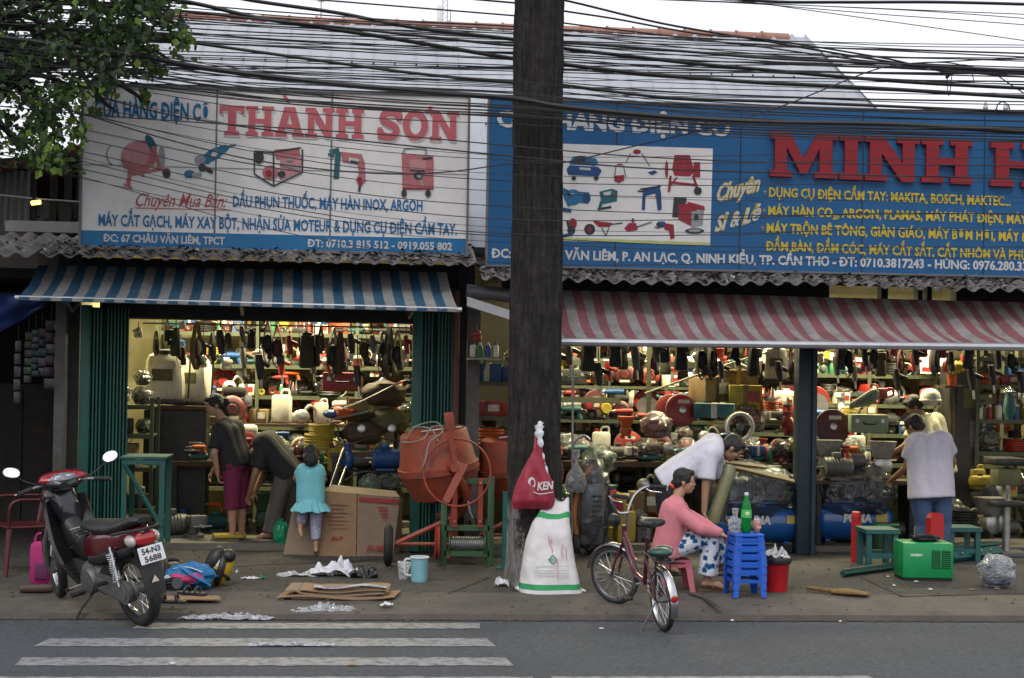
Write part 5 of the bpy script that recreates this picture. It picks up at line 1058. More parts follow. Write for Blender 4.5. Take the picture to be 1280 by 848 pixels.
# cement mixers
def cement_mixer(lab, px, py, rz=0, copyof=None):
    p = at(px, py)
    t = thing('cement_mixer', lab, 'cement mixer', p, rz)
    kid(t, 'drum', lambda b: b.lathe([(.18, -.34), (.30, -.30), (.40, -.06), (.405, -.04), (.42, -.035), (.42, .03), (.405, .035), (.39, .08), (.345, .36), (.33, .38), (.30, .37), (.1, .2)], orange, (-.12, .25, .98), (-.16, -.08, 1), 34))
    kid(t, 'ring_wheel', lambda b: b.torus((.05, -.22, .96), .335, .012, orange, (.05, -1, .12), 44, 7))
    kid(t, 'hub', lambda b: (b.lathe([(.1, 0), (.09, .06), (.05, .1), (.045, .2)], orange, (0, -.06, 1.0), (.1, -1, .05), 18), b.box((.03, -.235, .86), (.075, .02, .42), mat('machine_orange_pale', (.30, .075, .05), .5, var=.15, dirt=.4), ry=.45), b.box((.0, -.225, 1.2), (.05, .02, .34), orange, ry=-.2)))
    kid(t, 'yoke', lambda b: b.tube(catmull([(.02, -.1, 1.0), (.16, .0, .72), (.1, .2, .5), (-.12, .3, .48)], 6), .04, orange, 8))
    kid(t, 'mixing_arm', lambda b: (b.box((-.02, .05, 1.42), (.09, .05, .26), orange, ry=-.12, bev=.01), b.tube([(-.3, .2, 1.34), (.1, .1, 1.4)], .014, steel, 6)))
    kid(t, 'frame', lambda b: (b.tube([(.05, 0, .72), (-.02, .05, .1)], .03, orange, 6), b.tube([(-.55, .0, .22), (.05, .05, .5)], .028, orange, 6), b.tube([(-.55, .0, .22), (.12, .02, .22)], .022, orange, 6), b.tube([(.1, .35, .1), (0, .3, .75)], .03, orange, 6), b.tube([(.1, .4, .1), (-.02, -.02, .1)], .025, orange, 6)))
    w_ = kid(t, 'wheel', lambda b: (b.lathe([(.05, -.03), (.05, .03)], steel, (-.62, .0, .21), (1, 0, 0), 12), b.lathe([(.15, -.01), (.15, .01)], mat('wheel_dark', (.05, .03, .025), .7), (-.62, 0, .21), (1, 0, 0), 20)))
    kid(w_, 'tyre', lambda b: b.torus((-.62, 0, .21), .165, .045, rub, (1, 0, 0), 26, 8))
    return t
cm = cement_mixer('orange cement mixer with a big ring wheel standing in front of the green gate', 562, 708); cm.scale = (.93,)*3
cm2 = copy_tree(cm, loc=at(663, 700)+V((.0, .5, 0)), rz=.1, label='orange cement mixer half hidden behind the tree trunk', scale=.86)
t = thing('rope_coil', 'grey nylon rope draped over the top of the nearer cement mixer', 'rope', at(545, 706)); 
kid(t, 'rope', lambda b: [b.tube(catmull([P(x, y, at(555, 706).y-d) for x, y, d in pts], 6), .007, mat('rope_grey', (.22, .21, .19), .8), 5) for pts in ([(508, 549, .1), (520, 533, .1), (545, 528, -.1), (553, 540, .2), (537, 553, .3), (532, 575, .36), (528, 584, .36)], [(502, 553, .05), (515, 553, .2), (530, 548, .3), (540, 534, .1), (556, 533, 0)], [(515, 534, 0), (538, 536, .1), (548, 552, .3)])], Matrix.Translation(-at(545, 706)))
# green winch
p = at(583, 708); t = thing('winch', 'dark green steel winch with a cable drum and two red struts before the cement mixer', 'winch', p)
for sx in (-1, 1): kid(t, 'post', lambda b: (b.box((sx*.22, 0, .42), (.06, .05, .84), mgreen, bev=.004), b.box((sx*.22, .36, .2), (.05, .05, .4), mgreen)))
kid(t, 'cross_bar', lambda b: b.box((0, 0, .8), (.42, .05, .05), mgreen))
for y_, z_, h__ in ((0, .36, .05), (0, .12, .05), (.02, .25, .03)): kid(t, 'cross_bar', lambda b: b.box((0, y_, z_), (.42, .05, h__), mgreen))
for sx in (-1, 1): kid(t, 'strut', lambda b: (b.box((sx*.12, -.035, .6), (.045, .02, .46), mat('strut_red', (.28, .035, .02), .5, var=.2)), b.ell((sx*.12, -.05, .42), (.014, .01, .014), steel), b.ell((sx*.12, -.05, .78), (.014, .01, .014), steel)))
kid(t, 'cable_drum', lambda b: (b.tube([(-.16, .05, .2), (.16, .05, .2)], .07, steel, 18), [b.torus((-.15+i*.02, .05, .2), .072, .008, steel, (1, 0, 0), 18, 5) for i in range(16)], b.lathe([(.11, 0), (.11, .012)], mgreen, (-.17, .05, .2), (1, 0, 0)), b.lathe([(.11, 0), (.11, .012)], mgreen, (.16, .05, .2), (1, 0, 0))))
kid(t, 'pulley', lambda b: (b.lathe([(.17, 0), (.15, .02), (.17, .04)], mat('strut_red', ''), (-.3, .0, .22), (1, 0, .0), 22), b.tube([(-.3, 0, .22), (-.17, .05, .2)], .02, steel, 8)))
kid(t, 'hook', lambda b: b.tube([(0, -.04, .62), (.02, -.04, .52), (.05, -.04, .45)], .01, chrome, 6))
p = at(633, 712); p.y = max(p.y, 13.9); t = thing('steel_post', 'teal steel angle post standing upright just left of the trunk', 'post', p); kid(t, 'angle', lambda b: (b.box((0, 0, .36), (.08, .008, .72), teal), b.box((-.036, .04, .36), (.008, .08, .72), teal))); kid(t, 'foot', lambda b: b.box((0, .05, .006), (.18, .16, .012), teal)); 
p = at(627, 733); t = tag(kid(None, 'plastic_bag', lambda b: crumple(b, (0, 0, 0), .06, .05, .13, mat('bag_film_white', ''), 14)), 'small crumpled white bag on the pavement at the foot of the trunk', 'bag'); t.location = p
# white sack leaning on the trunk
sackm = mat('sack_white', (.55, .54, .55), .8, var=.1, scale=10, bump=.5, bscale=140, dirt=.3, dirtc=(.3, .27, .24)); sgreen = mat('sack_green', (.02, .24, .08), .8)
p = at(688, 741); t = thing('sack', 'white woven sack with two green bands leaning against the trunk', 'sack', p); kk = 1/S(p)
L_ = [(0, -39, 41), (.1, -38, 38), (.3, -35, 33), (.55, -30, 29), (.75, -22, 26), (.9, -11, 26), (1.0, 2, 26)]
def sk(u, v):
    z = v*114*kk
    for (a, l0, r0_), (b_, l1, r1) in zip(L_, L_[1:]):
        if a <= v <= b_: q = (v-a)/(b_-a); l, r_ = l0+(l1-l0)*q, r0_+(r1-r0_)*q; break
    a = 2*pi*u; cx = (l+r_)/2*kk; hw = (r_-l)/2*kk; dp = .17*(1-v)**.6+.012
    ca, sa = cos(a), sin(a); e = .7
    x = cx+hw*abs(ca)**e*(1 if ca > 0 else -1); y = .07+v*.14+dp*abs(sa)**.9*(1 if sa > 0 else -1)
    n = mnoise.noise(V((x*6, z*4, y*4)))*.034+mnoise.noise(V((x*17, z*12, 3)))*.012
    return V((x, y+n, z+(.02*sin(u*23)*v**4)))
kid(t, 'cloth', lambda b: b.sheet(sk, 60, 50, sackm, True, mfn=lambda i, j: (sgreen if (2 <= j <= 4 or 40 <= j <= 42) else sackm)))
def skp(b):
    f_ = lambda x, z: V((x*kk, sk(.75, z/114).y-.012, z*kk))
    for i in range(9): z = 22+i*1.6+(2 if i > 5 else 0); b.add([f_(-22, z), f_(22, z), f_(22, z+.7), f_(-22, z+.7)], [(0, 1, 2, 3)], mat('sack_print', (.33, .38, .36), .8)) if i in (0, 2, 4, 6) else None
    for pts in ([(-4, 30), (2, 36), (8, 30), (2, 24)],):
        o = [(x+(0), z+12) for x, z in pts]; i_ = [(2+(x-2)*.75, 42+(z-42)*.75) for x, z in o]
        for q in range(4): b.add([f_(*o[q]), f_(*o[(q+1) % 4]), f_(*i_[(q+1) % 4]), f_(*i_[q])], [(0, 1, 2, 3)], mat('sack_print_green', (.05, .22, .12), .8))
    text(b, 'VNT', f_(-2, 40.5), f_(6, 40.5), 3.2*kk, mat('sack_print_green', ''), .03)
    for x, z0, z1 in ((1, 50, 66), (8, 18, 42), (14, 44, 60), (19, 40, 56), (-2, 60, 70)): b.tube([f_(x+Rn.uniform(-1, 1), z0+i*(z1-z0)/5) for i in range(6)], .003, mat('ink_pink', (.5, .18, .2), .8), 4)
kid(t, 'print', skp)
kid(t, 'frayed_end', lambda b: (b.sheet(lambda u, v: V(((-39-5*u)*kk, .03+.04*v, .01+.02*u+.03*(1-u)*v)), 4, 4, sackm, True, thick=.004), b.sheet(lambda u, v: V(((38+8*u)*kk, .03+.04*v, .01+.03*(1-u)*v)), 4, 4, sackm, True, thick=.004)))
# red bag hung on the trunk
p = P(668, 636, YT-.36); t = thing('carrier_bag', 'dark red carrier bag with white lettering hanging on the trunk', 'bag', p); kk = 1/S(p); rbm = mat('bag_red', (.24, .008, .028), .55, var=.15, scale=8, bump=.4, bscale=22)
L2 = [(0, -26, 24), (.12, -29, 26), (.35, -25, 24), (.6, -16, 17), (.8, -8, 12), (1, 0, 8)]
def rbg(u, v):
    z = v*78*kk
    for (a, l0, r0_), (b_, l1, r1) in zip(L2, L2[1:]):
        if a <= v <= b_: q = (v-a)/(b_-a); l, r_ = l0+(l1-l0)*q, r0_+(r1-r0_)*q; break
    a = 2*pi*u; x = (l+r_)/2*kk+(r_-l)/2*kk*cos(a); y = (.09*(1-v*.8)*min(1, .35+v*5))*sin(a)
    return V((x, y+mnoise.noise(V((x*14, z*6, y*3)))*.03, z+.025*mnoise.noise(V((x*8, 1, 1)))))
kid(t, 'pouch', lambda b: b.sheet(rbg, 44, 26, rbm, True)); kid(t, 'bottom', lambda b: b.add([rbg(i/44, 0) for i in range(44)], [tuple(range(44))], rbm))
f2 = lambda x, z: V((x*kk, rbg(.75, z/78).y-.014, z*kk))
kid(t, 'lettering', lambda b: (text(b, 'KEN', f2(2, 24), f2(22, 26), 10*kk, cream, .035, shear=.1), b.prism(el(0, 0, 5, 8), .003, cream, Matrix.Translation(f2(-5, 32)) @ Matrix.Scale(kk, 4)), b.prism(el(1, 1, 2.5, 4), .003, rbm, Matrix.Translation(f2(-5, 32)+V((0, -.002, 0))) @ Matrix.Scale(kk, 4)), b.tube(catmull([f2(-3, 22), f2(4, 19.5), f2(12, 20), f2(22, 22)], 4), .004, cream, 5)))
kid(t, 'handle', lambda b: (b.tube(catmull([(0, 0, 74*kk), (2*kk, .06, 92*kk), (6*kk, .09, 102*kk)], 5), [.02, .018, .017, .016, .015, .014, .013, .012, .011, .01, .01], rbm, 7),))
t = thing('plastic_bag', 'long white twisted plastic bag hanging above the red carrier bag', 'bag', P(676, 575, YT-.33)); bw = mat('bag_film_white', '')
kid(t, 'film', lambda b: b.tube(catmull([(0, .03, .32), (-.02, 0, .25), (.0, -.03, .1), (.05, -.05, -.1), (.09, -.04, -.3), (.1, .0, -.4)], 6), [.006+.035*sin(pi*min(1, (i+1)/14))+.012*sin(i*1.9) for i in range(31)], bw, 10, flat=.5)); kid(t, 'knot', lambda b: b.ell((-.01, .02, .3), (.02, .02, .03), bw))
# hanging clear bag and wrapped vacuum machine right of the trunk
Yv = at(735, 695).y
t = thing('clothes_pole', 'thin upright grey pole with a handle just right of the trunk', 'pole', (P(715, 690, Yv).x, Yv, 0)); kid(t, 'rod', lambda b: b.tube([(0, 0, 0), (-.02, 0, 1.9)], .013, steel, 8)); kid(t, 'hook', lambda b: b.tube(catmull([(-.02, 0, 1.05), (.02, -.02, 1.15), (.1, -.03, 1.2), (.16, -.03, 1.16)], 5), .012, steel, 7)); kid(t, 'base', lambda b: b.lathe([(.12, 0), (.1, .03), (.02, .04)], blkp))
t = thing('plastic_bag', 'clear bag with dark blue contents tied up on the thin pole', 'bag', P(720, 600, Yv-.1)); kid(t, 'film', lambda b: b.lathe([(.004, -.13), (.085, -.12), (.115, -.04), (.09, .05), (.03, .14), (.012, .18), (.03, .22), (.035, .3)], wrap2, n=18)); kid(t, 'contents', lambda b: (blob(b, (0, 0, -.06), (.085, .07, .06), mat('dark_blue_stuff', (.02, .03, .07), .6, var=.5), 5, .3), blob(b, (-.05, .0, -.03), (.03, .04, .06), cream, 2)))
p = at(738, 694); t = thing('vacuum_machine', 'tall silver machine wrapped in clear plastic beside the trunk', 'machine', p); sil = mat('silver_paint', (.10, .105, .11), .35, metal=.4, var=.15)
kid(t, 'body', lambda b: b.box((0, 0, .42), (.24, .26, .62), sil, bev=.03)); kid(t, 'grille', lambda b: [b.box((.04, -.135, .3+i*.05), (.1, .01, .022), blkp) for i in range(7)]); kid(t, 'tank', lambda b: b.lathe([(.1, 0), (.12, .03), (.11, .2), (.06, .25)], sil, (0, 0, .72))); kid(t, 'hose', lambda b: b.tube(catmull([(-.14, -.05, .2), (-.17, -.08, .5), (-.1, -.1, .75), (0, -.1, .9)], 6), .03, mat('hose_orange', (.38, .14, .03), .5), 8))
kid(t, 'wheel', lambda b: b.lathe([(.1, 0), (.11, .03), (.1, .06)], rub, (.12, -.05, .11), (1, 0, 0), 18)); kid(t, 'wheel', lambda b: b.lathe([(.1, 0), (.11, .03), (.1, .06)], rub, (-.18, -.05, .11), (1, 0, 0), 18)); kid(t, 'side_tool', lambda b: (b.box((.2, 0, .5), (.08, .14, .42), blkp, bev=.03), b.box((.21, -.075, .6), (.07, .02, .12), mat('label_orange', (.5, .05, .02), .4), bev=.01)))
kid(t, 'wrapping', lambda b: blob(b, (0, 0, .52), (.19, .19, .5), wrap, 3, .18, 3))
# low stool under the woman
p = at(842, 737); p.y = Y0S = G(868, 738).y+.02; t = thing('plastic_stool', 'low pink plastic stool under the seated woman', 'stool', p)
def stool(t, h, wt, wb, m, rungs=3):
    kid(t, 'seat', lambda b: b.box((0, 0, h-.015), (wt, wt, .03), m, bev=.012))
    for sx in (-1, 1):
        for sy in (-1, 1): kid(t, 'leg', lambda b: b.add([(sx*(wt/2-.005), sy*(wt/2-.005), h-.02), (sx*(wt/2-.06), sy*(wt/2-.005), h-.02), (sx*(wt/2-.005), sy*(wt/2-.06), h-.02), (sx*wb/2, sy*wb/2, 0), (sx*(wb/2-.045), sy*wb/2, 0), (sx*wb/2, sy*(wb/2-.045), 0)], [(0, 1, 4, 3), (0, 3, 5, 2), (1, 2, 5, 4), (0, 2, 1), (3, 4, 5)], m))
    def apron(b):
        for i in range(rungs):
            z = h-.05-i*(h-.1)/max(1, rungs); w2 = wt+(wb-wt)*(h-z)/h-.014
            for a in range(4): c_, s_ = cos(a*pi/2), sin(a*pi/2); b.box((s_*w2/2, -c_*w2/2, z), (w2*.86, .012, .028), m, rz=a*pi/2)
    kid(t, 'apron', apron)
stool(t, .27, .25, .31, mat('stool_pink', (.38, .10, .13), .45, var=.1), 1)
# stack of blue stools: each stool is a thing
p = at(935, 747); sb = mat('stool_blue', (.006, .085, .46), .4, var=.12, scale=5)
for i in range(5):
    lab = ['lowest blue stool of the stack beside the red bin', 'second blue stool from below in the stack', 'middle blue stool of the stack beside the seated woman', 'fourth blue stool from below in the stack', 'topmost blue stool of the stack carrying the green bottle'][i]
    t = thing('plastic_stool', lab, 'stool', p+V((0, .12, i*.065)), .08, 'stacked blue stools'); stool(t, .265, .25, .29, sb, 2)
zt = p.z+.265+4*.065+.002; pt_ = p+V((0, .12, 0)); pt_.z = zt
t = thing('soda_bottle', 'green soda bottle with a white cap on the stack of blue stools', 'bottle', pt_+V((.0, -.02, 0))); gg = mat('bottle_green', (.004, .28, .045), .08, var=.1, trans=.45)
kid(t, 'bottle', lambda b: b.lathe([(.03, 0), (.04, .012), (.042, .06), (.038, .1), (.043, .14), (.043, .2), (.034, .25), (.018, .29), (.015, .315)], gg, n=20)); kid(t, 'cap', lambda b: b.lathe([(.017, .312), (.018, .33), (.015, .335)], cream, n=14)); kid(t, 'label', lambda b: (b.lathe([(.0445, .125), (.0445, .195)], mat('bottle_label', (.05, .42, .09), .4, var=.3, scale=40), n=20, cap=False), b.ell((0, -.043, .16), (.02, .004, .018), mat('lime_print', (.5, .62, .3), .4))))
t = thing('plastic_bag', 'clear plastic bag beside the bottle on the blue stools', 'bag', pt_+V((-.09, .0, 0))); kid(t, 'film', lambda b: blob(b, (0, 0, .06), (.055, .05, .07), bagm, 8, .4, floor=0)); kid(t, 'knot', lambda b: b.lathe([(.012, .1), (.02, .14), (.03, .2)], bagm, n=10))
t = thing('food_packet', 'small pinkish packet beside the bottle on the blue stools', 'packet', pt_+V((.1, .03, 0))); kid(t, 'packet', lambda b: blob(b, (0, 0, .05), (.035, .05, .055), mat('packet_pink', (.42, .25, .2), .5, var=.4, scale=20), 4, .3, floor=0)); kid(t, 'seal', lambda b: b.box((0, 0, .105), (.04, .01, .02), cream))
# red bin
p = at(974, 741); t = thing('waste_bin', 'round red plastic bin with a plastic bag stuffed in its top', 'bin', p+V((0, .1, 0))); bn = mat('bin_red', (.42, .012, .018), .45, var=.12, scale=6)
kid(t, 'pail', lambda b: b.lathe([(.088, 0), (.092, .01), (.11, .27), (.115, .275), (.1, .27), (.08, .02)], bn, n=28)); kid(t, 'liner', lambda b: b.torus((0, 0, .265), .113, .016, mat('bag_black', ''), (0, 0, 1), 26, 7, flat=2)); kid(t, 'rubbish', lambda b: (crumple(b, (-.01, 0, .27), .1, .08, .14, mat('bag_film_grey', (.34, .35, .36), .35, var=.2), 2), crumple(b, (.03, -.02, .28), .06, .05, .1, bagm, 5)))
# broom
p = at(1048, 744); t = thing('broom', 'worn straw hand broom lying on the pavement', 'broom', p, -.15); st = mat('straw', (.17, .105, .035), .9, var=.4, scale=30)
kid(t, 'bristles', lambda b: (loft(b, [((-.06, .02, .025), .03, .02, 2.2), ((.06, .0, .03), .07, .028, 2.4), ((.2, -.02, .022), .075, .018, 2.4), ((.24, -.02, .012), .05, .008, 2)], st), [b.tube([(-.02, Rn.uniform(-.03, .03), .04), (.2+Rn.uniform(0, .07), Rn.uniform(-.09, .07), .02)], .003, st, 4) for i in range(40)])); kid(t, 'handle', lambda b: b.tube([(-.05, .02, .03), (-.24, .2, .03)], [.022, .016], st, 8))
# steel beam, welding box, blade guards, stands
A, B_ = at(1053, 722), at(1124, 712); t = thing('steel_bar', 'dark green steel angle bar lying on the pavement left of the green machine box', 'bar', A); kid(t, 'flange', lambda b: b.tube([(0, 0, .035), B_-A+V((0, 0, .035))], .035, mat('machine_green_dark', (.012, .07, .055), .5, var=.3), 4)); kid(t, 'rib', lambda b: b.tube([(0, -.04, .075), B_-A+V((0, -.04, .075))], .008, mat('machine_green_dark', ''), 5))
p = at(1162, 727); t = thing('welding_machine', 'bright green steel machine box with louvred vents on the pavement', 'machine', p+V((0, .18, 0)), -.06); gb = mat('box_green', (.004, .23, .065), .4, var=.1, scale=5, dirt=.15)
kid(t, 'case', lambda b: b.box((0, 0, .185), (.46, .34, .32), gb, bev=.012)); kid(t, 'base', lambda b: b.box((0, 0, .012), (.44, .32, .022), drk))
for sx in (.07, .165): kid(t, 'vent', lambda b: (b.box((sx, -.172, .2), (.075, .008, .16), drk), [b.box((sx, -.178, .13+i*.018), (.075, .01, .006), gb) for i in range(9)]))
kid(t, 'badge', lambda b: (text(b, 'HÀN', V((-.16, -.172, .22)), V((-.06, -.172, .22)), .03, cream, .03),) if False else (b.box((-.11, -.1715, .235), (.11, .004, .022), mat('badge_pale', (.35, .5, .4), .5, var=.5, scale=60)),))
t = thing('cloth_bundle', 'crumpled black cloth lying on top of the green machine box', 'cloth', p+V((0, .16, .347))); kid(t, 'cloth', lambda b: blob(b, (0, 0, .03), (.13, .09, .035), mat('cloth_black', (.014, .014, .018), .8), 5, .4, floor=0)); kid(t, 'fold', lambda b: b.tube(catmull([(-.1, -.05, .04), (0, -.08, .06), (.09, -.04, .035)], 5), .016, mat('cloth_black', ''), 6))
def guard(lab, px, py, h, w_, rz):
    p = at(px, py); t = thing('blade_guard', lab, 'machine part', p, rz)
    kid(t, 'cover', lambda b: b.prism([(-w_/2, 0), (w_/2, 0), (w_/2, h*.9), (w_*.36, h*.985), (0, h), (-w_*.36, h*.985), (-w_/2, h*.9)], .07, bred)); kid(t, 'hinge', lambda b: b.tube([(-w_/2, -.012, .0), (-w_/2, -.012, h*.8)], .01, bred, 6)); return t
guard('narrow red steel guard standing on the pavement before the smaller wrapped compressor', 1074, 703, .5, .085, .9)
g_ = guard('tapering red steel guard standing behind the green machine box', 1171, 708, .52, .16, .3)
def stand(lab, px, py, w_, h_, extra=None):
    p = at(px, py); t = thing('steel_stand', lab, 'stand', p)
    for sx in (-1, 1):
        for sy in (0, 1): kid(t, 'leg', lambda b: b.box((sx*w_/2, sy*.28, h_/2), (.05, .05, h_), mat('teal_dark', (.012, .085, .085), .5, var=.25, dirt=.4)))
    kid(t, 'top_frame', lambda b: (b.box((0, .14, h_+.02), (w_+.08, .36, .04), mat('teal_dark', '')),)); kid(t, 'cross_bar', lambda b: b.box((0, 0, h_*.35), (w_, .03, .05), mat('teal_dark', ''))); kid(t, 'cross_bar', lambda b: b.box((0, .28, h_*.35), (w_, .03, .05), mat('teal_dark', '')))
    return t
stand('low teal steel stand left of the green machine box', 1102, 710, .26, .33); stand('low teal steel stand right of the green machine box', 1205, 702, .27, .3)
A, B_ = at(1188, 704), at(1248, 697); t = thing('steel_rail', 'long dark teal steel rail lying right of the green machine box', 'rail', A); kid(t, 'beam', lambda b: (b.tube([(0, 0, .05), B_-A+V((0, 0, .06))], .06, mat('teal_dark', ''), 4),)); kid(t, 'bolt', lambda b: [b.ell((B_-A)*u+V((0, -.05, .09)), (.014, .014, .014), steel) for u in (.2, .4, .6, .8)]); kid(t, 'edge', lambda b: b.tube([(0, .1, .12), B_-A+V((.05, .1, .13))], .02, mat('teal_dark', ''), 4))
p = at(1168, 695); t = thing('paint_can', 'dark green drum standing behind the green machine box', 'drum', p+V((-.45, .2, 0))); kid(t, 'can', lambda b: b.lathe([(.13, 0), (.13, .3), (.12, .31), (.02, .31)], mat('machine_green', ''), n=20)); kid(t, 'lid', lambda b: b.torus((0, 0, .3), .13, .01, mat('sack_green', ''), (0, 0, 1)))
p = at(1252, 737); t = thing('wrapped_coil', 'dark blue coil wrapped in clear plastic on the pavement at the right', 'coil', p+V((0, .12, 0))); kid(t, 'coil', lambda b: [b.torus((0, 0, .05+.028*i), .11-.004*abs(i-3), .02, mat('coil_blue', (.02, .035, .09), .5, var=.5, scale=9), (0, 0, 1), 22, 7) for i in range(7)]); kid(t, 'wrapping', lambda b: blob(b, (0, 0, .14), (.16, .15, .15), wrap2, 7, .25, floor=.0))
# wrapped air compressors
def compressor(lab, px0, px1, pyb, hh, flip=False, word='PUMA', wx=(.35, .62)):
    A, B_ = at(px0, pyb), at(px1, pyb); W_ = (B_-A).length; Yc_ = A.y+.28; t = thing('air_compressor', lab, 'compressor', V(((A.x+B_.x)/2, Yc_, 0))); blu = mat('tank_blue', (.010, .085, .28), .3, var=.15, scale=5, coat=.3); r_ = .205; zc = .30
    kid(t, 'tank', lambda b: b.lathe([(.01, -W_/2), (r_*.6, -W_/2+.03), (r_*.92, -W_/2+.08), (r_, -W_/2+.14), (r_, W_/2-.14), (r_*.92, W_/2-.08), (r_*.6, W_/2-.03), (.01, W_/2)], blu, (0, 0, zc), (1, 0, 0), 30))
    for sx in (-1, 1): kid(t, 'foot', lambda b: (b.box((sx*W_*.32, 0, .06), (.05, .3, .12), blu), b.lathe([(.05, -.02), (.05, .02)], rub, (sx*W_*.32, -.17, .05), (0, 1, 0), 14)))
    kid(t, 'platform', lambda b: b.box((0, 0, zc+r_+.01), (W_*.7, .26, .02), blu))
    s_ = -1 if flip else 1; zt = zc+r_+.02
    kid(t, 'motor', lambda b: (b.tube([(-s_*W_*.28, 0, zt+.13), (-s_*W_*.02, 0, zt+.13)], .12, blkp, 18), [b.torus((-s_*(W_*.05+i*.035), 0, zt+.13), .122, .008, blkp, (1, 0, 0), 18, 5) for i in range(6)]))
    kid(t, 'pump', lambda b: (b.box((s_*W_*.2, 0, zt+.1), (.18, .2, .2), blkp, bev=.03), [b.box((s_*W_*.2, 0, zt+.2+i*.022), (.2, .2, .01), steel) for i in range(6)], b.box((s_*W_*.2, 0, zt+.35), (.17, .17, .04), blkp, bev=.01)))
    kid(t, 'flywheel', lambda b: (b.torus((s_*W_*.27, -.16, zt+.14), .13, .022, blkp, (0, 1, 0), 26, 7), [b.box((s_*W_*.27+.06*cos(a), -.16, zt+.14+.06*sin(a)), (.12, .012, .03), blkp, ry=-a) for a in (0, 1.26, 2.5, 3.77, 5.03)]))
    kid(t, 'belt_guard', lambda b: b.prism([(-W_*.3, zt+.02), (W_*.34, zt+.02), (W_*.36, zt+.2), (W_*.2, zt+.28), (-W_*.25, zt+.22)], .01, mat('guard_mesh', (.05, .06, .08), .5), Matrix.Translation((0, -.2, 0)) @ Matrix.Scale(s_*.0+1, 4)) if False else b.tube([(-W_*.1, -.16, zt+.22), (s_*W_*.27, -.16, zt+.27)], .008, rub, 5))
    yf = -r_-.004
    kid(t, 'lettering', lambda b: text(b, word, V((-W_/2+wx[0]*W_, yf-.0, zc+.005)), V((-W_/2+wx[1]*W_, yf, zc+.005)), .085, cream, .05, shear=.08)); kid(t, 'sticker', lambda b: b.box((W_*.36 if not flip else W_*.3, yf+.008, zc+.05), (.12, .008, .085), mat('sticker_yellow', (.48, .36, .10), .5)))
    kid(t, 'wrapping', lambda b: (blob(b, (0, 0, zt+.08), (W_*.49, .3, hh-.3), wrap, 5+flip, .16, 2.6, 44, 26, floor=zc-.12), blob(b, (-W_*.2*s_, -.05, zt+.1), (W_*.28, .28, .28), wrap, 9, .2, 3.4, 30, 18, floor=zc)))
    return t
compressor('blue air compressor wrapped in clear plastic right of the seated woman', 886, 1008, 693, .62, wx=(.36, .64))
compressor('smaller blue air compressor wrapped in clear plastic behind the red steel guards', 1020, 1124, 690, .6, True, wx=(.34, .68))
t = thing('plank_bundle', 'bundle of pale wooden boards lying on the wrapped compressor under the stooping man', 'boards', P(945, 588, 14.9)); wd = mat('board_pale', (.32, .25, .13), .8, var=.2, scale=8)
for i, (x0, y0, x1, y1) in enumerate(((897, 577, 955, 584), (910, 583, 992, 602), (895, 582, 985, 598))): kid(t, 'board', lambda b: b.tube([P(x0, y0, 14.75+i*.12), P(x1, y1, 14.75+i*.12)], .045, wd, 4, flat=.5), Matrix.Translation(-P(945, 588, 14.9)))
t = thing('rolled_bag', 'olive plastic roll leaning on the left end of the wrapped compressor', 'bag', P(905, 625, 14.35)); kid(t, 'roll', lambda b: b.tube(catmull([(-.1, 0, -.2), (-.04, 0, 0), (.03, .02, .2), (.06, .05, .3)], 5), [.06]*16, mat('roll_olive', (.16, .16, .08), .35, var=.3), 10)); kid(t, 'roll_core', lambda b: b.tube([(-.03, .05, -.2), (.06, .08, .28)], .05, blkp, 10))
# ================================================================== STOCK IN THE SHOPS
def kd(root, name, fn):
    b = MB(); fn(b); return b.build(name, root)
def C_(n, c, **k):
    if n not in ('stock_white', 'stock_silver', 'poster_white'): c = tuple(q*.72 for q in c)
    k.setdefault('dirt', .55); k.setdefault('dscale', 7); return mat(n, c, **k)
c_tan = C_('stock_carton_tan', (.30, .20, .09), rough=.9, var=.15); c_yel = C_('stock_yellow', (.50, .36, .03), rough=.6, var=.2); c_red = C_('stock_red', (.38, .025, .02), rough=.45, var=.25, scale=14)
c_drd = C_('stock_dark_red', (.13, .012, .015), rough=.45, var=.3, scale=14); c_org = C_('stock_orange', (.62, .11, .015), rough=.5, var=.2); c_blu = C_('stock_blue', (.015, .09, .30), rough=.45, var=.25); c_tea = C_('stock_teal', (.03, .15, .16), rough=.6, var=.25)
c_grn = C_('stock_green', (.03, .2, .07), rough=.5, var=.25); c_lgr = C_('stock_pale_green', (.26, .34, .20), rough=.55, var=.15); c_blk = C_('stock_black', (.010, .010, .011), rough=.5, var=.3); c_gry = C_('stock_grey', (.16, .16, .155), rough=.5, var=.25, metal=.3)
c_sil = C_('stock_silver', (.42, .42, .40), rough=.35, metal=.8, var=.2); c_wht = C_('stock_white', (.58, .56, .47), rough=.6, var=.1); c_mar = C_('stock_maroon', (.10, .012, .02), rough=.6, var=.3); c_brn = C_('stock_brown', (.10, .06, .035), rough=.8, var=.3); c_olv = C_('stock_olive', (.13, .13, .05), rough=.7, var=.25); c_lime = C_('stock_lime', (.32, .42, .05), rough=.5, var=.2)
shelfm = C_('slotted_angle_green_grey', (.085, .10, .055), rough=.6, var=.2, dirt=.4)
PROT = {}
def proto(key, desc, name, cat, w_, fn):
    PROT[key] = dict(desc=desc, name=name, cat=cat, w=w_, fn=fn, root=None)
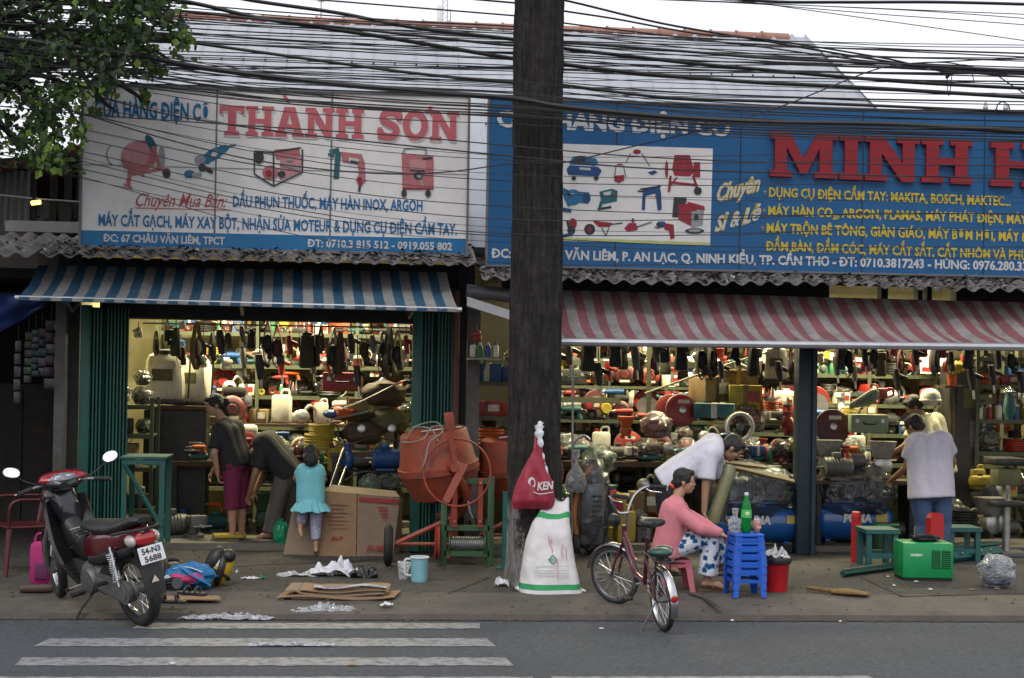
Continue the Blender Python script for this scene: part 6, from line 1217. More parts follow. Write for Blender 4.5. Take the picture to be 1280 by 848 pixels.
def box_proto(key, desc, m, tape, d=(.30, .24, .22), name='carton', cat='carton', lab=None):
    def fn(t):
        kd(t, 'box', lambda b: b.box((0, 0, d[2]/2), d, m, bev=.006)); kd(t, 'tape', lambda b: (b.box((0, -d[1]/2-.001, d[2]/2), (.05, .004, d[2]*.98), tape), b.box((0, 0, d[2]+.001), (.05, d[1], .004), tape)))
        if lab: kd(t, 'label', lambda b: b.box((d[0]*.22, -d[1]/2-.002, d[2]*.55), (d[0]*.4, .004, d[2]*.45), lab))
    proto(key, desc, name, cat, d[0], fn)
box_proto('tan', 'tan carton', c_tan, c_brn, lab=c_wht); box_proto('tanw', 'wide tan carton', c_tan, c_yel, (.46, .32, .28)); box_proto('yelb', 'yellow carton', c_yel, c_tan, (.32, .26, .24), lab=c_red); box_proto('blub', 'blue box', c_blu, c_wht, (.26, .2, .16), 'box', 'box')
box_proto('redb', 'red box', c_red, c_drd, (.3, .22, .16), 'box', 'box', c_wht); box_proto('whtb', 'white box with red print', c_wht, c_gry, (.2, .16, .14), 'box', 'box', c_red); box_proto('teab', 'teal box', c_tea, c_wht, (.34, .22, .12), 'box', 'box'); box_proto('blkb', 'black equipment box', c_blk, c_gry, (.36, .3, .2), 'box', 'box', c_gry); box_proto('orgb', 'orange box', c_org, c_wht, (.34, .24, .12), 'box', 'box', c_wht)
def engine(m1, m2):
    def fn(t):
        kd(t, 'block', lambda b: (b.box((0, 0, .12), (.22, .2, .18), c_blk, bev=.03), [b.box((.09, 0, .08+i*.02), (.1, .17, .007), c_gry) for i in range(6)]))
        kd(t, 'blower_housing', lambda b: b.lathe([(.14, 0), (.145, .02), (.12, .05), (.06, .06), (.05, .075)], m1, (-.02, -.1, .15), (0, -1, 0), 22)); kd(t, 'grille', lambda b: (b.lathe([(.085, 0), (.085, .012), (.03, .02)], c_blk, (-.02, -.15, .15), (0, -1, 0), 20), [b.box((-.02+.055*cos(a), -.166, .15+.055*sin(a)), (.05, .004, .008), m1, ry=-a) for a in [q*.7854 for q in range(8)]], b.box((-.02, -.158, .06), (.14, .02, .03), c_wht))); kd(t, 'fuel_tank', lambda b: b.box((0, .0, .33), (.26, .2, .11), m2, bev=.04)); kd(t, 'exhaust', lambda b: b.box((.15, -.02, .24), (.09, .14, .12), c_sil, bev=.02)); kd(t, 'cap', lambda b: b.lathe([(.03, 0), (.03, .02)], c_blk, (-.04, 0, .385)))
    return fn
proto('engr', 'red petrol engine, white tank', 'petrol_engine', 'engine', .34, engine(c_red, c_wht)); proto('engd', 'dark red petrol engine', 'petrol_engine', 'engine', .34, engine(c_drd, c_blk)); proto('engy', 'yellow petrol engine', 'petrol_engine', 'engine', .34, engine(c_blk, c_yel))
def motor(m):
    def fn(t):
        kd(t, 'casing', lambda b: (b.tube([(-.14, 0, .13), (.12, 0, .13)], .105, m, 22), [b.torus((-.11+i*.032, 0, .13), .106, .008, m, (1, 0, 0), 22, 5) for i in range(7)])); kd(t, 'end_cover', lambda b: b.lathe([(.108, 0), (.1, .04), (.05, .06)], m, (.12, 0, .13), (1, 0, 0))); kd(t, 'terminal_box', lambda b: b.box((0, 0, .26), (.09, .08, .06), m, bev=.01)); kd(t, 'foot', lambda b: b.box((0, 0, .012), (.2, .22, .024), m)); kd(t, 'shaft', lambda b: b.tube([(-.14, 0, .13), (-.22, 0, .13)], .015, c_sil, 8))
    return fn
proto('motb', 'blue electric motor', 'electric_motor', 'motor', .4, motor(c_blu)); proto('motg', 'grey electric motor', 'electric_motor', 'motor', .4, motor(c_gry)); proto('mott', 'teal electric motor', 'electric_motor', 'motor', .4, motor(c_tea))
def pump(m):
    def fn(t):
        kd(t, 'volute', lambda b: b.torus((-.06, 0, .14), .08, .055, m, (1, 0, 0), 22, 9)); kd(t, 'outlet', lambda b: b.lathe([(.045, 0), (.045, .1), (.065, .11), (.065, .13)], m, (-.06, 0, .2))); kd(t, 'motor', lambda b: b.tube([(-.03, 0, .14), (.18, 0, .14)], .085, c_gry, 18)); kd(t, 'base', lambda b: b.box((.05, 0, .015), (.26, .16, .03), c_blk))
    return fn
proto('pumb', 'blue water pump', 'water_pump', 'pump', .32, pump(c_blu)); proto('pumr', 'red water pump', 'water_pump', 'pump', .32, pump(c_red)); proto('pums', 'silver water pump', 'water_pump', 'pump', .32, pump(c_sil)); proto('pumg', 'green water pump', 'water_pump', 'pump', .32, pump(c_grn))
def saw(m):
    def fn(t):
        kd(t, 'base', lambda b: b.box((0, 0, .02), (.4, .26, .04), c_blk, bev=.01)); kd(t, 'blade_guard', lambda b: b.lathe([(.17, -.03), (.18, -.02), (.18, .02), (.17, .03)], m, (0, 0, .26), (.1, -1, 0), 30)); kd(t, 'blade', lambda b: b.lathe([(.15, -.006), (.15, .006)], c_sil, (.02, -.03, .2), (.1, -1, 0), 28)); kd(t, 'motor', lambda b: b.tube([(.05, .02, .26), (.05, .16, .28)], .07, c_blk, 14)); kd(t, 'handle', lambda b: b.tube(catmull([(-.05, .05, .4), (-.18, .05, .46), (-.24, .05, .4)], 5), .018, c_blk, 7))
    return fn
proto('sawr', 'red cut-off saw with a round guard', 'cutoff_saw', 'saw', .42, saw(c_red)); proto('sawm', 'maroon cut-off saw', 'cutoff_saw', 'saw', .42, saw(c_mar)); proto('sawb', 'blue cut-off saw', 'cutoff_saw', 'saw', .42, saw(c_blu))
def csaw(m):
    def fn(t):
        kd(t, 'body', lambda b: b.box((.08, 0, .1), (.26, .16, .16), m, bev=.04)); kd(t, 'rear_handle', lambda b: b.tube(catmull([(.18, 0, .16), (.3, 0, .17), (.33, 0, .08), (.2, 0, .04)], 5), .02, m, 7)); kd(t, 'front_handle', lambda b: b.tube(catmull([(.02, -.09, .08), (.0, -.08, .22), (0, .08, .22), (.02, .09, .08)], 5), .012, c_blk, 7)); kd(t, 'guide_bar', lambda b: b.box((-.22, -.03, .08), (.38, .01, .07), c_sil, bev=.004))
    return fn
proto('csr', 'red chainsaw', 'chainsaw', 'chainsaw', .6, csaw(c_red)); proto('cso', 'orange chainsaw', 'chainsaw', 'chainsaw', .6, csaw(c_org))
def drill(m):
    def fn(t):
        kd(t, 'body', lambda b: b.tube([(-.14, 0, .12), (-.02, 0, .12), (.12, 0, .12)], [.03, .045, .04], m, 12)); kd(t, 'handle', lambda b: b.tube([(.08, 0, .11), (.12, 0, 0)], [.026, .03], m, 8)); kd(t, 'chuck', lambda b: b.lathe([(.024, 0), (.016, .05), (.005, .055), (.005, .13)], c_sil, (-.14, 0, .12), (-1, 0, 0), 10))
    return fn
proto('drt', 'teal power drill', 'power_drill', 'drill', .32, drill(c_tea)); proto('drr', 'red power drill', 'power_drill', 'drill', .32, drill(c_red)); proto('drb', 'blue power drill', 'power_drill', 'drill', .32, drill(c_blu)); proto('dro', 'orange power drill', 'power_drill', 'drill', .32, drill(c_org))
def coil(m, m2=None):
    def fn(t):
        kd(t, 'coil', lambda b: [b.torus((0, 0, .02+.03*i), .13-.003*(i % 2), .018, m, (.03*(i % 3), 0, 1), 24, 6) for i in range(5)]); kd(t, 'tie', lambda b: b.torus((.13, 0, .08), .08, .008, m2 or c_blk, (0, 1, 0), 14, 5))
    return fn
proto('coly', 'yellow hose coil', 'hose_coil', 'coil', .3, coil(c_yel)); proto('colr', 'red hose coil', 'hose_coil', 'coil', .3, coil(c_red)); proto('colo', 'orange cable coil', 'cable_coil', 'coil', .3, coil(c_org)); proto('colb', 'black cable coil', 'cable_coil', 'coil', .3, coil(c_blk, c_wht)); proto('colg', 'green hose coil', 'hose_coil', 'coil', .3, coil(c_grn))
def can(m, m2):
    def fn(t):
        kd(t, 'tank', lambda b: b.box((0, 0, .16), (.22, .14, .32), m, bev=.035)); kd(t, 'neck', lambda b: b.lathe([(.03, 0), (.03, .05)], m2, (-.06, 0, .31))); kd(t, 'handle', lambda b: b.tube(catmull([(-.01, 0, .31), (.01, 0, .37), (.08, 0, .37), (.09, 0, .3)], 5), .014, m, 7))
    return fn
proto('jcy', 'yellow jerrycan', 'jerrycan', 'jerrycan', .24, can(c_yel, c_blk)); proto('jcw', 'white jerrycan', 'jerrycan', 'jerrycan', .24, can(c_wht, c_red)); proto('jcb', 'blue jerrycan', 'jerrycan', 'jerrycan', .24, can(c_blu, c_wht))
def sprayer(t):
    kd(t, 'tank', lambda b: b.box((0, 0, .25), (.4, .2, .46), c_wht, bev=.08, taper=(.82, .9))); kd(t, 'lid', lambda b: b.lathe([(.08, 0), (.085, .03), (.04, .04)], c_blk, (0, 0, .47))); kd(t, 'badge', lambda b: b.box((-.02, -.1, .27), (.19, .012, .11), c_olv)); kd(t, 'base', lambda b: b.box((0, 0, .02), (.38, .2, .04), c_blk, bev=.01)); kd(t, 'lance', lambda b: b.tube([(.22, -.03, .05), (.24, -.03, .62)], .01, c_blk, 6))
proto('spr', 'white backpack sprayer tank', 'sprayer', 'sprayer', .44, sprayer)
def case(m):
    def fn(t):
        kd(t, 'shell', lambda b: b.box((0, 0, .1), (.42, .12, .2), m, bev=.015)); kd(t, 'handle', lambda b: b.tube(catmull([(-.07, -.07, .12), (-.06, -.1, .1), (.06, -.1, .1), (.07, -.07, .12)], 4), .009, c_blk, 6)); 
        for sx in (-1, 1): kd(t, 'latch', lambda b: b.box((sx*.14, -.063, .13), (.04, .012, .04), c_sil))
    return fn
proto('csg', 'pale green tool case', 'tool_case', 'case', .44, case(c_lgr)); proto('csor', 'orange tool case', 'tool_case', 'case', .44, case(c_org)); proto('csred', 'red tool case', 'tool_case', 'case', .44, case(c_red)); proto('csbk', 'black tool case', 'tool_case', 'case', .44, case(c_blk))
def disc(m, r=.18):
    def fn(t):
        kd(t, 'disc', lambda b: b.lathe([(.03, 0), (r, .0), (r, .03), (r*.8, .045), (.06, .05), (.03, .05)], m, (0, 0, r), (0, -1, .15), 32)); kd(t, 'hub', lambda b: b.lathe([(.045, .04), (.04, .07), (.01, .075)], c_sil, (0, 0, r), (0, -1, .15), 16)); kd(t, 'sticker', lambda b: b.box((r*.1, -.058, r*1.55), (r*.7, .008, r*.22), c_wht, rx=-.15)); kd(t, 'rim', lambda b: b.torus((0, -.01, r), r*.98, .012, c_gry, (0, -1, .15), 30, 6))
    return fn
proto('dsr', 'red round blade cover', 'blade_cover', 'cover', .36, disc(c_red)); proto('dsm', 'maroon round blade cover', 'blade_cover', 'cover', .42, disc(c_mar, .21)); proto('dss', 'silver grinding wheel', 'abrasive_disc', 'disc', .3, disc(c_sil, .15))
def fan(m):
    def fn(t):
        kd(t, 'ring', lambda b: (b.torus((0, 0, .18), .155, .022, m, (0, 1, 0), 28, 7), b.torus((0, .08, .18), .155, .016, m, (0, 1, 0), 28, 6))); kd(t, 'blades', lambda b: [b.box((.07*cos(a), .03, .18+.07*sin(a)), (.13, .008, .05), c_blk, ry=-a, rx=.4) for a in (0, 1.57, 3.14, 4.71)]); kd(t, 'hub', lambda b: b.lathe([(.045, 0), (.04, .08)], c_gry, (0, -.02, .18), (0, 1, 0), 14)); kd(t, 'base', lambda b: b.box((0, .04, .01), (.22, .14, .02), m))
    return fn
proto('fng', 'lime green ring blower', 'blower', 'blower', .36, fan(c_lime)); proto('fnw', 'pale ring blower', 'blower', 'blower', .36, fan(c_wht)); proto('fno', 'orange ring blower', 'blower', 'blower', .36, fan(c_org))
def bag(m, m2):
    def fn(t):
        kd(t, 'contents', lambda b: blob_(b, (0, 0, .12), (.14, .1, .12), m, 5)); kd(t, 'wrapping', lambda b: blob_(b, (0, 0, .14), (.17, .13, .145), m2, 8))
    return fn
def blob_(b, c, r, m, seed=0, amp=.3, f_=2.6, n=22, k=13):
    def pt(a, e):
        d = V((cos(e)*cos(a), cos(e)*sin(a), sin(e))); q = 1+amp*mnoise.noise(d*f_+V((seed*3.1, seed, 0)))+amp*.4*mnoise.noise(d*f_*2.7+V((seed, 0, 5)))
        return V((c[0]+d.x*r[0]*q, c[1]+d.y*r[1]*q, max(0, c[2]+d.z*r[2]*q)))
    b.sheet(lambda u, v: pt(2*pi*u, -pi/2+pi*v), n, k, m, True)
cw_ = wrapmat('stock_wrap', (.85, .87, .85), .10, 14)
proto('bgr', 'red machine wrapped in clear plastic', 'wrapped_machine', 'machine', .34, bag(c_red, cw_)); proto('bgb', 'blue machine wrapped in clear plastic', 'wrapped_machine', 'machine', .34, bag(c_blu, cw_)); proto('bgd', 'dark machine wrapped in clear plastic', 'wrapped_machine', 'machine', .34, bag(c_blk, cw_)); proto('bgg', 'green part wrapped in clear plastic', 'wrapped_machine', 'machine', .34, bag(c_grn, cw_)); proto('bgm', 'maroon machine wrapped in clear plastic', 'wrapped_machine', 'machine', .34, bag(c_drd, cw_))
def sack_(m):
    def fn(t): kd(t, 'cloth', lambda b: blob_(b, (0, 0, .13), (.22, .15, .13), m, 3, .25)); kd(t, 'tied_end', lambda b: b.lathe([(.02, 0), (.05, .06), (.04, .08)], m, (.2, 0, .16), (1, 0, .5), 10))
    return fn
proto('skb', 'brown sack', 'sack', 'sack', .44, sack_(c_brn)); proto('skw', 'white sack', 'sack', 'sack', .44, sack_(c_wht)); proto('sko', 'olive sack', 'sack', 'sack', .44, sack_(c_olv))
def cans(m, m2):
    def fn(t): kd(t, 'can', lambda b: b.lathe([(.034, 0), (.036, .01), (.036, .13), (.02, .15)], m, n=14)); kd(t, 'cap', lambda b: b.lathe([(.02, .15), (.02, .18), (.012, .185)], m2, n=12))
    return fn
for kx, dx, m1, m2 in (('cnr', 'red spray can', c_red, c_wht), ('cng', 'green spray can', c_grn, c_wht), ('cnw', 'white spray can', c_wht, c_blu), ('cny', 'yellow spray can', c_yel, c_red), ('cnb', 'blue spray can', c_blu, c_wht)): proto(kx, dx, 'spray_can', 'can', .085, cans(m1, m2))
def vise(m):
    def fn(t): kd(t, 'base', lambda b: b.lathe([(.1, 0), (.1, .03), (.06, .05), (.05, .1)], m)); kd(t, 'jaw', lambda b: (b.box((0, -.02, .16), (.16, .1, .1), m, bev=.02), b.box((0, -.14, .16), (.16, .06, .12), m, bev=.015))); kd(t, 'screw', lambda b: (b.tube([(0, -.28, .13), (0, .1, .13)], .014, c_sil, 8), b.tube([(-.09, -.27, .13), (.09, -.27, .13)], .008, c_sil, 6)))
    return fn
proto('vsg', 'grey bench vise', 'bench_vise', 'vise', .22, vise(c_gry)); proto('vsb', 'blue bench vise', 'bench_vise', 'vise', .22, vise(c_blu))
def gear(t): kd(t, 'housing', lambda b: (b.lathe([(.05, 0), (.11, .02), (.11, .1), (.06, .14)], c_sil, (0, 0, .11), (0, -1, 0), 18), b.box((0, .03, .03), (.22, .14, .05), c_gry))); kd(t, 'pipe', lambda b: b.tube(catmull([(.05, -.05, .2), (.12, -.05, .28), (.2, 0, .2), (.2, 0, .02)], 5), .022, c_sil, 8))
proto('gea', 'bare metal gear housing', 'gear_housing', 'machine part', .3, gear)
def hop(m):
    def fn(t): kd(t, 'hopper', lambda b: b.box((0, 0, .36), (.2, .2, .2), m, taper=(1.6, 1.6))); kd(t, 'mill', lambda b: b.lathe([(.11, 0), (.12, .02), (.12, .12), (.09, .14)], m, (0, .07, .16), (0, -1, 0), 20)); kd(t, 'leg', lambda b: b.box((-.08, 0, .03), (.03, .2, .06), c_blk)); kd(t, 'leg', lambda b: b.box((.08, 0, .03), (.03, .2, .06), c_blk))
    return fn
proto('hpo', 'orange grinding mill', 'grinding_mill', 'mill', .34, hop(c_org)); proto('hps', 'silver grinding mill', 'grinding_mill', 'mill', .34, hop(c_sil)); proto('hpg', 'dark green grinding mill', 'grinding_mill', 'mill', .34, hop(mat('stock_dark_green', (.015, .07, .03), .5)))
def grinder(m):
    def fn(t): kd(t, 'body', lambda b: b.tube([(-.12, 0, .06), (.02, 0, .06), (.1, 0, .06)], [.026, .032, .038], m, 10)); kd(t, 'guard', lambda b: b.lathe([(.06, 0), (.062, .012), (.02, .02)], c_blk, (.13, 0, .05), (0, 0, 1), 16)); kd(t, 'side_handle', lambda b: b.tube([(.1, -.03, .06), (.1, -.13, .07)], .014, c_blk, 7))
    return fn
for kx, dx, m in (('agt', 'teal angle grinder', c_tea), ('agr', 'red angle grinder', c_red), ('agb', 'black angle grinder', c_blk)): proto(kx, dx, 'angle_grinder', 'grinder', .28, grinder(m))
def blister(m):
    def fn(t): kd(t, 'card', lambda b: b.box((0, .02, .11), (.15, .008, .22), m, rx=-.12)); kd(t, 'bubble', lambda b: b.ell((0, -.01, .08), (.05, .025, .06), c_gry)); kd(t, 'header', lambda b: b.box((0, .004, .19), (.13, .01, .05), c_wht, rx=-.12))
    return fn
for kx, dx, m in (('bly', 'yellow carded part', c_yel), ('blr', 'red carded part', c_red), ('blb', 'blue carded part', c_blu), ('blg', 'green carded part', c_grn)): proto(kx, dx, 'carded_part', 'packet', .16, blister(m))
def chainblock(t): kd(t, 'drum', lambda b: b.lathe([(.06, 0), (.075, .02), (.075, .08), (.06, .1)], c_yel, (0, .05, .14), (0, -1, 0), 18)); kd(t, 'hook', lambda b: b.torus((0, 0, .25), .03, .01, c_sil, (0, 1, 0), 14, 6, 0, 4.5)); kd(t, 'chain', lambda b: [b.torus((.03*cos(i*1.1), .02*sin(i*2.3), .02+.008*i), .022, .007, c_sil, (sin(i), cos(i), .4), 9, 5) for i in range(12)])
proto('chb', 'yellow chain hoist', 'chain_hoist', 'hoist', .18, chainblock)
def tape(m):
    def fn(t): kd(t, 'roll', lambda b: b.torus((0, 0, .06), .042, .022, m, (0, 1, .1), 18, 6)); kd(t, 'core', lambda b: b.torus((0, 0, .06), .022, .006, c_wht, (0, 1, .1), 14, 5))
    return fn
for kx, dx, m in (('tpb', 'black tape roll', c_blk), ('tpy', 'yellow tape roll', c_yel), ('tpr', 'red tape roll', c_drd)): proto(kx, dx, 'tape_roll', 'roll', .14, tape(m))
def bits(t): kd(t, 'tin', lambda b: b.box((0, 0, .04), (.2, .1, .08), c_blk, bev=.006)); kd(t, 'bit', lambda b: [b.tube([(-.08+.02*i, rs.uniform(-.03, .03), .08), (-.08+.02*i+rs.uniform(-.02, .02), rs.uniform(-.03, .03), .16+rs.random()*.1)], .006, c_sil if i % 3 else c_red, 5) for i in range(9)])
rs = random.Random(31); proto('bit', 'black tin of steel bits', 'bit_tin', 'tin', .2, bits)
SMALL = ['agt', 'agr', 'agb', 'agb', 'bly', 'blr', 'blb', 'blg', 'chb', 'tpb', 'tpy', 'tpr', 'bit', 'bit', 'cnr', 'cnw', 'cng', 'drb', 'drr', 'drt', 'gea', 'pums', 'colb', 'whtb']
# hanging goods (origin at the hook)
def strap(m, L):
    def fn(t): kd(t, 'band', lambda b: b.sheet(lambda u, v: V((.05*sin(2*pi*u)*(.4+.6*sin(pi*abs(cos(pi*u)))), (v-.5)*.05, -L/2+L/2*cos(2*pi*u))), 28, 2, m, True, thick=.006)); kd(t, 'buckle', lambda b: b.box((.03, 0, -L*.8), (.06, .06, .08), c_blk, bev=.01)); kd(t, 'pad', lambda b: b.ell((0, 0, -L*.55), (.045, .03, L*.22), m))
    return fn
def gun(m, L):
    def fn(t): kd(t, 'cord', lambda b: b.tube([(0, 0, 0), (.01, 0, -L)], .006, c_blk, 5)); kd(t, 'body', lambda b: b.tube([(.0, 0, -L-.02), (.01, 0, -L-.1), (.03, 0, -L-.24)], [.03, .042, .03], m, 10)); kd(t, 'handle', lambda b: b.tube([(.01, 0, -L-.08), (.12, 0, -L-.12)], [.026, .022], m, 8)); kd(t, 'nozzle', lambda b: b.tube([(.03, 0, -L-.24), (.04, 0, -L-.33)], .012, c_sil, 8))
    return fn
def pouch(m, L):
    def fn(t): kd(t, 'loop', lambda b: b.tube([(0, 0, 0), (0, 0, -.08)], .006, c_blk, 5)); kd(t, 'pouch', lambda b: b.box((0, 0, -.08-L/2), (.14, .07, L), m, bev=.03, taper=(.7, .8))); kd(t, 'flap', lambda b: b.box((0, -.04, -.1-L*.2), (.12, .02, L*.3), m, bev=.008))
    return fn
for kx, dx, m, L in (('hs1', 'black hanging carrying strap', c_blk, .42), ('hs2', 'maroon hanging carrying strap', c_mar, .36), ('hs3', 'dark brown hanging carrying strap', c_brn, .4)): proto(kx, dx, 'carrying_strap', 'strap', .12, strap(m, L))
for kx, dx, m, L in (('hg1', 'black tool hanging on a long cord', c_blk, .3), ('hg2', 'black tool hanging on a short cord', c_blk, .1), ('hg3', 'grey tool hanging on a short cord', c_gry, .08), ('hg4', 'red tool hanging on a short cord', c_red, .1)): proto(kx, dx, 'hanging_tool', 'tool', .12, gun(m, L))
for kx, dx, m, L in (('hp1', 'black hanging tool pouch', c_blk, .3), ('hp2', 'dark green hanging tool pouch', mat('stock_bottle_green', (.012, .03, .022), .7), .34), ('hp3', 'dark olive hanging tool pouch', mat('stock_dark_olive', (.035, .035, .02), .7), .32), ('hp4', 'small yellow hanging packet', c_yel, .12), ('hp5', 'small red hanging packet', c_red, .14), ('hp6', 'small white hanging packet', c_wht, .14)): proto(kx, dx, 'tool_pouch' if kx < 'hp4' else 'hanging_packet', 'pouch' if kx < 'hp4' else 'packet', .13, pouch(m, L))

ROWS = {}
def put(key, loc, rz=0., s=1., row='', label=None, group=None):
    p = PROT[key]
    if p['root'] is None:
        t = thing(p['name'], 'x', p['cat']); p['fn'](t); p['root'] = t
    else: t = copy_tree(p['root']); 
    t.location = loc; t.rotation_euler = (0, 0, rz); t.scale = (s,)*3
    if 'group' in t: del t['group']
    if label: t['label'] = label
    else: ROWS.setdefault(row, []).append((loc[0], p['desc'], t))
    if group: t['group'] = group
    return t
rs = random.Random(33)
def fill(row, x0, x1, Y, z, keys, hmax=9, gap=.012, jit=.06, smin=.66, smax=1.02):
    x = x0; last = None
    while True:
        k = rs.choice(keys)
        if k == last: k = rs.choice(keys)
        last = k; s = rs.uniform(smin, smax); w_ = PROT[k]['w']*s
        if x+w_ > x1: 
            if x1-x < .12: break
            k = rs.choice([q for q in keys if PROT[q]['w'] < .34] or keys); s = min(1, (x1-x)/PROT[k]['w']); w_ = PROT[k]['w']*s
            if s < .5: break
        t = put(k, (x+w_/2, Y+rs.uniform(-jit, jit), z+.001), rs.uniform(-.25, .25), s, row)
        if 'shelf' in row or 'bench' in row or 'board' in row:
            h = max(v.co.z for c in PROT[k]['root'].children for v in c.data.vertices)*s
            if h < .24 and k not in ('drt', 'drr', 'drb', 'dsr', 'sawr', 'sawm', 'fnw') and rs.random() < .6:
                q = rs.choice(['drt', 'drr', 'whtb', 'blub', 'colb', 'drb', 'bgd', 'coly', 'dro', 'redb', 'cnr', 'bgm', 'gea', 'tan']); put(q, (x+w_/2, t.location.y, z+h+.002), rs.uniform(-.5, .5), rs.uniform(.5, .68), 'atop goods '+row)
        x += w_+gap*rs.random()*2
        if x > x1-.1: break
def rack(label, x0, x1, Y, zs, dep=.46, posts=4, top=None):
    t = thing('shelf', label, 'shelf', ((x0+x1)/2, Y, 0)); T = Matrix.Translation((-(x0+x1)/2, -Y, 0))
    for z in zs:
        b = MB(); b.T = T; b.box(((x0+x1)/2, Y, z-.012), (x1-x0, dep, .02), shelfm); b.box(((x0+x1)/2, Y-dep/2, z-.02), (x1-x0, .02, .045), shelfm); b.build('board', t)
    for i in range(posts):
        x = x0+(x1-x0)*i/(posts-1)
        for sy in (-1, 1): b = MB(); b.T = T; b.box((x, Y+sy*(dep/2+.014), (top or zs[-1]+.3)/2), (.04, .02, top or zs[-1]+.3), shelfm); b.build('post', t)
    return t
def zof(py, Y): return P(640, py, Y).z
mixed = ['tan', 'tanw', 'yelb', 'blub', 'redb', 'whtb', 'teab', 'engr', 'engd', 'motb', 'motg', 'pumb', 'pumr', 'pums', 'sawr', 'csr', 'drt', 'drr', 'coly', 'colr', 'jcy', 'jcw', 'csg', 'csor', 'dsr', 'fnw', 'bgr', 'bgb', 'bgd', 'bgm', 'gea', 'hps', 'colb', 'bgg']
dark = ['blkb', 'engd', 'bgd', 'bgm', 'motg', 'csbk', 'pums', 'gea', 'colb', 'bgb', 'hpg', 'sawm', 'motb', 'vsg']
# ---- left shop
YL = 18.75
rack('green grey slotted steel shelf along the back wall of the left shop', -2.5, .9, YL, (.45, .8, 1.15, 1.5, 1.85, 2.22), top=2.6)
R1 = 'on the %s back shelf of the left shop'
fill(R1 % 'lowest', -2.45, .85, YL, .45, dark+['tan', 'redb']); fill(R1 % 'second', -2.45, .85, YL, .8, mixed+dark); fill(R1 % 'third', -2.45, .85, YL, 1.15, ['engr', 'engd', 'engr', 'tan', 'blub', 'jcw', 'pumr', 'bgr', 'bgd', 'csr', 'fnw', 'whtb']); fill(R1 % 'fourth', -2.45, .85, YL, 1.5, ['bgm', 'engd', 'whtb', 'gea', 'bgd', 'tan', 'engr', 'drr', 'csbk', 'pums', 'motg']); fill(R1 % 'fifth', -2.45, .85, YL, 1.85, ['whtb', 'tan', 'jcw', 'coly', 'bgm', 'engd', 'fnw', 'bgd', 'drr', 'teab', 'gea', 'hps', 'bgr', 'pumr']); fill(R1 % 'top', -2.45, .85, YL, 2.22, ['csor', 'csred', 'orgb', 'blub', 'whtb', 'csor', 'tan', 'yelb'])
rack('dark side shelf just inside the left green gate', -2.86, -2.3, 16.95, (.35, .78, 1.12, 1.42), .42, 2, 1.5)
for z, n in ((1.42, 'top'), (1.12, 'third'), (.78, 'second'), (.35, 'lowest')): fill('on the %s side-shelf board, left gate' % n, -2.86, -2.32, 16.95, z, ['blkb', 'csbk', 'bgd'] if n != 'second' else ['tanw'], jit=.02, smin=.7, smax=.95)
put('spr', (-2.28, 17.5, 1.42), .1, 1.15, label='large white sprayer tank with a grey badge at the left of the left shop'); put('spr', (-1.98, 17.7, 1.40), -.5, 1.1, label='white sprayer tank turned sideways behind the one with the grey badge')
t = thing('workbench', 'low dark workbench in the middle of the left shop behind the people', 'workbench', (-1.05, 17.55, .07)); kd(t, 'top', lambda b: b.box((0, 0, .72), (2.3, .62, .05), c_brn))
for sx in (-1, 1):
    for sy in (-1, 1): kd(t, 'leg', lambda b: b.box((sx*1.08, sy*.26, .35), (.06, .06, .7), c_blk))
t = thing('raised_board', 'narrow raised board behind the workbench of the left shop', 'shelf', (-.95, 17.95, .07)); kd(t, 'board', lambda b: b.box((0, 0, 1.12), (2.4, .34, .03), c_brn))
for sx in (-1, 1): kd(t, 'upright', lambda b: b.box((sx*1.17, 0, .56), (.04, .3, 1.1), c_blk))
fill('on the raised board in the left shop', -2.0, .2, 17.95, 1.21, ['engr', 'engr', 'tan', 'bgd', 'engd', 'jcw', 'whtb', 'bgm', 'csr', 'gea'], jit=.04)
t = thing('counter', 'dark wooden plinth under the sprayer tanks in the left shop', 'counter', (-2.15, 17.62, .07)); kd(t, 'top', lambda b: b.box((0, 0, 1.31), (.7, .42, .04), c_brn)); kd(t, 'body', lambda b: b.box((0, 0, .64), (.66, .4, 1.28), c_blk))
fill('on the workbench in the left shop', -2.0, .05, 17.42, .815, ['sawr', 'fng', 'bgg', 'pumr', 'drr', 'dsr', 'gea', 'fno', 'bgd', 'colr', 'vsg', 'drt', 'pumb'], jit=.08); fill('at the workbench rear, left shop', -1.75, .05, 17.75, .815, ['tanw', 'jcw', 'engr', 'yelb', 'tan', 'fnw', 'bgr'], jit=.05)
fill('on the floor under the left shop workbench', -2.1, .0, 17.3, .07, ['motg', 'hpg', 'vsg', 'pumb', 'mott', 'bgd', 'blub', 'tan', 'pumg'], jit=.12)
put('vsg', (P(242, 672, 16.7).x, 16.7, .07), .4, 1.1, label='grey vise on the floor beside the woman in maroon'); put('motg', (P(214, 672, 16.75).x, 16.75, .07), .3, 1, label='grey motor on the floor behind the numberplate of the motorcycle')
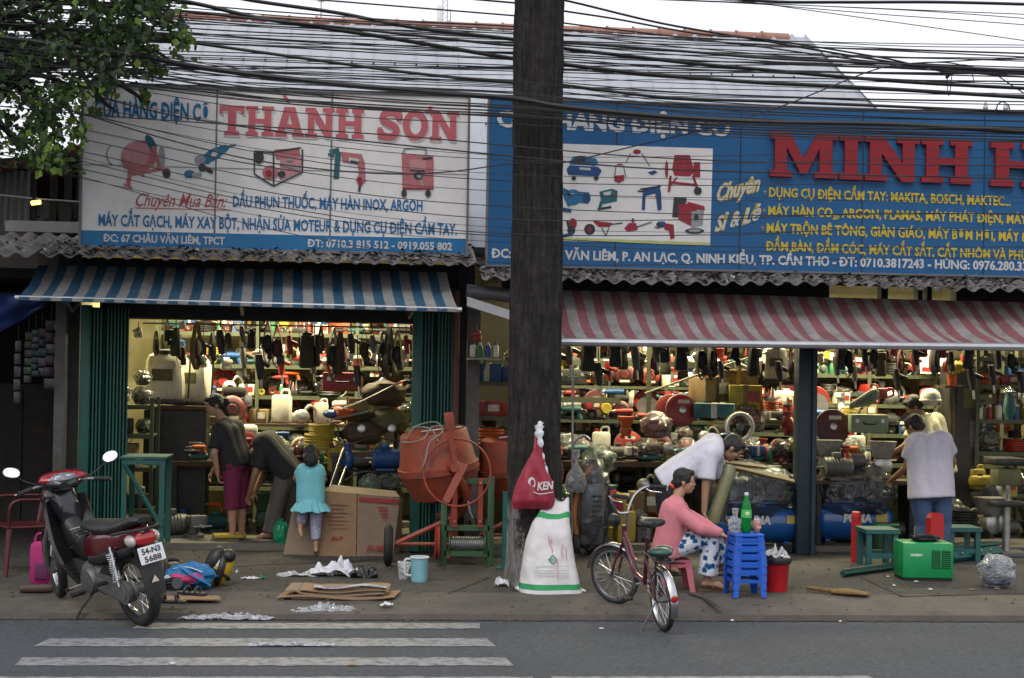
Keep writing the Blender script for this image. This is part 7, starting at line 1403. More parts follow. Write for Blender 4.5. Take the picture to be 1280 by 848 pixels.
# pile at the right of the left shop: sacks, boards, a blue motor, silver poles
px = lambda x, y, Y: P(x, y, Y)
t = thing('trestle', 'rough wooden trestle carrying the heap at the right of the left shop', 'trestle', (0, 17.05, .07)); kd(t, 'top', lambda b: b.box((.0, 0, .86), (.95, .6, .04), c_brn)); 
for sx in (-1, 1): kd(t, 'leg', lambda b: b.box((sx*.42, 0, .42), (.07, .5, .84), c_blk))
for k, x, y, Y, rz, s, lab in (('skb', 480, 510, 17.1, .2, 1.1, 'brown sack on top of the heap at the right of the left shop'), ('skb', 455, 556, 16.95, -.2, 1., 'brown sack low in the heap beside the blue motor'), ('sko', 488, 541, 17.0, .4, 1, 'olive sack in the heap against the green gate'), ('tanw', 462, 532, 17.2, .1, 1.05, 'wide tan carton squeezed between the sacks of the heap'), ('motb', 481, 588, 16.62, .1, .95, 'blue electric motor in front of the heap beside the orange mixer'), ('pumb', 440, 590, 16.8, .3, .9, 'blue pump lying below the sacks of the heap'),
    ('csred', 428, 489, 17.25, -.05, 1.0, 'orange red tool case on top of the heap'), ('dss', 452, 541, 16.75, .0, .3, 'small bright metal ring on the left of the sacks'), ('dss', 490, 541, 16.75, .0, .3, 'small bright metal ring on the right of the sacks'), ('coly', 398, 562, 17.0, .2, 1.05, 'yellow rope coil beside the head of the little girl'), ('coly', 402, 548, 17.0, .5, .95, 'yellow rope coil lying on top of the other yellow coil'), ('colo', 430, 526, 17.0, .3, .8, 'orange cable coil on the heap beside the blue lid'), ('bgg', 465, 622, 16.55, .1, .85, 'green bottle like part wrapped in plastic above the big opened carton'), ('bgd', 488, 620, 16.6, .5, .9, 'dark part wrapped in plastic above the big opened carton'), ('jcy', 420, 590, 16.9, .5, .8, 'yellow can behind the silver poles')):
    q = px(x, y, Y); put(k, q, rz, s, label=lab)
t = thing('lid', 'bright blue round lid on the heap in the left shop', 'lid', px(415, 520, 17.0)); kd(t, 'dome', lambda b: b.ell((0, 0, .02), (.1, .1, .05), c_blu)); kd(t, 'knob', lambda b: b.ell((0, 0, .075), (.018, .018, .015), c_blk))
t = thing('metal_tray', 'pale dented metal tray lying slanted on the heap in the left shop', 'tray', px(440, 519, 16.85)); kd(t, 'plate', lambda b: b.box((0, 0, 0), (.42, .26, .012), c_sil, ry=-.22)); kd(t, 'rim', lambda b: b.tube([(-.2, -.13, -.045), (.2, -.13, .048)], .012, c_sil, 6))
for i, (xa, ya, xb, yb) in enumerate(((412, 612, 430, 560), (421, 616, 436, 575))): t = tag(kid(None, 'metal_pole', lambda b: b.tube([P(xa, ya, 16.45), P(xb, yb, 16.75)], .013, c_sil, 8)), ['thin silver pole leaning behind the little girl', 'shorter silver pole leaning right of the other behind the opened carton'][i], 'pole')
for i, (pts, lab) in enumerate((([(432, 600), (455, 590), (485, 592), (505, 598)], 'bent pale metal strip lying across the bottom of the heap'), ([(425, 512), (460, 498), (500, 478), (512, 476)], 'long thin grey bar lying across the top of the heap'), ([(440, 555), (470, 548), (505, 553)], 'dark board edge lying between the sacks of the heap'))): tag(kid(None, 'metal_strip', lambda b: b.tube(catmull([P(x, y, 16.7) for x, y in pts], 5), .02, (c_sil, c_gry, c_brn)[i], 6, flat=.5)), lab, 'bar')
t = thing('plastic_bag', 'bright green plastic bag on the floor behind the little girl', 'bag', px(351, 682, 16.3)); kd(t, 'film', lambda b: blob_(b, (0, 0, .12), (.08, .08, .13), mat('bag_green', (.01, .25, .12), .2, var=.3), 2)); kd(t, 'knot', lambda b: b.lathe([(.01, .22), (.03, .27)], mat('bag_green', ''), n=10))
t = thing('paper_packet', 'flat yellow packet on the floor at the feet of the woman in maroon', 'packet', px(285, 672, 16.5)); kd(t, 'packet', lambda b: b.box((0, 0, .02), (.3, .22, .035), c_yel, rz=.2, bev=.008)); kd(t, 'lower_packet', lambda b: b.box((-.03, 0, -.018), (.28, .2, .03), c_olv, rz=.1, bev=.008))
# row of goods hanging in the opening of the left shop
HZ = 2.31; hk = ['hg2', 'hg4', 'hp6', 'hs1', 'hs1', 'hs2', 'hs3', 'hg2', 'hp1', 'hp2', 'hp3', 'hg1', 'hg3', 'hs1', 'hp1']
x = -2.42; i = 0
while x < .30:
    put(rs.choice(hk), (x, 16.55+rs.uniform(-.1, .45), HZ+rs.uniform(-.13, .04)), rs.uniform(-.9, .9), rs.uniform(.6, 1.3), 'in the row across the left shop opening'); x += rs.uniform(.07, .125)
x = -2.1
while x < .3: put(rs.choice(['hp4', 'hp5', 'hp6', 'hg4', 'hg3', 'hp6', 'hs2']), (x, 17.35+rs.uniform(-.1, .2), 2.12+rs.uniform(-.12, .05)), rs.uniform(-.5, .5), 1, 'hanging behind the straps of the left shop'); x += rs.uniform(.13, .26)
for z, n in ((.8, 'second'), (1.15, 'third'), (1.5, 'fourth'), (1.85, 'fifth'), (2.22, 'top')): fill('on the %s back-shelf front edge, left shop' % n, -2.45, .85, YL-.17, z, SMALL, jit=.02, smin=.62, smax=.95)
fill('before goods on the left shop workbench', -2.0, .05, 17.28, .815, SMALL, jit=.03, smin=.7, smax=1.1)
t = thing('hanging_rail', 'thin steel rail carrying the straps across the opening of the left shop', 'rail', (-1, 16.6, HZ)); kd(t, 'bar', lambda b: b.tube([(-1.5, 0, .03), (1.35, 0, .03)], .012, c_gry, 6)); kd(t, 'rear_bar', lambda b: b.tube([(-1.5, .75, -.03), (1.35, .75, -.03)], .01, c_gry, 6)); kd(t, 'hook', lambda b: b.tube([(-1.4, 0, .03), (-1.4, .1, .4)], .008, c_gry, 5)); kd(t, 'hook', lambda b: b.tube([(1.3, 0, .03), (1.3, .1, .4)], .008, c_gry, 5))

# ---- passage beside the trunk
rack('narrow dark shelf in the passage between the shops', .98, 1.58, 16.75, (.62, 1.05, 1.36, 1.72), .36, 2, 2.0)
Rp = 'on the %s board of the narrow passage shelf'
for z, n, kk_ in ((.62, 'lowest', ['tan', 'blkb']), (1.05, 'second', ['colo', 'gea']), (1.36, 'third', ['redb']), (1.72, 'top', ['blub'])): fill(Rp % n, 1.0, 1.56, 16.72, z, kk_, jit=.01, smin=.95, smax=1.2)
t = thing('wall_shelf', 'small pale shelf holding jars on the pier left of the trunk', 'shelf', P(606, 449, 15.95)); kd(t, 'board', lambda b: b.box((0, 0, 0), (.34, .18, .02), c_lgr)); kd(t, 'bracket', lambda b: b.tube([(0, .08, -.1), (0, -.07, 0)], .012, c_gry, 5))
for i, dx in enumerate((-.12, -.05, .03, .11)): put(['cnw', 'cng', 'cnb', 'cnw'][i], P(606, 448, 15.95)+V((dx, 0, .012)), 0, .8, 'on the small pale shelf left of the trunk')
put('hp5', P(596, 405, 15.9), 0, .8, label='small red packet hanging on the pier above the jar shelf')

# ---- right shop
YR = 18.7
rack('long green grey slotted steel shelf along the back of the right shop', 1.75, 8.2, YR, (.45, .8, 1.15, 1.5, 1.85, 2.2), .5, 9, 2.7)
R2 = 'on the %s back shelf of the right shop'
fill(R2 % 'lowest', 1.8, 8.1, YR, .45, dark+['tan', 'jcy']); fill(R2 % 'second', 1.8, 8.1, YR, .8, dark+['bgr', 'sawm', 'engd', 'bgm', 'tan']); fill(R2 % 'third', 1.8, 8.1, YR, 1.15, ['bgm', 'bgr', 'whtb', 'sawr', 'engr', 'bgd', 'tan', 'pums', 'jcw', 'sawm', 'blub', 'csor', 'engy']); fill(R2 % 'fourth', 1.8, 8.1, YR, 1.5, ['bgm', 'engd', 'whtb', 'gea', 'bgd', 'tan', 'engr', 'drr', 'csbk', 'pums', 'motg', 'sawm']); fill(R2 % 'fifth', 1.8, 8.1, YR, 1.85, ['whtb', 'blub', 'engr', 'bgm', 'tan', 'redb', 'yelb', 'fnw', 'bgd', 'jcw', 'whtb', 'teab', 'csbk']); fill(R2 % 'top', 1.8, 8.1, YR, 2.2, ['csor', 'orgb', 'engd', 'redb', 'fnw', 'whtb', 'bgm', 'csred'])
t = thing('workbench', 'long dark workbench heaped with goods in the middle of the right shop', 'workbench', (3.6, 17.5, .06)); kd(t, 'top', lambda b: b.box((0, 0, .78), (4.0, .7, .05), c_brn))
for sx in (-1, 0, 1):
    for sy in (-1, 1): kd(t, 'leg', lambda b: b.box((sx*1.9, sy*.28, .38), (.06, .06, .76), c_blk))
t = thing('step_shelf', 'second raised board at the rear of the long workbench in the right shop', 'shelf', (3.6, 17.95, .06)); kd(t, 'board', lambda b: b.box((0, 0, 1.22), (3.9, .4, .03), shelfm))
for sx in (-1, -.33, .33, 1): kd(t, 'upright', lambda b: b.box((sx*1.9, 0, .61), (.04, .3, 1.22), shelfm))
fill('on the raised board of the right shop workbench', 1.7, 5.5, 17.95, 1.30, ['sawr', 'bgr', 'orgb', 'tan', 'engr', 'pumr', 'csg', 'dsr', 'yelb', 'fnw', 'sawm', 'gea', 'bgm', 'drb', 'bgd', 'engd', 'tan', 'pums'], jit=.05); fill('along the long workbench front, right shop', 1.7, 5.5, 17.36, .865, ['bgr', 'bgd', 'gea', 'hps', 'pums', 'bgg', 'sawm', 'motg', 'pumr', 'fno', 'vsg', 'csbk', 'drt', 'colb', 'csr', 'engd', 'gea', 'bgd', 'bgm'], jit=.1); fill('at the long workbench rear, right shop', 1.75, 5.5, 17.66, .865, ['bgr', 'engr', 'tan', 'bgm', 'bgd', 'engd', 'dsr', 'jcw', 'bgm'], jit=.05)
fill('on the floor before the right shop workbench', 1.65, 5.6, 16.85, .06, ['yelb', 'jcy', 'motg', 'engd', 'hpg', 'tanw', 'bgd', 'pumg', 'coly', 'vsg', 'mott', 'gea', 'blkb'], jit=.12); fill('on the floor under the right shop workbench', 1.65, 5.6, 17.3, .06, dark+['jcy', 'yelb'], jit=.1)
fill('stacked before the right shop workbench', 1.65, 3.0, 16.95, .36, ['bgd', 'bgg', 'tan', 'pumg', 'blkb', 'gea'], jit=.05)
for k, x, y, Y, rz, s, lab in (('dsr', 851, 533, 16.9, .1, .95, 'bright red round cover behind the stooping man in white'), ('dsr', 838, 531, 17.05, -.2, .9, 'red round cover half hidden behind the brighter one'), ('dsm', 1040, 556, 16.9, 0, .9, 'maroon round cover right of the navy post'), ('teab', 893, 522, 16.85, -.25, 1.25, 'long teal box lying slanted over the stooping man'), ('bgr', 820, 548, 16.7, 0, 1., 'red machine in clear plastic left of the stooping man'), ('bgr', 935, 540, 17.0, .3, 1.1, 'red machine in clear plastic right of the teal box'), ('csg', 1085, 541, 16.75, .0, .98, 'pale green metal case with black handles left of the man in jeans'), ('csr', 1092, 500, 16.95, .2, .72, 'red chainsaw above the pale green metal case'), ('spr', 968, 478, 17.25, .1, .8, 'white sprayer tank with a green band left of the navy post'), ('tanw', 918, 493, 17.3, .06, .95, 'wide tan carton under the hanging tools of the right shop'), ('tan', 887, 502, 17.2, .5, 1.2, 'tan carton standing on end left of the wide carton'), ('yelb', 930, 512, 17.1, -.1, 1.1, 'yellow carton below the wide tan one'),
   ('yelb', 752, 656, 16.3, .1, 1.35, 'tall yellow carton behind the handlebar of the bicycle'), ('jcy', 780, 678, 16.2, .3, 1, 'yellow can on the floor behind the bicycle lamp'), ('fnw', 925, 553, 16.6, .1, .9, 'pale hoop shaped blower behind the head of the stooping man'), ('hpo', 782, 548, 16.9, .1, .5, 'orange mill with a red funnel behind the bicycle'), ('bgg', 748, 592, 16.5, 0, 1.05, 'greenish glassy part wrapped in plastic right of the pole'), ('pumr', 990, 545, 17, .2, .8, 'red pump just left of the navy post'), ('colo', 962, 514, 16.95, .5, .7, 'orange coil just left of the navy post'), ('motg', 1045, 600, 16.5, .1, 1, 'grey motor above the smaller wrapped compressor'), ('pumr', 1062, 590, 16.6, .1, .85, 'red pump above the smaller wrapped compressor')):
    put(k, px(x, y, Y), rz, s, label=lab)
t = thing('saw_guard', 'pale ribbed paddle shaped saw guard above the pale green case', 'guard', px(1080, 500, 16.7)); kd(t, 'shell', lambda b: loft(b, [((-.16, 0, -.07), .02, .03, 2), ((-.1, 0, -.045), .025, .045, 2), ((.06, 0, .02), .035, .085, 2), ((.13, 0, .05), .03, .075, 2), ((.165, 0, .065), .01, .03, 2)], c_lgr)); kd(t, 'rib', lambda b: [b.tube([(-.1, -.03, -.05+i*.012), (.1, -.04, .0+i*.03)], .004, c_gry, 4) for i in range(4)])
t = thing('side_table', 'rough workbench under the goods left of the man in jeans', 'workbench', (5.15, 16.7, .06)); kd(t, 'top', lambda b: b.box((0, 0, .66), (1.1, .5, .04), c_brn)); kd(t, 'rail', lambda b: b.box((0, -.24, .72), (1.15, .03, .03), c_tan))
for sx in (-1, 1): kd(t, 'leg', lambda b: b.box((sx*.5, 0, .33), (.05, .4, .64), c_blk))
fill('on the bench left of the man in jeans', 4.65, 5.65, 16.68, .745, ['gea', 'pums', 'vsg', 'hps', 'drr', 'gea'], jit=.05, smin=.7, smax=.9); fill('under the bench left of the man in jeans', 4.65, 5.65, 16.75, .06, ['pumr', 'motg', 'bgd', 'gea'], jit=.05)
t = thing('upper_board', 'upper board stacked over the raised board left of the navy post', 'shelf', (2.95, 18.05, .06)); kd(t, 'board', lambda b: b.box((0, 0, 1.6), (2.6, .32, .03), shelfm))
for sx in (-1, 1): kd(t, 'upright', lambda b: b.box((sx*1.27, 0, .8), (.035, .26, 1.6), shelfm))
fill('on the upper board left of the navy post', 1.7, 4.2, 18.05, 1.685, ['tan', 'bgd', 'engr', 'whtb', 'bgm', 'gea', 'drr', 'csbk', 'yelb', 'engd', 'pums'], jit=.04)
for z, n in ((1.15, 'third'), (1.5, 'fourth'), (1.85, 'fifth'), (2.2, 'top')): fill('on the %s back-shelf front edge, right shop' % n, 1.8, 7, YR-.19, z, SMALL, jit=.02, smin=.62, smax=.95)
fill('before goods on the long workbench, right shop', 1.7, 5.5, 17.2, .865, SMALL, jit=.03, smin=.7, smax=1.1); fill('before goods on the raised board, right shop', 1.7, 5.5, 17.8, 1.3, SMALL, jit=.02, smin=.65, smax=1)
# drop line of black tools in the right opening
x = 1.85
while x < 4.2: put(rs.choice(['hg1', 'hg1', 'hg2', 'hp1', 'hs1', 'hg3']), (x, 16.5+rs.uniform(-.1, .3), 2.27+rs.uniform(-.04, .03)), rs.uniform(-.6, .6), rs.uniform(.85, 1.2), 'in the row left of the navy post'); x += rs.uniform(.11, .22)
x = 4.72
while x < 8.2: put(rs.choice(['hg1', 'hg2', 'hp1', 'hs1', 'hs2', 'hs1', 'hg2', 'hp5']), (x, 16.55+rs.uniform(-.1, .3), 2.27+rs.uniform(-.04, .03)), rs.uniform(-.6, .6), rs.uniform(.8, 1.1), 'in the row right of the navy post'); x += rs.uniform(.08, .17)
x = 1.9
while x < 6.6: put(rs.choice(['hp4', 'hp5', 'hp6', 'hg4', 'hg3', 'hp1', 'hs2', 'hp3', 'hg2']), (x, 17.3+rs.uniform(-.1, .2), 2.2+rs.uniform(-.14, .05)), rs.uniform(-.5, .5), .95, 'hanging deeper in the right shop'); x += rs.uniform(.12, .24)
t = thing('hanging_rail', 'thin steel rail carrying the hanging tools across the right shop', 'rail', (5, 16.6, 2.3)); kd(t, 'bar', lambda b: b.tube([(-3.4, 0, .02), (3.4, 0, .02)], .012, c_gry, 6)); kd(t, 'hook', lambda b: b.tube([(-3.2, 0, .03), (-3.2, .1, .6)], .008, c_gry, 5)); kd(t, 'hook', lambda b: b.tube([(3.2, 0, .03), (3.2, .1, .6)], .008, c_gry, 5))
t = thing('slotted_rack', 'slotted steel frame in the front left of the right shop', 'shelf', (2.6, 17.9, 0)); kd(t, 'front_beam', lambda b: b.box((.3, -.25, 1.93), (2.6, .03, .06), shelfm)); kd(t, 'lower_beam', lambda b: b.box((-.4, -.25, 1.52), (1.0, .03, .06), shelfm)); kd(t, 'upright', lambda b: b.box((.42, -.25, 1.3), (.05, .04, 2.6), shelfm)); kd(t, 'upright', lambda b: b.box((-.75, -.25, 1.3), (.05, .04, 2.6), shelfm))
t = tag(kid(None, 'bamboo_pole', lambda b: b.tube([P(806, 492, 16.8), P(905, 457, 17.1), P(960, 440, 17.2)], .012, C_('pole_pale', (.45, .42, .28), rough=.6), 7)), 'thin pale pole lying slanted under the hanging tools of the right shop', 'pole')
# right end: dark cabinet post, bright poster, shelf of cans
t = thing('cabinet', 'tall dark cabinet standing behind the man in jeans', 'cabinet', (P(1198, 560, 17.6).x, 17.6, .06)); kd(t, 'body', lambda b: b.box((0, 0, .95), (.28, .5, 1.9), c_blk, bev=.01)); kd(t, 'door', lambda b: b.box((0, -.255, .95), (.24, .012, 1.8), C_('cabinet_dark', (.03, .027, .02), rough=.5))); kd(t, 'papers', lambda b: (b.box((.03, -.265, 1.55), (.16, .006, .22), c_olv), b.box((.08, -.265, 1.15), (.1, .006, .3), c_gry)))
t = thing('wall_calendar', 'bright white poster with a green mark on the back wall at the right', 'poster', P(1168, 462, 18.3)); kd(t, 'sheet', lambda b: b.box((0, 0, .2), (.34, .008, .5), C_('poster_white', (.75, .73, .68), rough=.6))); kd(t, 'mark', lambda b: (b.torus((.0, -.008, .16), .05, .008, c_grn, (0, 1, 0), 18, 5), b.box((0, -.007, .0), (.3, .004, .05), c_red)))
t = thing('flower_pot', 'bunch of yellow flowers in front of the white poster', 'flowers', P(1190, 468, 17.3)); kd(t, 'pot', lambda b: b.lathe([(.04, -.14), (.055, 0), (.05, 0)], c_org, n=14)); kd(t, 'blooms', lambda b: [b.ell((rs.uniform(-.07, .07), rs.uniform(-.05, .05), rs.uniform(.02, .14)), (.028, .028, .024), C_('bloom_yellow', (.6, .5, .01), rough=.6)) for i in range(22)])
t = thing('stand_shelf', 'small dark stand under the yellow flowers', 'stand', (P(1190, 480, 17.3).x, 17.3, .06)); kd(t, 'top', lambda b: b.box((0, 0, zof(480, 17.3)-.02), (.25, .25, .03), c_brn)); kd(t, 'post', lambda b: b.tube([(0, 0, 0), (0, 0, zof(480, 17.3)-.03)], .025, c_brn, 8))
xs0, xs1 = P(1213, 500, 17.5).x, P(1345, 500, 17.5).x
rack('pale green shelf of cans and boxes at the right edge', xs0, xs1, 17.5, (.55, zof(557, 17.5), zof(516, 17.5), zof(472, 17.5), zof(437, 17.5)), .4, 3, 2.5)
zc = [zof(557, 17.5), zof(516, 17.5), zof(472, 17.5), zof(437, 17.5)]
for r_ in range(2):
    for i in range(9):
        put(rs.choice(['cnr', 'cng', 'cnw', 'cny', 'cnb', 'cnr', 'cnw']), (xs0+.06+i*.105, 17.36+r_*.13, zc[1]+r_*.0), 0, rs.uniform(.85, 1.1), 'in the %s can line, right edge shelf' % ('front', 'rear')[r_])
for j in range(3): put('whtb', (xs0+.42+.0*j, 17.45, zc[1]+.001+j*.098), .05*j, .7, label=['lowest', 'middle', 'topmost'][j]+' white box of the small stack on the can shelf')
fill('on the lower can-shelf board, right edge', xs0+.02, xs1, 17.45, zc[0], ['colr', 'colr', 'bgr', 'blub', 'bgd'], jit=.03, smin=.8, smax=1); fill('on the upper can-shelf board, right edge', xs0+.02, xs1, 17.45, zc[2], ['tan', 'redb', 'jcw', 'hps', 'coly', 'csor'], jit=.03, smin=.55, smax=.75); fill('on the bottom can-shelf board, right edge', xs0+.02, xs1, 17.45, .55, ['gea', 'bgd', 'bgg', 'pums'], jit=.03); fill('on the floor under the can shelf', xs0-.1, xs1, 17.3, .06, dark, jit=.1)
q = G(1262, 672, .06); q.y = 16.1; q.x = P(1258, 640, 16.1).x
t = thing('drill_press', 'yellow and black drill press standing at the right edge of the shop', 'drill press', (q.x, 16.1, .0)); kd(t, 'column', lambda b: b.tube([(0, 0, .05), (0, 0, .85)], .04, c_sil, 12)); kd(t, 'base', lambda b: b.box((0, 0, .03), (.34, .28, .06), c_gry, bev=.01)); kd(t, 'table', lambda b: b.box((-.03, -.08, .55), (.36, .26, .05), c_blk, bev=.01)); kd(t, 'head', lambda b: (b.box((-.02, -.02, .82), (.26, .24, .18), c_olv, bev=.03), b.box((.0, .06, .98), (.34, .34, .08), c_blk, bev=.02))); kd(t, 'chuck', lambda b: b.lathe([(.03, 0), (.03, .05), (.012, .1), (.006, .16)], c_sil, (-.05, -.14, .74), (0, 0, -1), 12)); kd(t, 'feed_handle', lambda b: [b.tube([(.16, -.05, .8), (.16+.03, -.05+.14*cos(a), .8+.14*sin(a))], .009, c_sil, 6) for a in (.4, 2.5, 4.6)])
for k, x, y, Y, rz, s, lab in (('jcy', 1222, 612, 16.9, .2, .7, 'small yellow can left of the drill press'), ('colb', 1205, 655, 16.4, .2, 1, 'black coil on the floor left of the drill press'), ('hps', 1240, 672, 16.2, .3, .9, 'silver mill on the floor at the foot of the drill press'), ('bgd', 1190, 660, 16.7, .1, 1.1, 'dark wrapped machine behind the low steel stand at the right'), ('engy', 1228, 640, 16.6, .4, 1, 'yellow engine at the left of the drill press'), ('yelb', 1250, 620, 16.9, .1, .9, 'yellow carton behind the drill press')):
    p_ = px(x, y, Y); put(k, p_, rz, s, label=lab)
t = thing('plastic_bag', 'pale bag with a teal tail hanging at the can shelf of the right edge', 'bag', P(1262, 490, 16.8)); kd(t, 'film', lambda b: blob_(b, (0, 0, -.12), (.1, .08, .16), cw_, 3)) ; kd(t, 'contents', lambda b: b.lathe([(.02, -.3), (.07, -.22), (.05, -.05), (.01, .04)], c_tea, n=12))
t = thing('helmet', 'white safety helmet hanging behind the two men at the right', 'helmet', P(1163, 497, 17.0)); kd(t, 'shell', lambda b: b.ell((0, 0, 0), (.11, .12, .1), c_wht)); kd(t, 'brim', lambda b: b.torus((0, 0, -.03), .11, .012, c_wht, (0, 0, 1))); kd(t, 'strap', lambda b: b.tube([(-.1, 0, -.02), (0, 0, -.2), (.1, 0, -.02)], .008, c_tea, 5))
# ---- dark room at the far left: sachet strips on strings
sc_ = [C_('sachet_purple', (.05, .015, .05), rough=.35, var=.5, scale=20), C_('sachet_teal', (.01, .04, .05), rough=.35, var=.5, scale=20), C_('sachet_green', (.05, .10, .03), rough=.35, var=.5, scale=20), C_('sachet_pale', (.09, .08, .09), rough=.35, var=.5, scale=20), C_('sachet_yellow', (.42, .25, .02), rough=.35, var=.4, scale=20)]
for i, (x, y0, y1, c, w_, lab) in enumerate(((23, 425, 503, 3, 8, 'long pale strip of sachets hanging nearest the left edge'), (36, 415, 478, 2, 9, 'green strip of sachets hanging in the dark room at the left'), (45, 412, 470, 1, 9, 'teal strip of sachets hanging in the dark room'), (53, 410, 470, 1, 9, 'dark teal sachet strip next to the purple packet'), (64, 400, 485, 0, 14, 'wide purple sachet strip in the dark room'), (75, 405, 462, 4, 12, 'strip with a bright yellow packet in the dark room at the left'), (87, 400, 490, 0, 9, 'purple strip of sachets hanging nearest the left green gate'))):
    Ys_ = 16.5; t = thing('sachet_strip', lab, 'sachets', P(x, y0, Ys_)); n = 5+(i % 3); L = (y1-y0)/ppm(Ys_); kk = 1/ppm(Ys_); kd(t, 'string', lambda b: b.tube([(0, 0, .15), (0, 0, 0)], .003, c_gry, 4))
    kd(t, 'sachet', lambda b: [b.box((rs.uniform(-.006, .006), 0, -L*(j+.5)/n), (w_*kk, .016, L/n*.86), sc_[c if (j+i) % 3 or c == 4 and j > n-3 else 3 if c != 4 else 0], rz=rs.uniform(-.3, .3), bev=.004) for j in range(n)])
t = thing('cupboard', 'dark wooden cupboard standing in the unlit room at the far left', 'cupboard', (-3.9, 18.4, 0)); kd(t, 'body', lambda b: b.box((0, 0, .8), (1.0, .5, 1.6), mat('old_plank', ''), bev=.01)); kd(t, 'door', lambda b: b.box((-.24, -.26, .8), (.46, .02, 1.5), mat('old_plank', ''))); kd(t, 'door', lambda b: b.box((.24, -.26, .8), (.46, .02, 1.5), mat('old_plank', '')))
# ---- say which one each filler is
ORD = ['leftmost', 'second', 'third', 'fourth', 'fifth', 'sixth', 'seventh', 'eighth', 'ninth', 'tenth', 'eleventh', 'twelfth', 'thirteenth', 'fourteenth', 'fifteenth', 'sixteenth', 'seventeenth', 'eighteenth', 'nineteenth', 'twentieth', 'twenty-first', 'twenty-second', 'twenty-third', 'twenty-fourth', 'twenty-fifth']
for row, L in ROWS.items():
    L.sort(key=lambda a: a[0]); by = {}
    for i, (x, d, t) in enumerate(L): by.setdefault(d, []).append(i)
    for d, ids in by.items():
        for j, i in enumerate(ids):
            t = L[i][2]
            if len(ids) == 1: lab = f'{d} {row}'
            elif j == len(ids)-1: lab = f'rightmost {d} {row}'
            else: lab = f'{ORD[j]} {d} from the left {row}' if j else f'leftmost {d} {row}'
            w_ = lab.split()
            if len(w_) > 16: lab = lab.replace(' from the left', '').replace(' wrapped in clear plastic', ' in plastic').replace(' hanging ', ' ', 1) ; lab = ' '.join(lab.split()[:16])
            t['label'] = lab
    if len(L) > 1:
        for x, d, t in L: t['group'] = ('goods '+row)[:80]
# ================================================================== PEOPLE
skin = mat('skin_tan', (.27, .145, .085), .55, var=.08, scale=9)
skin2 = mat('skin_light', (.36, .20, .13), .5, var=.08, scale=9)
hairm = mat('hair_black', (.010, .009, .009), .65, var=.3, scale=40, bump=.5, bscale=120)
def caps(b, p, q, ra, rb, m, n=12):
    p = V(p); q = V(q); L = (q-p).length; ax = (q-p) if L > 1e-6 else V((0, 0, 1)); pr = []
    for i in range(5): a = -pi/2+pi/2*i/4; pr.append((max(ra*cos(a), 0 if i else 1e-6), ra*sin(a)))
    for i in range(5): a = pi/2*i/4; pr.append((max(rb*cos(a), 1e-6), L+rb*sin(a)))
    b.lathe(pr, m, p, ax, n)
def chain(b, pts, rs, m):
    for i in range(len(pts)-1): caps(b, pts[i], pts[i+1], rs[i], rs[i+1], m)
def flatcone(b, p, q, ra, rb, m, n=16, sq=1.0): b.lathe([(ra, 0), (rb, (V(q)-V(p)).length)], m, p, V(q)-V(p), n, sq=sq)
def fuse(b, name, parent, vox=.008, sm=2, wr=0., wf=14, m=None, seed=0):
    """joins overlapping shapes of one builder into one continuous smooth skin"""
    me = bpy.data.meshes.new('t'); me.from_pydata([tuple(p) for p in b.v], [], b.f); o = bpy.data.objects.new('t', me); col.objects.link(o)
    md = o.modifiers.new('r', 'REMESH'); md.mode = 'VOXEL'; md.voxel_size = vox
    dg = bpy.context.evaluated_depsgraph_get(); dg.update(); me2 = bpy.data.meshes.new_from_object(o.evaluated_get(dg)); bpy.data.objects.remove(o); bpy.data.meshes.remove(me)
    bm = bmesh.new(); bm.from_mesh(me2)
    for _ in range(sm): bmesh.ops.smooth_vert(bm, verts=bm.verts, factor=.5, use_axis_x=True, use_axis_y=True, use_axis_z=True)
    if wr:
        bm.normal_update()
        for v in bm.verts:
            c = v.co; k = mnoise.noise(V((c.x*wf, c.y*wf, c.z*wf*.55+seed)))+.35*(1-2*abs(mnoise.noise(V((c.x*wf*2.1+c.z*wf*.8+7, c.y*wf*2.1, c.z*wf*.9+seed)))))
            v.co = c+v.normal*wr*k
    for f_ in bm.faces: f_.smooth = True
    bm.to_mesh(me2); bm.free(); me2.name = name
    me2.materials.clear(); me2.materials.append(m or b.mats[0]); o = bpy.data.objects.new(name, me2); col.objects.link(o); o.parent = parent; return o
def hand(b, w, d, nrm, m, curl=.5, s=1.0, side=1):
    w = V(w); d = V(d).normalized(); n = V(nrm); n = (n-d*n.dot(d)).normalized(); x = d.cross(n)*side
    for k in (-1.2, -.4, .4, 1.2): caps(b, w+d*.01*s+x*k*.012*s, w+d*.075*s+x*k*.018*s, .013*s, .0125*s, m, 8)
    for k, L in ((-1.3, .85), (-.45, 1.0), (.42, .95), (1.25, .72)):
        p = w+d*.078*s+x*k*.0185*s; a = curl; q = p
        for j, l in enumerate((.036, .025, .019)):
            dd = d*cos(a)+n*sin(a); q2 = q+dd*l*L*s; caps(b, q, q2, (.0092-.001*j)*s, (.0085-.001*j)*s, m, 8); q = q2; a += curl*.9
    p = w+d*.022*s-x*.02*s; q = p+(d*.55-x*.75+n*.35).normalized()*.04*s; r_ = q+(d*.85-x*.25+n*.4).normalized()*.032*s
    caps(b, p, q, .0125*s, .0105*s, m, 8); caps(b, q, r_, .0105*s, .0085*s, m, 8)
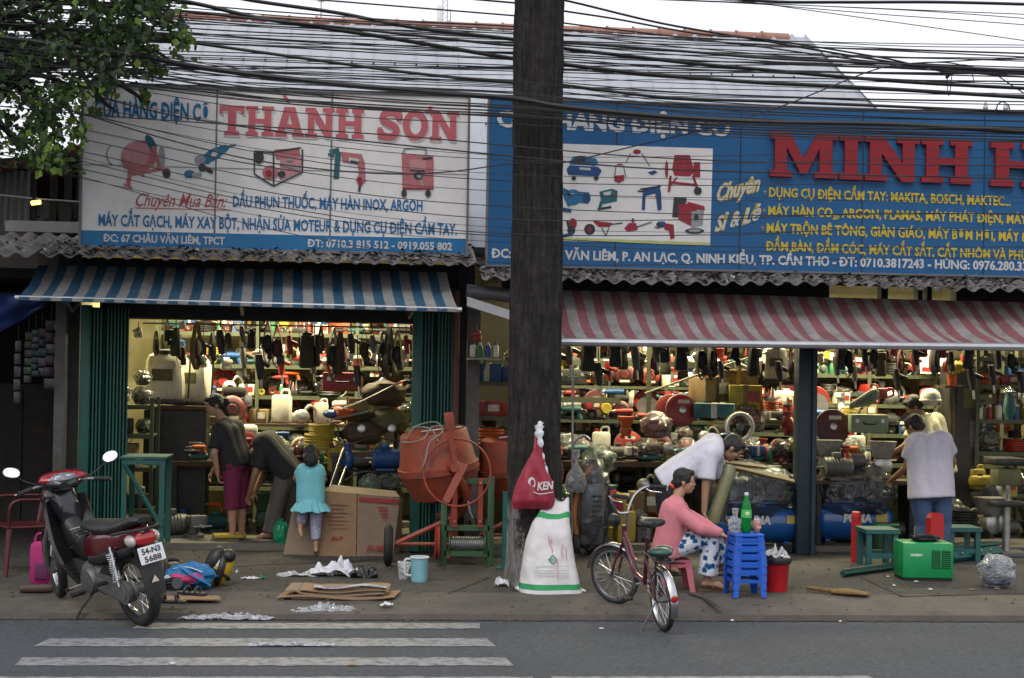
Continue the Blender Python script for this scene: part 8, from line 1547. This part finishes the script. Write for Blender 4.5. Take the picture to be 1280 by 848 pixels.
def head(b, c, f_, u_, m, s=1.0):
    f_ = V(f_).normalized(); u_ = V(u_); u_ = (u_-f_*u_.dot(f_)).normalized(); x = f_.cross(u_)
    R = Matrix((x, f_, u_)).transposed()
    def E(o, r): b.ell(V(c)+R @ V(o)*s, tuple(k*s for k in r), m, R.to_euler(), 16, 10)
    E((0, -.012, .03), (.076, .094, .085)); E((0, .022, -.03), (.06, .066, .078)); E((0, .048, -.078), (.034, .032, .028))
    E((0, .066, .012), (.055, .02, .03)); E((0, .088, -.022), (.012, .02, .013)); E((0, .082, -.004), (.009, .013, .024))
    E((0, .078, -.053), (.022, .013, .007)); E((0, .076, -.062), (.019, .012, .007)); E((-.034, .062, -.025), (.022, .02, .018)); E((.034, .062, -.025), (.022, .02, .018))
    for sx in (-1, 1): E((sx*.076, -.008, -.012), (.011, .02, .03)); E((sx*.03, .077, .024), (.022, .008, .006))
    return R
def eyes(root, c, R, s=1.0):
    for sx in (-1, 1):
        b = MB(); p = V(c)+R @ V((sx*.029, .079, .006))*s; b.ell(p, (.0125*s, .006*s, .0055*s), mat('eye_white', (.5, .48, .45), .3), R.to_euler(), 10, 6)
        b.ell(p+R @ V((0, .0045, 0))*s, (.0055*s, .003*s, .0055*s), hairm, R.to_euler(), 8, 5); b.build('eye', root)
        b = MB(); b.tube([V(c)+R @ V(q)*s for q in ((sx*.016, .084, .024), (sx*.03, .084, .03), (sx*.046, .074, .026))], [.0022, .003, .0015], hairm, 6); b.build('eyebrow', root)
    b = MB(); b.tube([V(c)+R @ V(q)*s for q in ((-.022, .083, -.058), (0, .0925, -.0565), (.022, .083, -.058))], [.0025, .005, .0025], mat('lip', (.22, .07, .06), .5), 6, flat=.6); b.build('lips', root)
def hair(root, c, R, s=1.0, extra=None, short=True):
    b = MB(); E = lambda o, r: b.ell(V(c)+R @ V(o)*s, tuple(k*s for k in r), hairm, R.to_euler(), 18, 11)
    E((0, -.022, .044), (.084, .094, .084)); E((0, -.055, -.005), (.078, .058, .085 if not short else .07)); E((0, .045, .085), (.058, .042, .03))
    for sx in (-1, 1): E((sx*.06, .0, .04), (.026, .06, .06)); E((sx*.071, .008, .012), (.011, .018, .03))
    if extra: extra(b, R)
    return fuse(b, 'hair', root, .007, 1, .004, 60, hairm)
class Body:
    """one figure: joints in world space, radii from the build; every piece hangs under one root"""
    def __init__(s, label, base, J, sk, hd, group=None, k=1.0, hs_=1.0, curl=.6, palm=((0, 0, -1), (0, 0, -1)), fist=None):
        s.root = thing('person', label, 'person', base, group=group); s.T = Matrix.Translation(-V(base)); s.J = {a: V(p) for a, p in J.items()}; s.k = k
        J = s.J; b = MB(); b.T = s.T.copy(); g = lambda *a: [J[x] for x in a]; m = sk
        chest = (J['shL']+J['shR'])/2; pel = (J['hiL']+J['hiR'])/2; neck = J['ne']
        caps(b, J['shL'], J['shR'], .058*k, .058*k, m); s.up = (chest-pel).normalized()
        for h, t_ in (('hiL', 'shL'), ('hiR', 'shR')):
            p = J[h]*.82+pel*.18; q = J[t_]*.72+chest*.28; mid = (p*.5+q*.5)*.9+((chest+pel)/2)*.1
            caps(b, p, mid, .105*k, .09*k, m); caps(b, mid, q, .09*k, .098*k, m)
        caps(b, J['hiL'], J['hiR'], .1*k, .1*k, m); caps(b, pel, chest, .1*k, .1*k, m)
        caps(b, chest, neck, .07*k, .052*k, m); caps(b, neck, J['he'], .05*k, .05*k, m)
        for S in 'LR':
            chain(b, g('sh'+S, 'el'+S, 'wr'+S), [.052*k, .039*k, .027*k], m)
            chain(b, g('hi'+S, 'kn'+S), [.086*k, .056*k], m); calf = J['kn'+S]*.65+J['an'+S]*.35; chain(b, [J['kn'+S], calf, J['an'+S]], [.054*k, .052*k, .034*k], m)
            an, to = J['an'+S], J['to'+S]; chain(b, [an+V((0, 0, -.01)), an*.35+to*.65+V((0, 0, .004)), to], [.036*k, .032*k, .022*k], m); caps(b, an, an+V((0, 0, -.03))-(to-an)*.18, .034*k, .03*k, m)
            fa = (J['wr'+S]-J['el'+S]); hand(b, J['wr'+S], J.get('fd'+S, fa), palm[0 if S == 'L' else 1], m, curl, k, 1 if S == 'L' else -1)
        s.R = head(b, J['he'], hd[0], hd[1], m, k*hs_); s.hs = k*hs_; s.sk = m
        s.body = fuse(b, 'body', s.root, .0075, 2, 0, m=m); s.hd = s.T @ J['he']
    def cloth(s, name, fn, m, wr=.006, wf=14, vox=.009, sm=6):
        b = MB(); b.T = s.T.copy(); fn(b, s.J, m); return fuse(b, name, s.root, vox, sm, wr, wf, m, seed=len(name))
    def shirt(s, m, name='shirt', ease=.016, sleeve=.55, drop=.06, wr=.008, long=False, waist=1.0):
        k = s.k
        def fn(b, J, m):
            chest = (J['shL']+J['shR'])/2; pel = (J['hiL']+J['hiR'])/2; dn = (pel-chest).normalized()
            caps(b, J['shL'], J['shR'], (.06+ease)*k, (.06+ease)*k, m); caps(b, J['shL']*.62+J['ne']*.38-dn*.0, J['shR']*.62+J['ne']*.38, .066*k, .066*k, m); caps(b, J['shL']*.8+pel*.2, J['shR']*.8+pel*.2, (.085+ease)*k, (.085+ease)*k, m); caps(b, chest, chest*.55+J['ne']*.45, (.104+ease)*k, (.06+ease)*k, m)
            for h, t_ in (('hiL', 'shL'), ('hiR', 'shR')):
                p = J[h]*.85+pel*.15; q = J[t_]*.74+chest*.26; mid = (p+q)/2
                flatcone(b, p+dn*drop, mid, (.118+ease)*k*waist, (.1+ease)*k*waist, m); caps(b, mid, q, (.1+ease)*k*waist, (.1+ease)*k, m)
            flatcone(b, pel+dn*drop, chest, (.125+ease)*k*waist, (.11+ease)*k, m)
            for S in 'LR': caps(b, J['sh'+S]*.9+chest*.1, J['ne']*.62+chest*.38, (.066+ease)*k, (.062+ease)*k, m)
            for S in 'LR':
                if long: chain(b, [J['sh'+S], J['el'+S]], [(.055+ease)*k, (.045+ease*.8)*k], m); e = J['wr'+S]; flatcone(b, J['el'+S], e, (.045+ease*.8)*k, (.032+ease*.8)*k, m); caps(b, J['el'+S], J['el'+S]*.9+e*.1, (.045+ease*.8)*k, (.043+ease*.8)*k, m)
                else:
                    t_ = J['sh'+S]*(1-sleeve)+J['el'+S]*sleeve; caps(b, J['sh'+S], J['sh'+S]*.7+t_*.3, (.058+ease)*k, (.058+ease)*k, m); flatcone(b, J['sh'+S], t_, (.058+ease)*k, (.055+ease*1.2)*k, m)
        return s.cloth(name, fn, m, wr, 7, .009, 12)
    def pants(s, m, ease=.014, end=1.0, flare=0., wr=.007, name='trousers'):
        k = s.k
        def fn(b, J, m):
            pel = (J['hiL']+J['hiR'])/2; chest = (J['shL']+J['shR'])/2; up = (chest-pel).normalized()
            caps(b, J['hiL'], J['hiR'], (.104+ease)*k, (.104+ease)*k, m); flatcone(b, pel, pel+up*.1*k, (.12+ease)*k, (.115+ease)*k, m, sq=.9)
            for S in 'LR':
                caps(b, J['hi'+S], J['kn'+S], (.092+ease)*k, (.062+ease)*k, m)
                if end > 0: e = J['kn'+S]*(1-end)+J['an'+S]*end; flatcone(b, J['kn'+S], e, (.062+ease)*k, (.05+ease+flare)*k, m)
        return s.cloth(name, fn, m, wr)
    def sandal(s, m):
        for S in 'LR':
            an, to = s.J['an'+S], s.J['to'+S]; d = (to-an); d.z = 0; L = d.length; d.normalize(); x = V((-d.y, d.x, 0)); b = MB(); b.T = s.T.copy(); z = min(an.z, to.z)-.038*s.k
            pr = [(-.09, .0), (-.08, .03), (0, .032), (.08, .042), (L+.02, .04), (L+.045, .02), (L+.05, 0)]; c = an+V((0, 0, 0)); c.z = z
            out = [c+d*a+x*w_ for a, w_ in pr]+[c+d*a-x*w_ for a, w_ in pr[-2:0:-1]]; n = len(out)
            b.add([p for p in out]+[p+V((0, 0, .016)) for p in out], [tuple(range(n))[::-1], tuple(range(n, 2*n))]+[(i, (i+1) % n, n+(i+1) % n, n+i) for i in range(n)], m)
            t_ = c+d*(L+.0)+V((0, 0, .03)); 
            for sx in (-1, 1): b.tube([t_, c+d*(L*.45)+x*.03*sx+V((0, 0, .05)), c+d*(L*.1)+x*.042*sx+V((0, 0, .012))], .006, m, 6)
            b.build('sandal', s.root)
    def finish(s, face=True, extra=None, short=True):
        if face: eyes(s.root, s.hd, s.R, s.hs)
        hair(s.root, s.hd, s.R, s.hs, extra, short)
def J_(Y, **k): return {a: P(p[0], p[1], Y+(p[2] if len(p) > 2 else 0)) for a, p in k.items()}

shirtw = mat('shirt_lilac_white', (.55, .55, .63), .8, var=.06, scale=14)
# --- seated woman in pink
Y0 = G(868, 738).y
J = J_(Y0, he=(856, 602), ne=(846, 623), shL=(846, 639, .13), shR=(841, 637, -.15), hiL=(836, 683, .1), hiR=(834, 686, -.08),
       elL=(880, 656, .1), elR=(876, 661, -.2), wrL=(902, 668, .03), wrR=(897, 668, -.12), knL=(894, 672, .11), knR=(888, 671, -.08), anL=(903, 708, .12), anR=(884, 727, -.06), toL=(921, 715, .12), toR=(905, 735, -.08))
# --- keep bone lengths sensible
w1 = Body('woman in a pink cardigan and blue flowered trousers sitting on a low stool', G(868, 738), J, skin2, (V((1, -.22, -.05)), V((.05, 0, 1))), k=.94, hs_=.98, palm=((-.2, 0, -1), (-.2, 0, -1)))
pinkm = mat('cardigan_pink', (.56, .19, .22), .9, var=.12, scale=30, bump=.5, bscale=150)
w1.shirt(pinkm, 'cardigan', ease=.02, long=True, drop=.06, waist=1.04)
def floral():
    m = mat('trousers_flowered', (.55, .58, .62), .85, var=.05); n = m.node_tree.nodes; L = m.node_tree.links; b = n['Principled BSDF']
    src = b.inputs['Base Color'].links[0].from_socket; tc = n.new('ShaderNodeTexCoord'); vo = n.new('ShaderNodeTexVoronoi'); vo.inputs['Scale'].default_value = 17
    ns = n.new('ShaderNodeTexNoise'); ns.inputs['Scale'].default_value = 40; va = n.new('ShaderNodeVectorMath'); va.operation = 'MULTIPLY_ADD'; va.inputs[1].default_value = (.035,)*3
    L.new(tc.outputs['Object'], ns.inputs[0]); L.new(ns.outputs['Color'], va.inputs[0]); L.new(tc.outputs['Object'], va.inputs[2]); L.new(va.outputs[0], vo.inputs['Vector'])
    rp = n.new('ShaderNodeValToRGB'); rp.color_ramp.interpolation = 'CONSTANT'; e = rp.color_ramp.elements; e[0].position = 0; e[0].color = (.005, .08, .22, 1); e[1].position = .3; e[1].color = (.02, .2, .45, 1); e.new(.42).color = (1, 1, 1, 1)
    L.new(vo.outputs['Distance'], rp.inputs[0]); mx = n.new('ShaderNodeMix'); mx.data_type = 'RGBA'; mx.blend_type = 'MULTIPLY'; mx.inputs['Factor'].default_value = 1
    L.new(src, mx.inputs['A']); L.new(rp.outputs[0], mx.inputs['B']); L.new(mx.outputs['Result'], b.inputs['Base Color']); return m
w1.pants(floral(), ease=.02, end=.86, flare=.022)
w1.sandal(mat('sandal_brown', (.07, .035, .025), .6))
def tail(b, R):
    c = w1.hd
    for i, o in enumerate(((0, -.09, -.03), (0, -.115, -.07), (0, -.12, -.11))): b.ell(c+R @ V(o), (.03-.005*i, .03-.004*i, .04), hairm, R.to_euler())
w1.finish(True, tail)
b = MB(); p = w1.hd+w1.R @ V((0, -.1, -.045)); b.torus(p, .022, .012, mat('hair_tie_orange', (.75, .09, .02), .6), ax=w1.R @ V((0, -.5, -.6))); b.build('hair_tie', w1.root)
# --- bending man in white shirt
Yb = 14.5
J = J_(Yb, he=(915, 561), ne=(899, 556), shL=(890, 557, .17), shR=(887, 567, -.19), hiL=(836, 599, .1), hiR=(833, 602, -.09), elL=(900, 605, .18), elR=(882, 606, -.22), wrL=(905, 640, .1), wrR=(880, 640, -.24),
       knL=(842, 657, .1), knR=(832, 659, -.08), anL=(840, 706, .14), anR=(828, 708, -.05), toL=(858, 712, .14), toR=(846, 714, -.06))
m1 = Body('man in a white short sleeved shirt bending right over the wrapped blue compressor', V((J['anL'].x, Yb, 0)), J, skin, (V((.75, -.1, -.75)), V((.75, 0, .6))), k=1.02, palm=((1, 0, 0), (1, 0, 0)))
m1.shirt(shirtw, ease=.022, sleeve=.85, drop=.05); m1.pants(mat('trousers_black', (.012, .012, .014), .8), end=.98); m1.sandal(mat('sandal_black', (.015, .015, .015), .6)); m1.finish(True)
# --- man in jeans seen from behind at the right
Yc = 15.5
J = J_(Yc, he=(1143, 534, .22), ne=(1153, 547, .12), shL=(1142, 556, .06), shR=(1181, 552, .02), hiL=(1151, 615, -.02), hiR=(1177, 613, -.02), elL=(1133, 585, .12), elR=(1191, 577, .1), wrL=(1117, 598, .36), wrR=(1185, 597, .32),
       knL=(1154, 655, .04), knR=(1179, 653, .03), anL=(1152, 690, 0), anR=(1177, 690, .02), toL=(1147, 696, .18), toR=(1179, 696, .2))
m2 = Body('man in jeans and pale shirt seen from behind leaning over the workbench', V((J['anR'].x, Yc, 0)), J, skin, (V((-.45, .75, -.5)), V((-.2, .5, .8))), k=1.0, palm=((0, .3, -1), (0, .3, -1)))
m2.shirt(mat('shirt_pale_lilac', (.46, .44, .51), .85, var=.1, scale=14), ease=.024, sleeve=.62, drop=.07, waist=1.02); m2.pants(mat('jeans_blue', (.045, .085, .17), .85, var=.35, scale=7, bump=.3), ease=.02, end=.97); m2.sandal(mat('sandal_black', '')); m2.finish(True)
b = MB(); b.T = m2.T.copy(); b.box(P(1183, 603, Yc-.1), (.06, .05, .1), mat('jeans_blue', ''), rz=.3); 
# --- person in cream shirt further in
Yd = 17.1
J = J_(Yd, he=(1142, 508, .0), ne=(1154, 521, .0), shL=(1146, 533, -.12), shR=(1172, 528, .14), hiL=(1166, 588, -.08), hiR=(1182, 586, .1), elL=(1132, 557, -.16), elR=(1160, 560, .16), wrL=(1116, 566, -.1), wrR=(1140, 574, .2),
       knL=(1166, 632, -.08), knR=(1184, 632, .1), anL=(1168, 668, -.08), anR=(1186, 670, .1), toL=(1150, 673, -.1), toR=(1168, 674, .1))
m3 = Body('person in a cream shirt stooping inside the shop behind the man in jeans', V((J['anR'].x, Yd, .06)), J, skin, (V((-.8, .2, -.6)), V((-.5, 0, .85))), k=.98)
m3.shirt(mat('shirt_cream', (.46, .43, .30), .85, var=.12, scale=14), ease=.022, sleeve=.7); m3.pants(mat('trousers_dark_grey', (.04, .04, .042), .8)); m3.sandal(mat('sandal_black', '')); m3.finish(True)
# --- woman in maroon
Yw = 16.62
J = J_(Yw, he=(268, 507), ne=(279, 526), shL=(273, 540, -.13), shR=(296, 536, .12), hiL=(289, 580, -.09), hiR=(300, 578, .08), elL=(268, 567, -.2), elR=(284, 566, .2), wrL=(272, 592, -.16), wrR=(266, 589, .26),
       knL=(290, 628, -.09), knR=(302, 627, .1), anL=(291, 668, -.08), anR=(302, 667, .1), toL=(275, 674, -.1), toR=(286, 673, .1))
w2 = Body('woman in a dark top and knee length maroon trousers standing in the left shop', V((J['anL'].x, Yw, .07)), J, skin2, (V((-.85, -.25, -.3)), V((-.25, 0, 1))), k=.94, palm=((1, 0, 0), (1, 0, 0)))
w2.shirt(mat('top_black', (.014, .013, .014), .85), ease=.02, sleeve=.8, drop=.04, wr=.006); w2.pants(mat('trousers_maroon', (.145, .012, .05), .85, var=.15), ease=.02, end=.22, flare=.012); w2.sandal(mat('sandal_black', ''))
def bun(b, R): b.ell(w2.hd+R @ V((0, -.12, .0)), (.045, .045, .05), hairm, R.to_euler()); b.ell(w2.hd+R @ V((.0, -.1, -.08)), (.03, .03, .08), hairm, R.to_euler())
w2.finish(True, bun)
# --- stooping man beside her
Ym = 16.75
J = J_(Ym, he=(322, 575, -.02), ne=(328, 560), shL=(329, 556, -.18), shR=(338, 552, .18), hiL=(357, 590, -.1), hiR=(363, 588, .1), elL=(319, 592, -.2), elR=(330, 590, .2), wrL=(312, 616, -.12), wrR=(318, 616, .1),
       knL=(346, 630, -.1), knR=(362, 628, .1), anL=(338, 667, -.1), anR=(355, 666, .12), toL=(322, 673, -.12), toR=(340, 672, .12))
m4 = Body('man in a black shirt and grey trousers stooping beside the woman in maroon', V((J['anL'].x, Ym, .07)), J, skin, (V((-.7, -.1, -.75)), V((-.75, 0, .65))), k=1.0)
m4.shirt(mat('top_black', ''), ease=.024, sleeve=.8, drop=.05); m4.pants(mat('trousers_grey', (.085, .08, .072), .85, var=.15), ease=.022, end=.97, flare=.012); m4.sandal(mat('sandal_black', '')); m4.finish(True)
# --- little girl
Yg = G(392, 694).y-.14
J = J_(Yg, he=(388, 569, .02), ne=(388, 583), shL=(376, 589), shR=(400, 589), hiL=(381, 630), hiR=(396, 630), elL=(369, 598, .1), elR=(406, 600, .1), wrL=(374, 606, .26), wrR=(402, 606, .28),
       knL=(378, 644, .12), knR=(395, 658, .02), anL=(375, 662, -.03), anR=(395, 686, 0), toL=(377, 670, -.09), toR=(394, 692, .1))
gl = Body('little girl in a turquoise frilled top standing with her back to the street', V((J['anR'].x, Yg, 0)), J, skin2, (V((-.15, 1, -.25)), V((0, .2, 1))), k=.66, hs_=1.28)
tq = mat('top_turquoise', (.16, .46, .52), .85, var=.12, scale=20)
gl.shirt(tq, ease=.018, sleeve=.5, drop=.0, wr=.005, waist=1.05)
b = MB(); b.T = gl.T.copy(); pel = (gl.J['hiL']+gl.J['hiR'])/2+V((0, 0, .02))
b.sheet(lambda u, v: pel+V(((.108+.075*v+.014*v*sin(u*2*pi*15))*cos(2*pi*u), .86*(.108+.075*v+.014*v*sin(u*2*pi*15))*sin(2*pi*u), .03-.12*v+.008*sin(u*2*pi*7)*v)), 120, 8, tq, True, thick=.004); b.build('frill', gl.root)
gl.pants(mat('leggings_printed', (.30, .32, .42), .85, var=.7, scale=60), ease=.02, end=.62, wr=.004, name='leggings')
gl.finish(False, lambda b, R: b.ell(gl.hd+R @ V((0, -.07, -.05)), (.075, .05, .08), hairm, R.to_euler()))
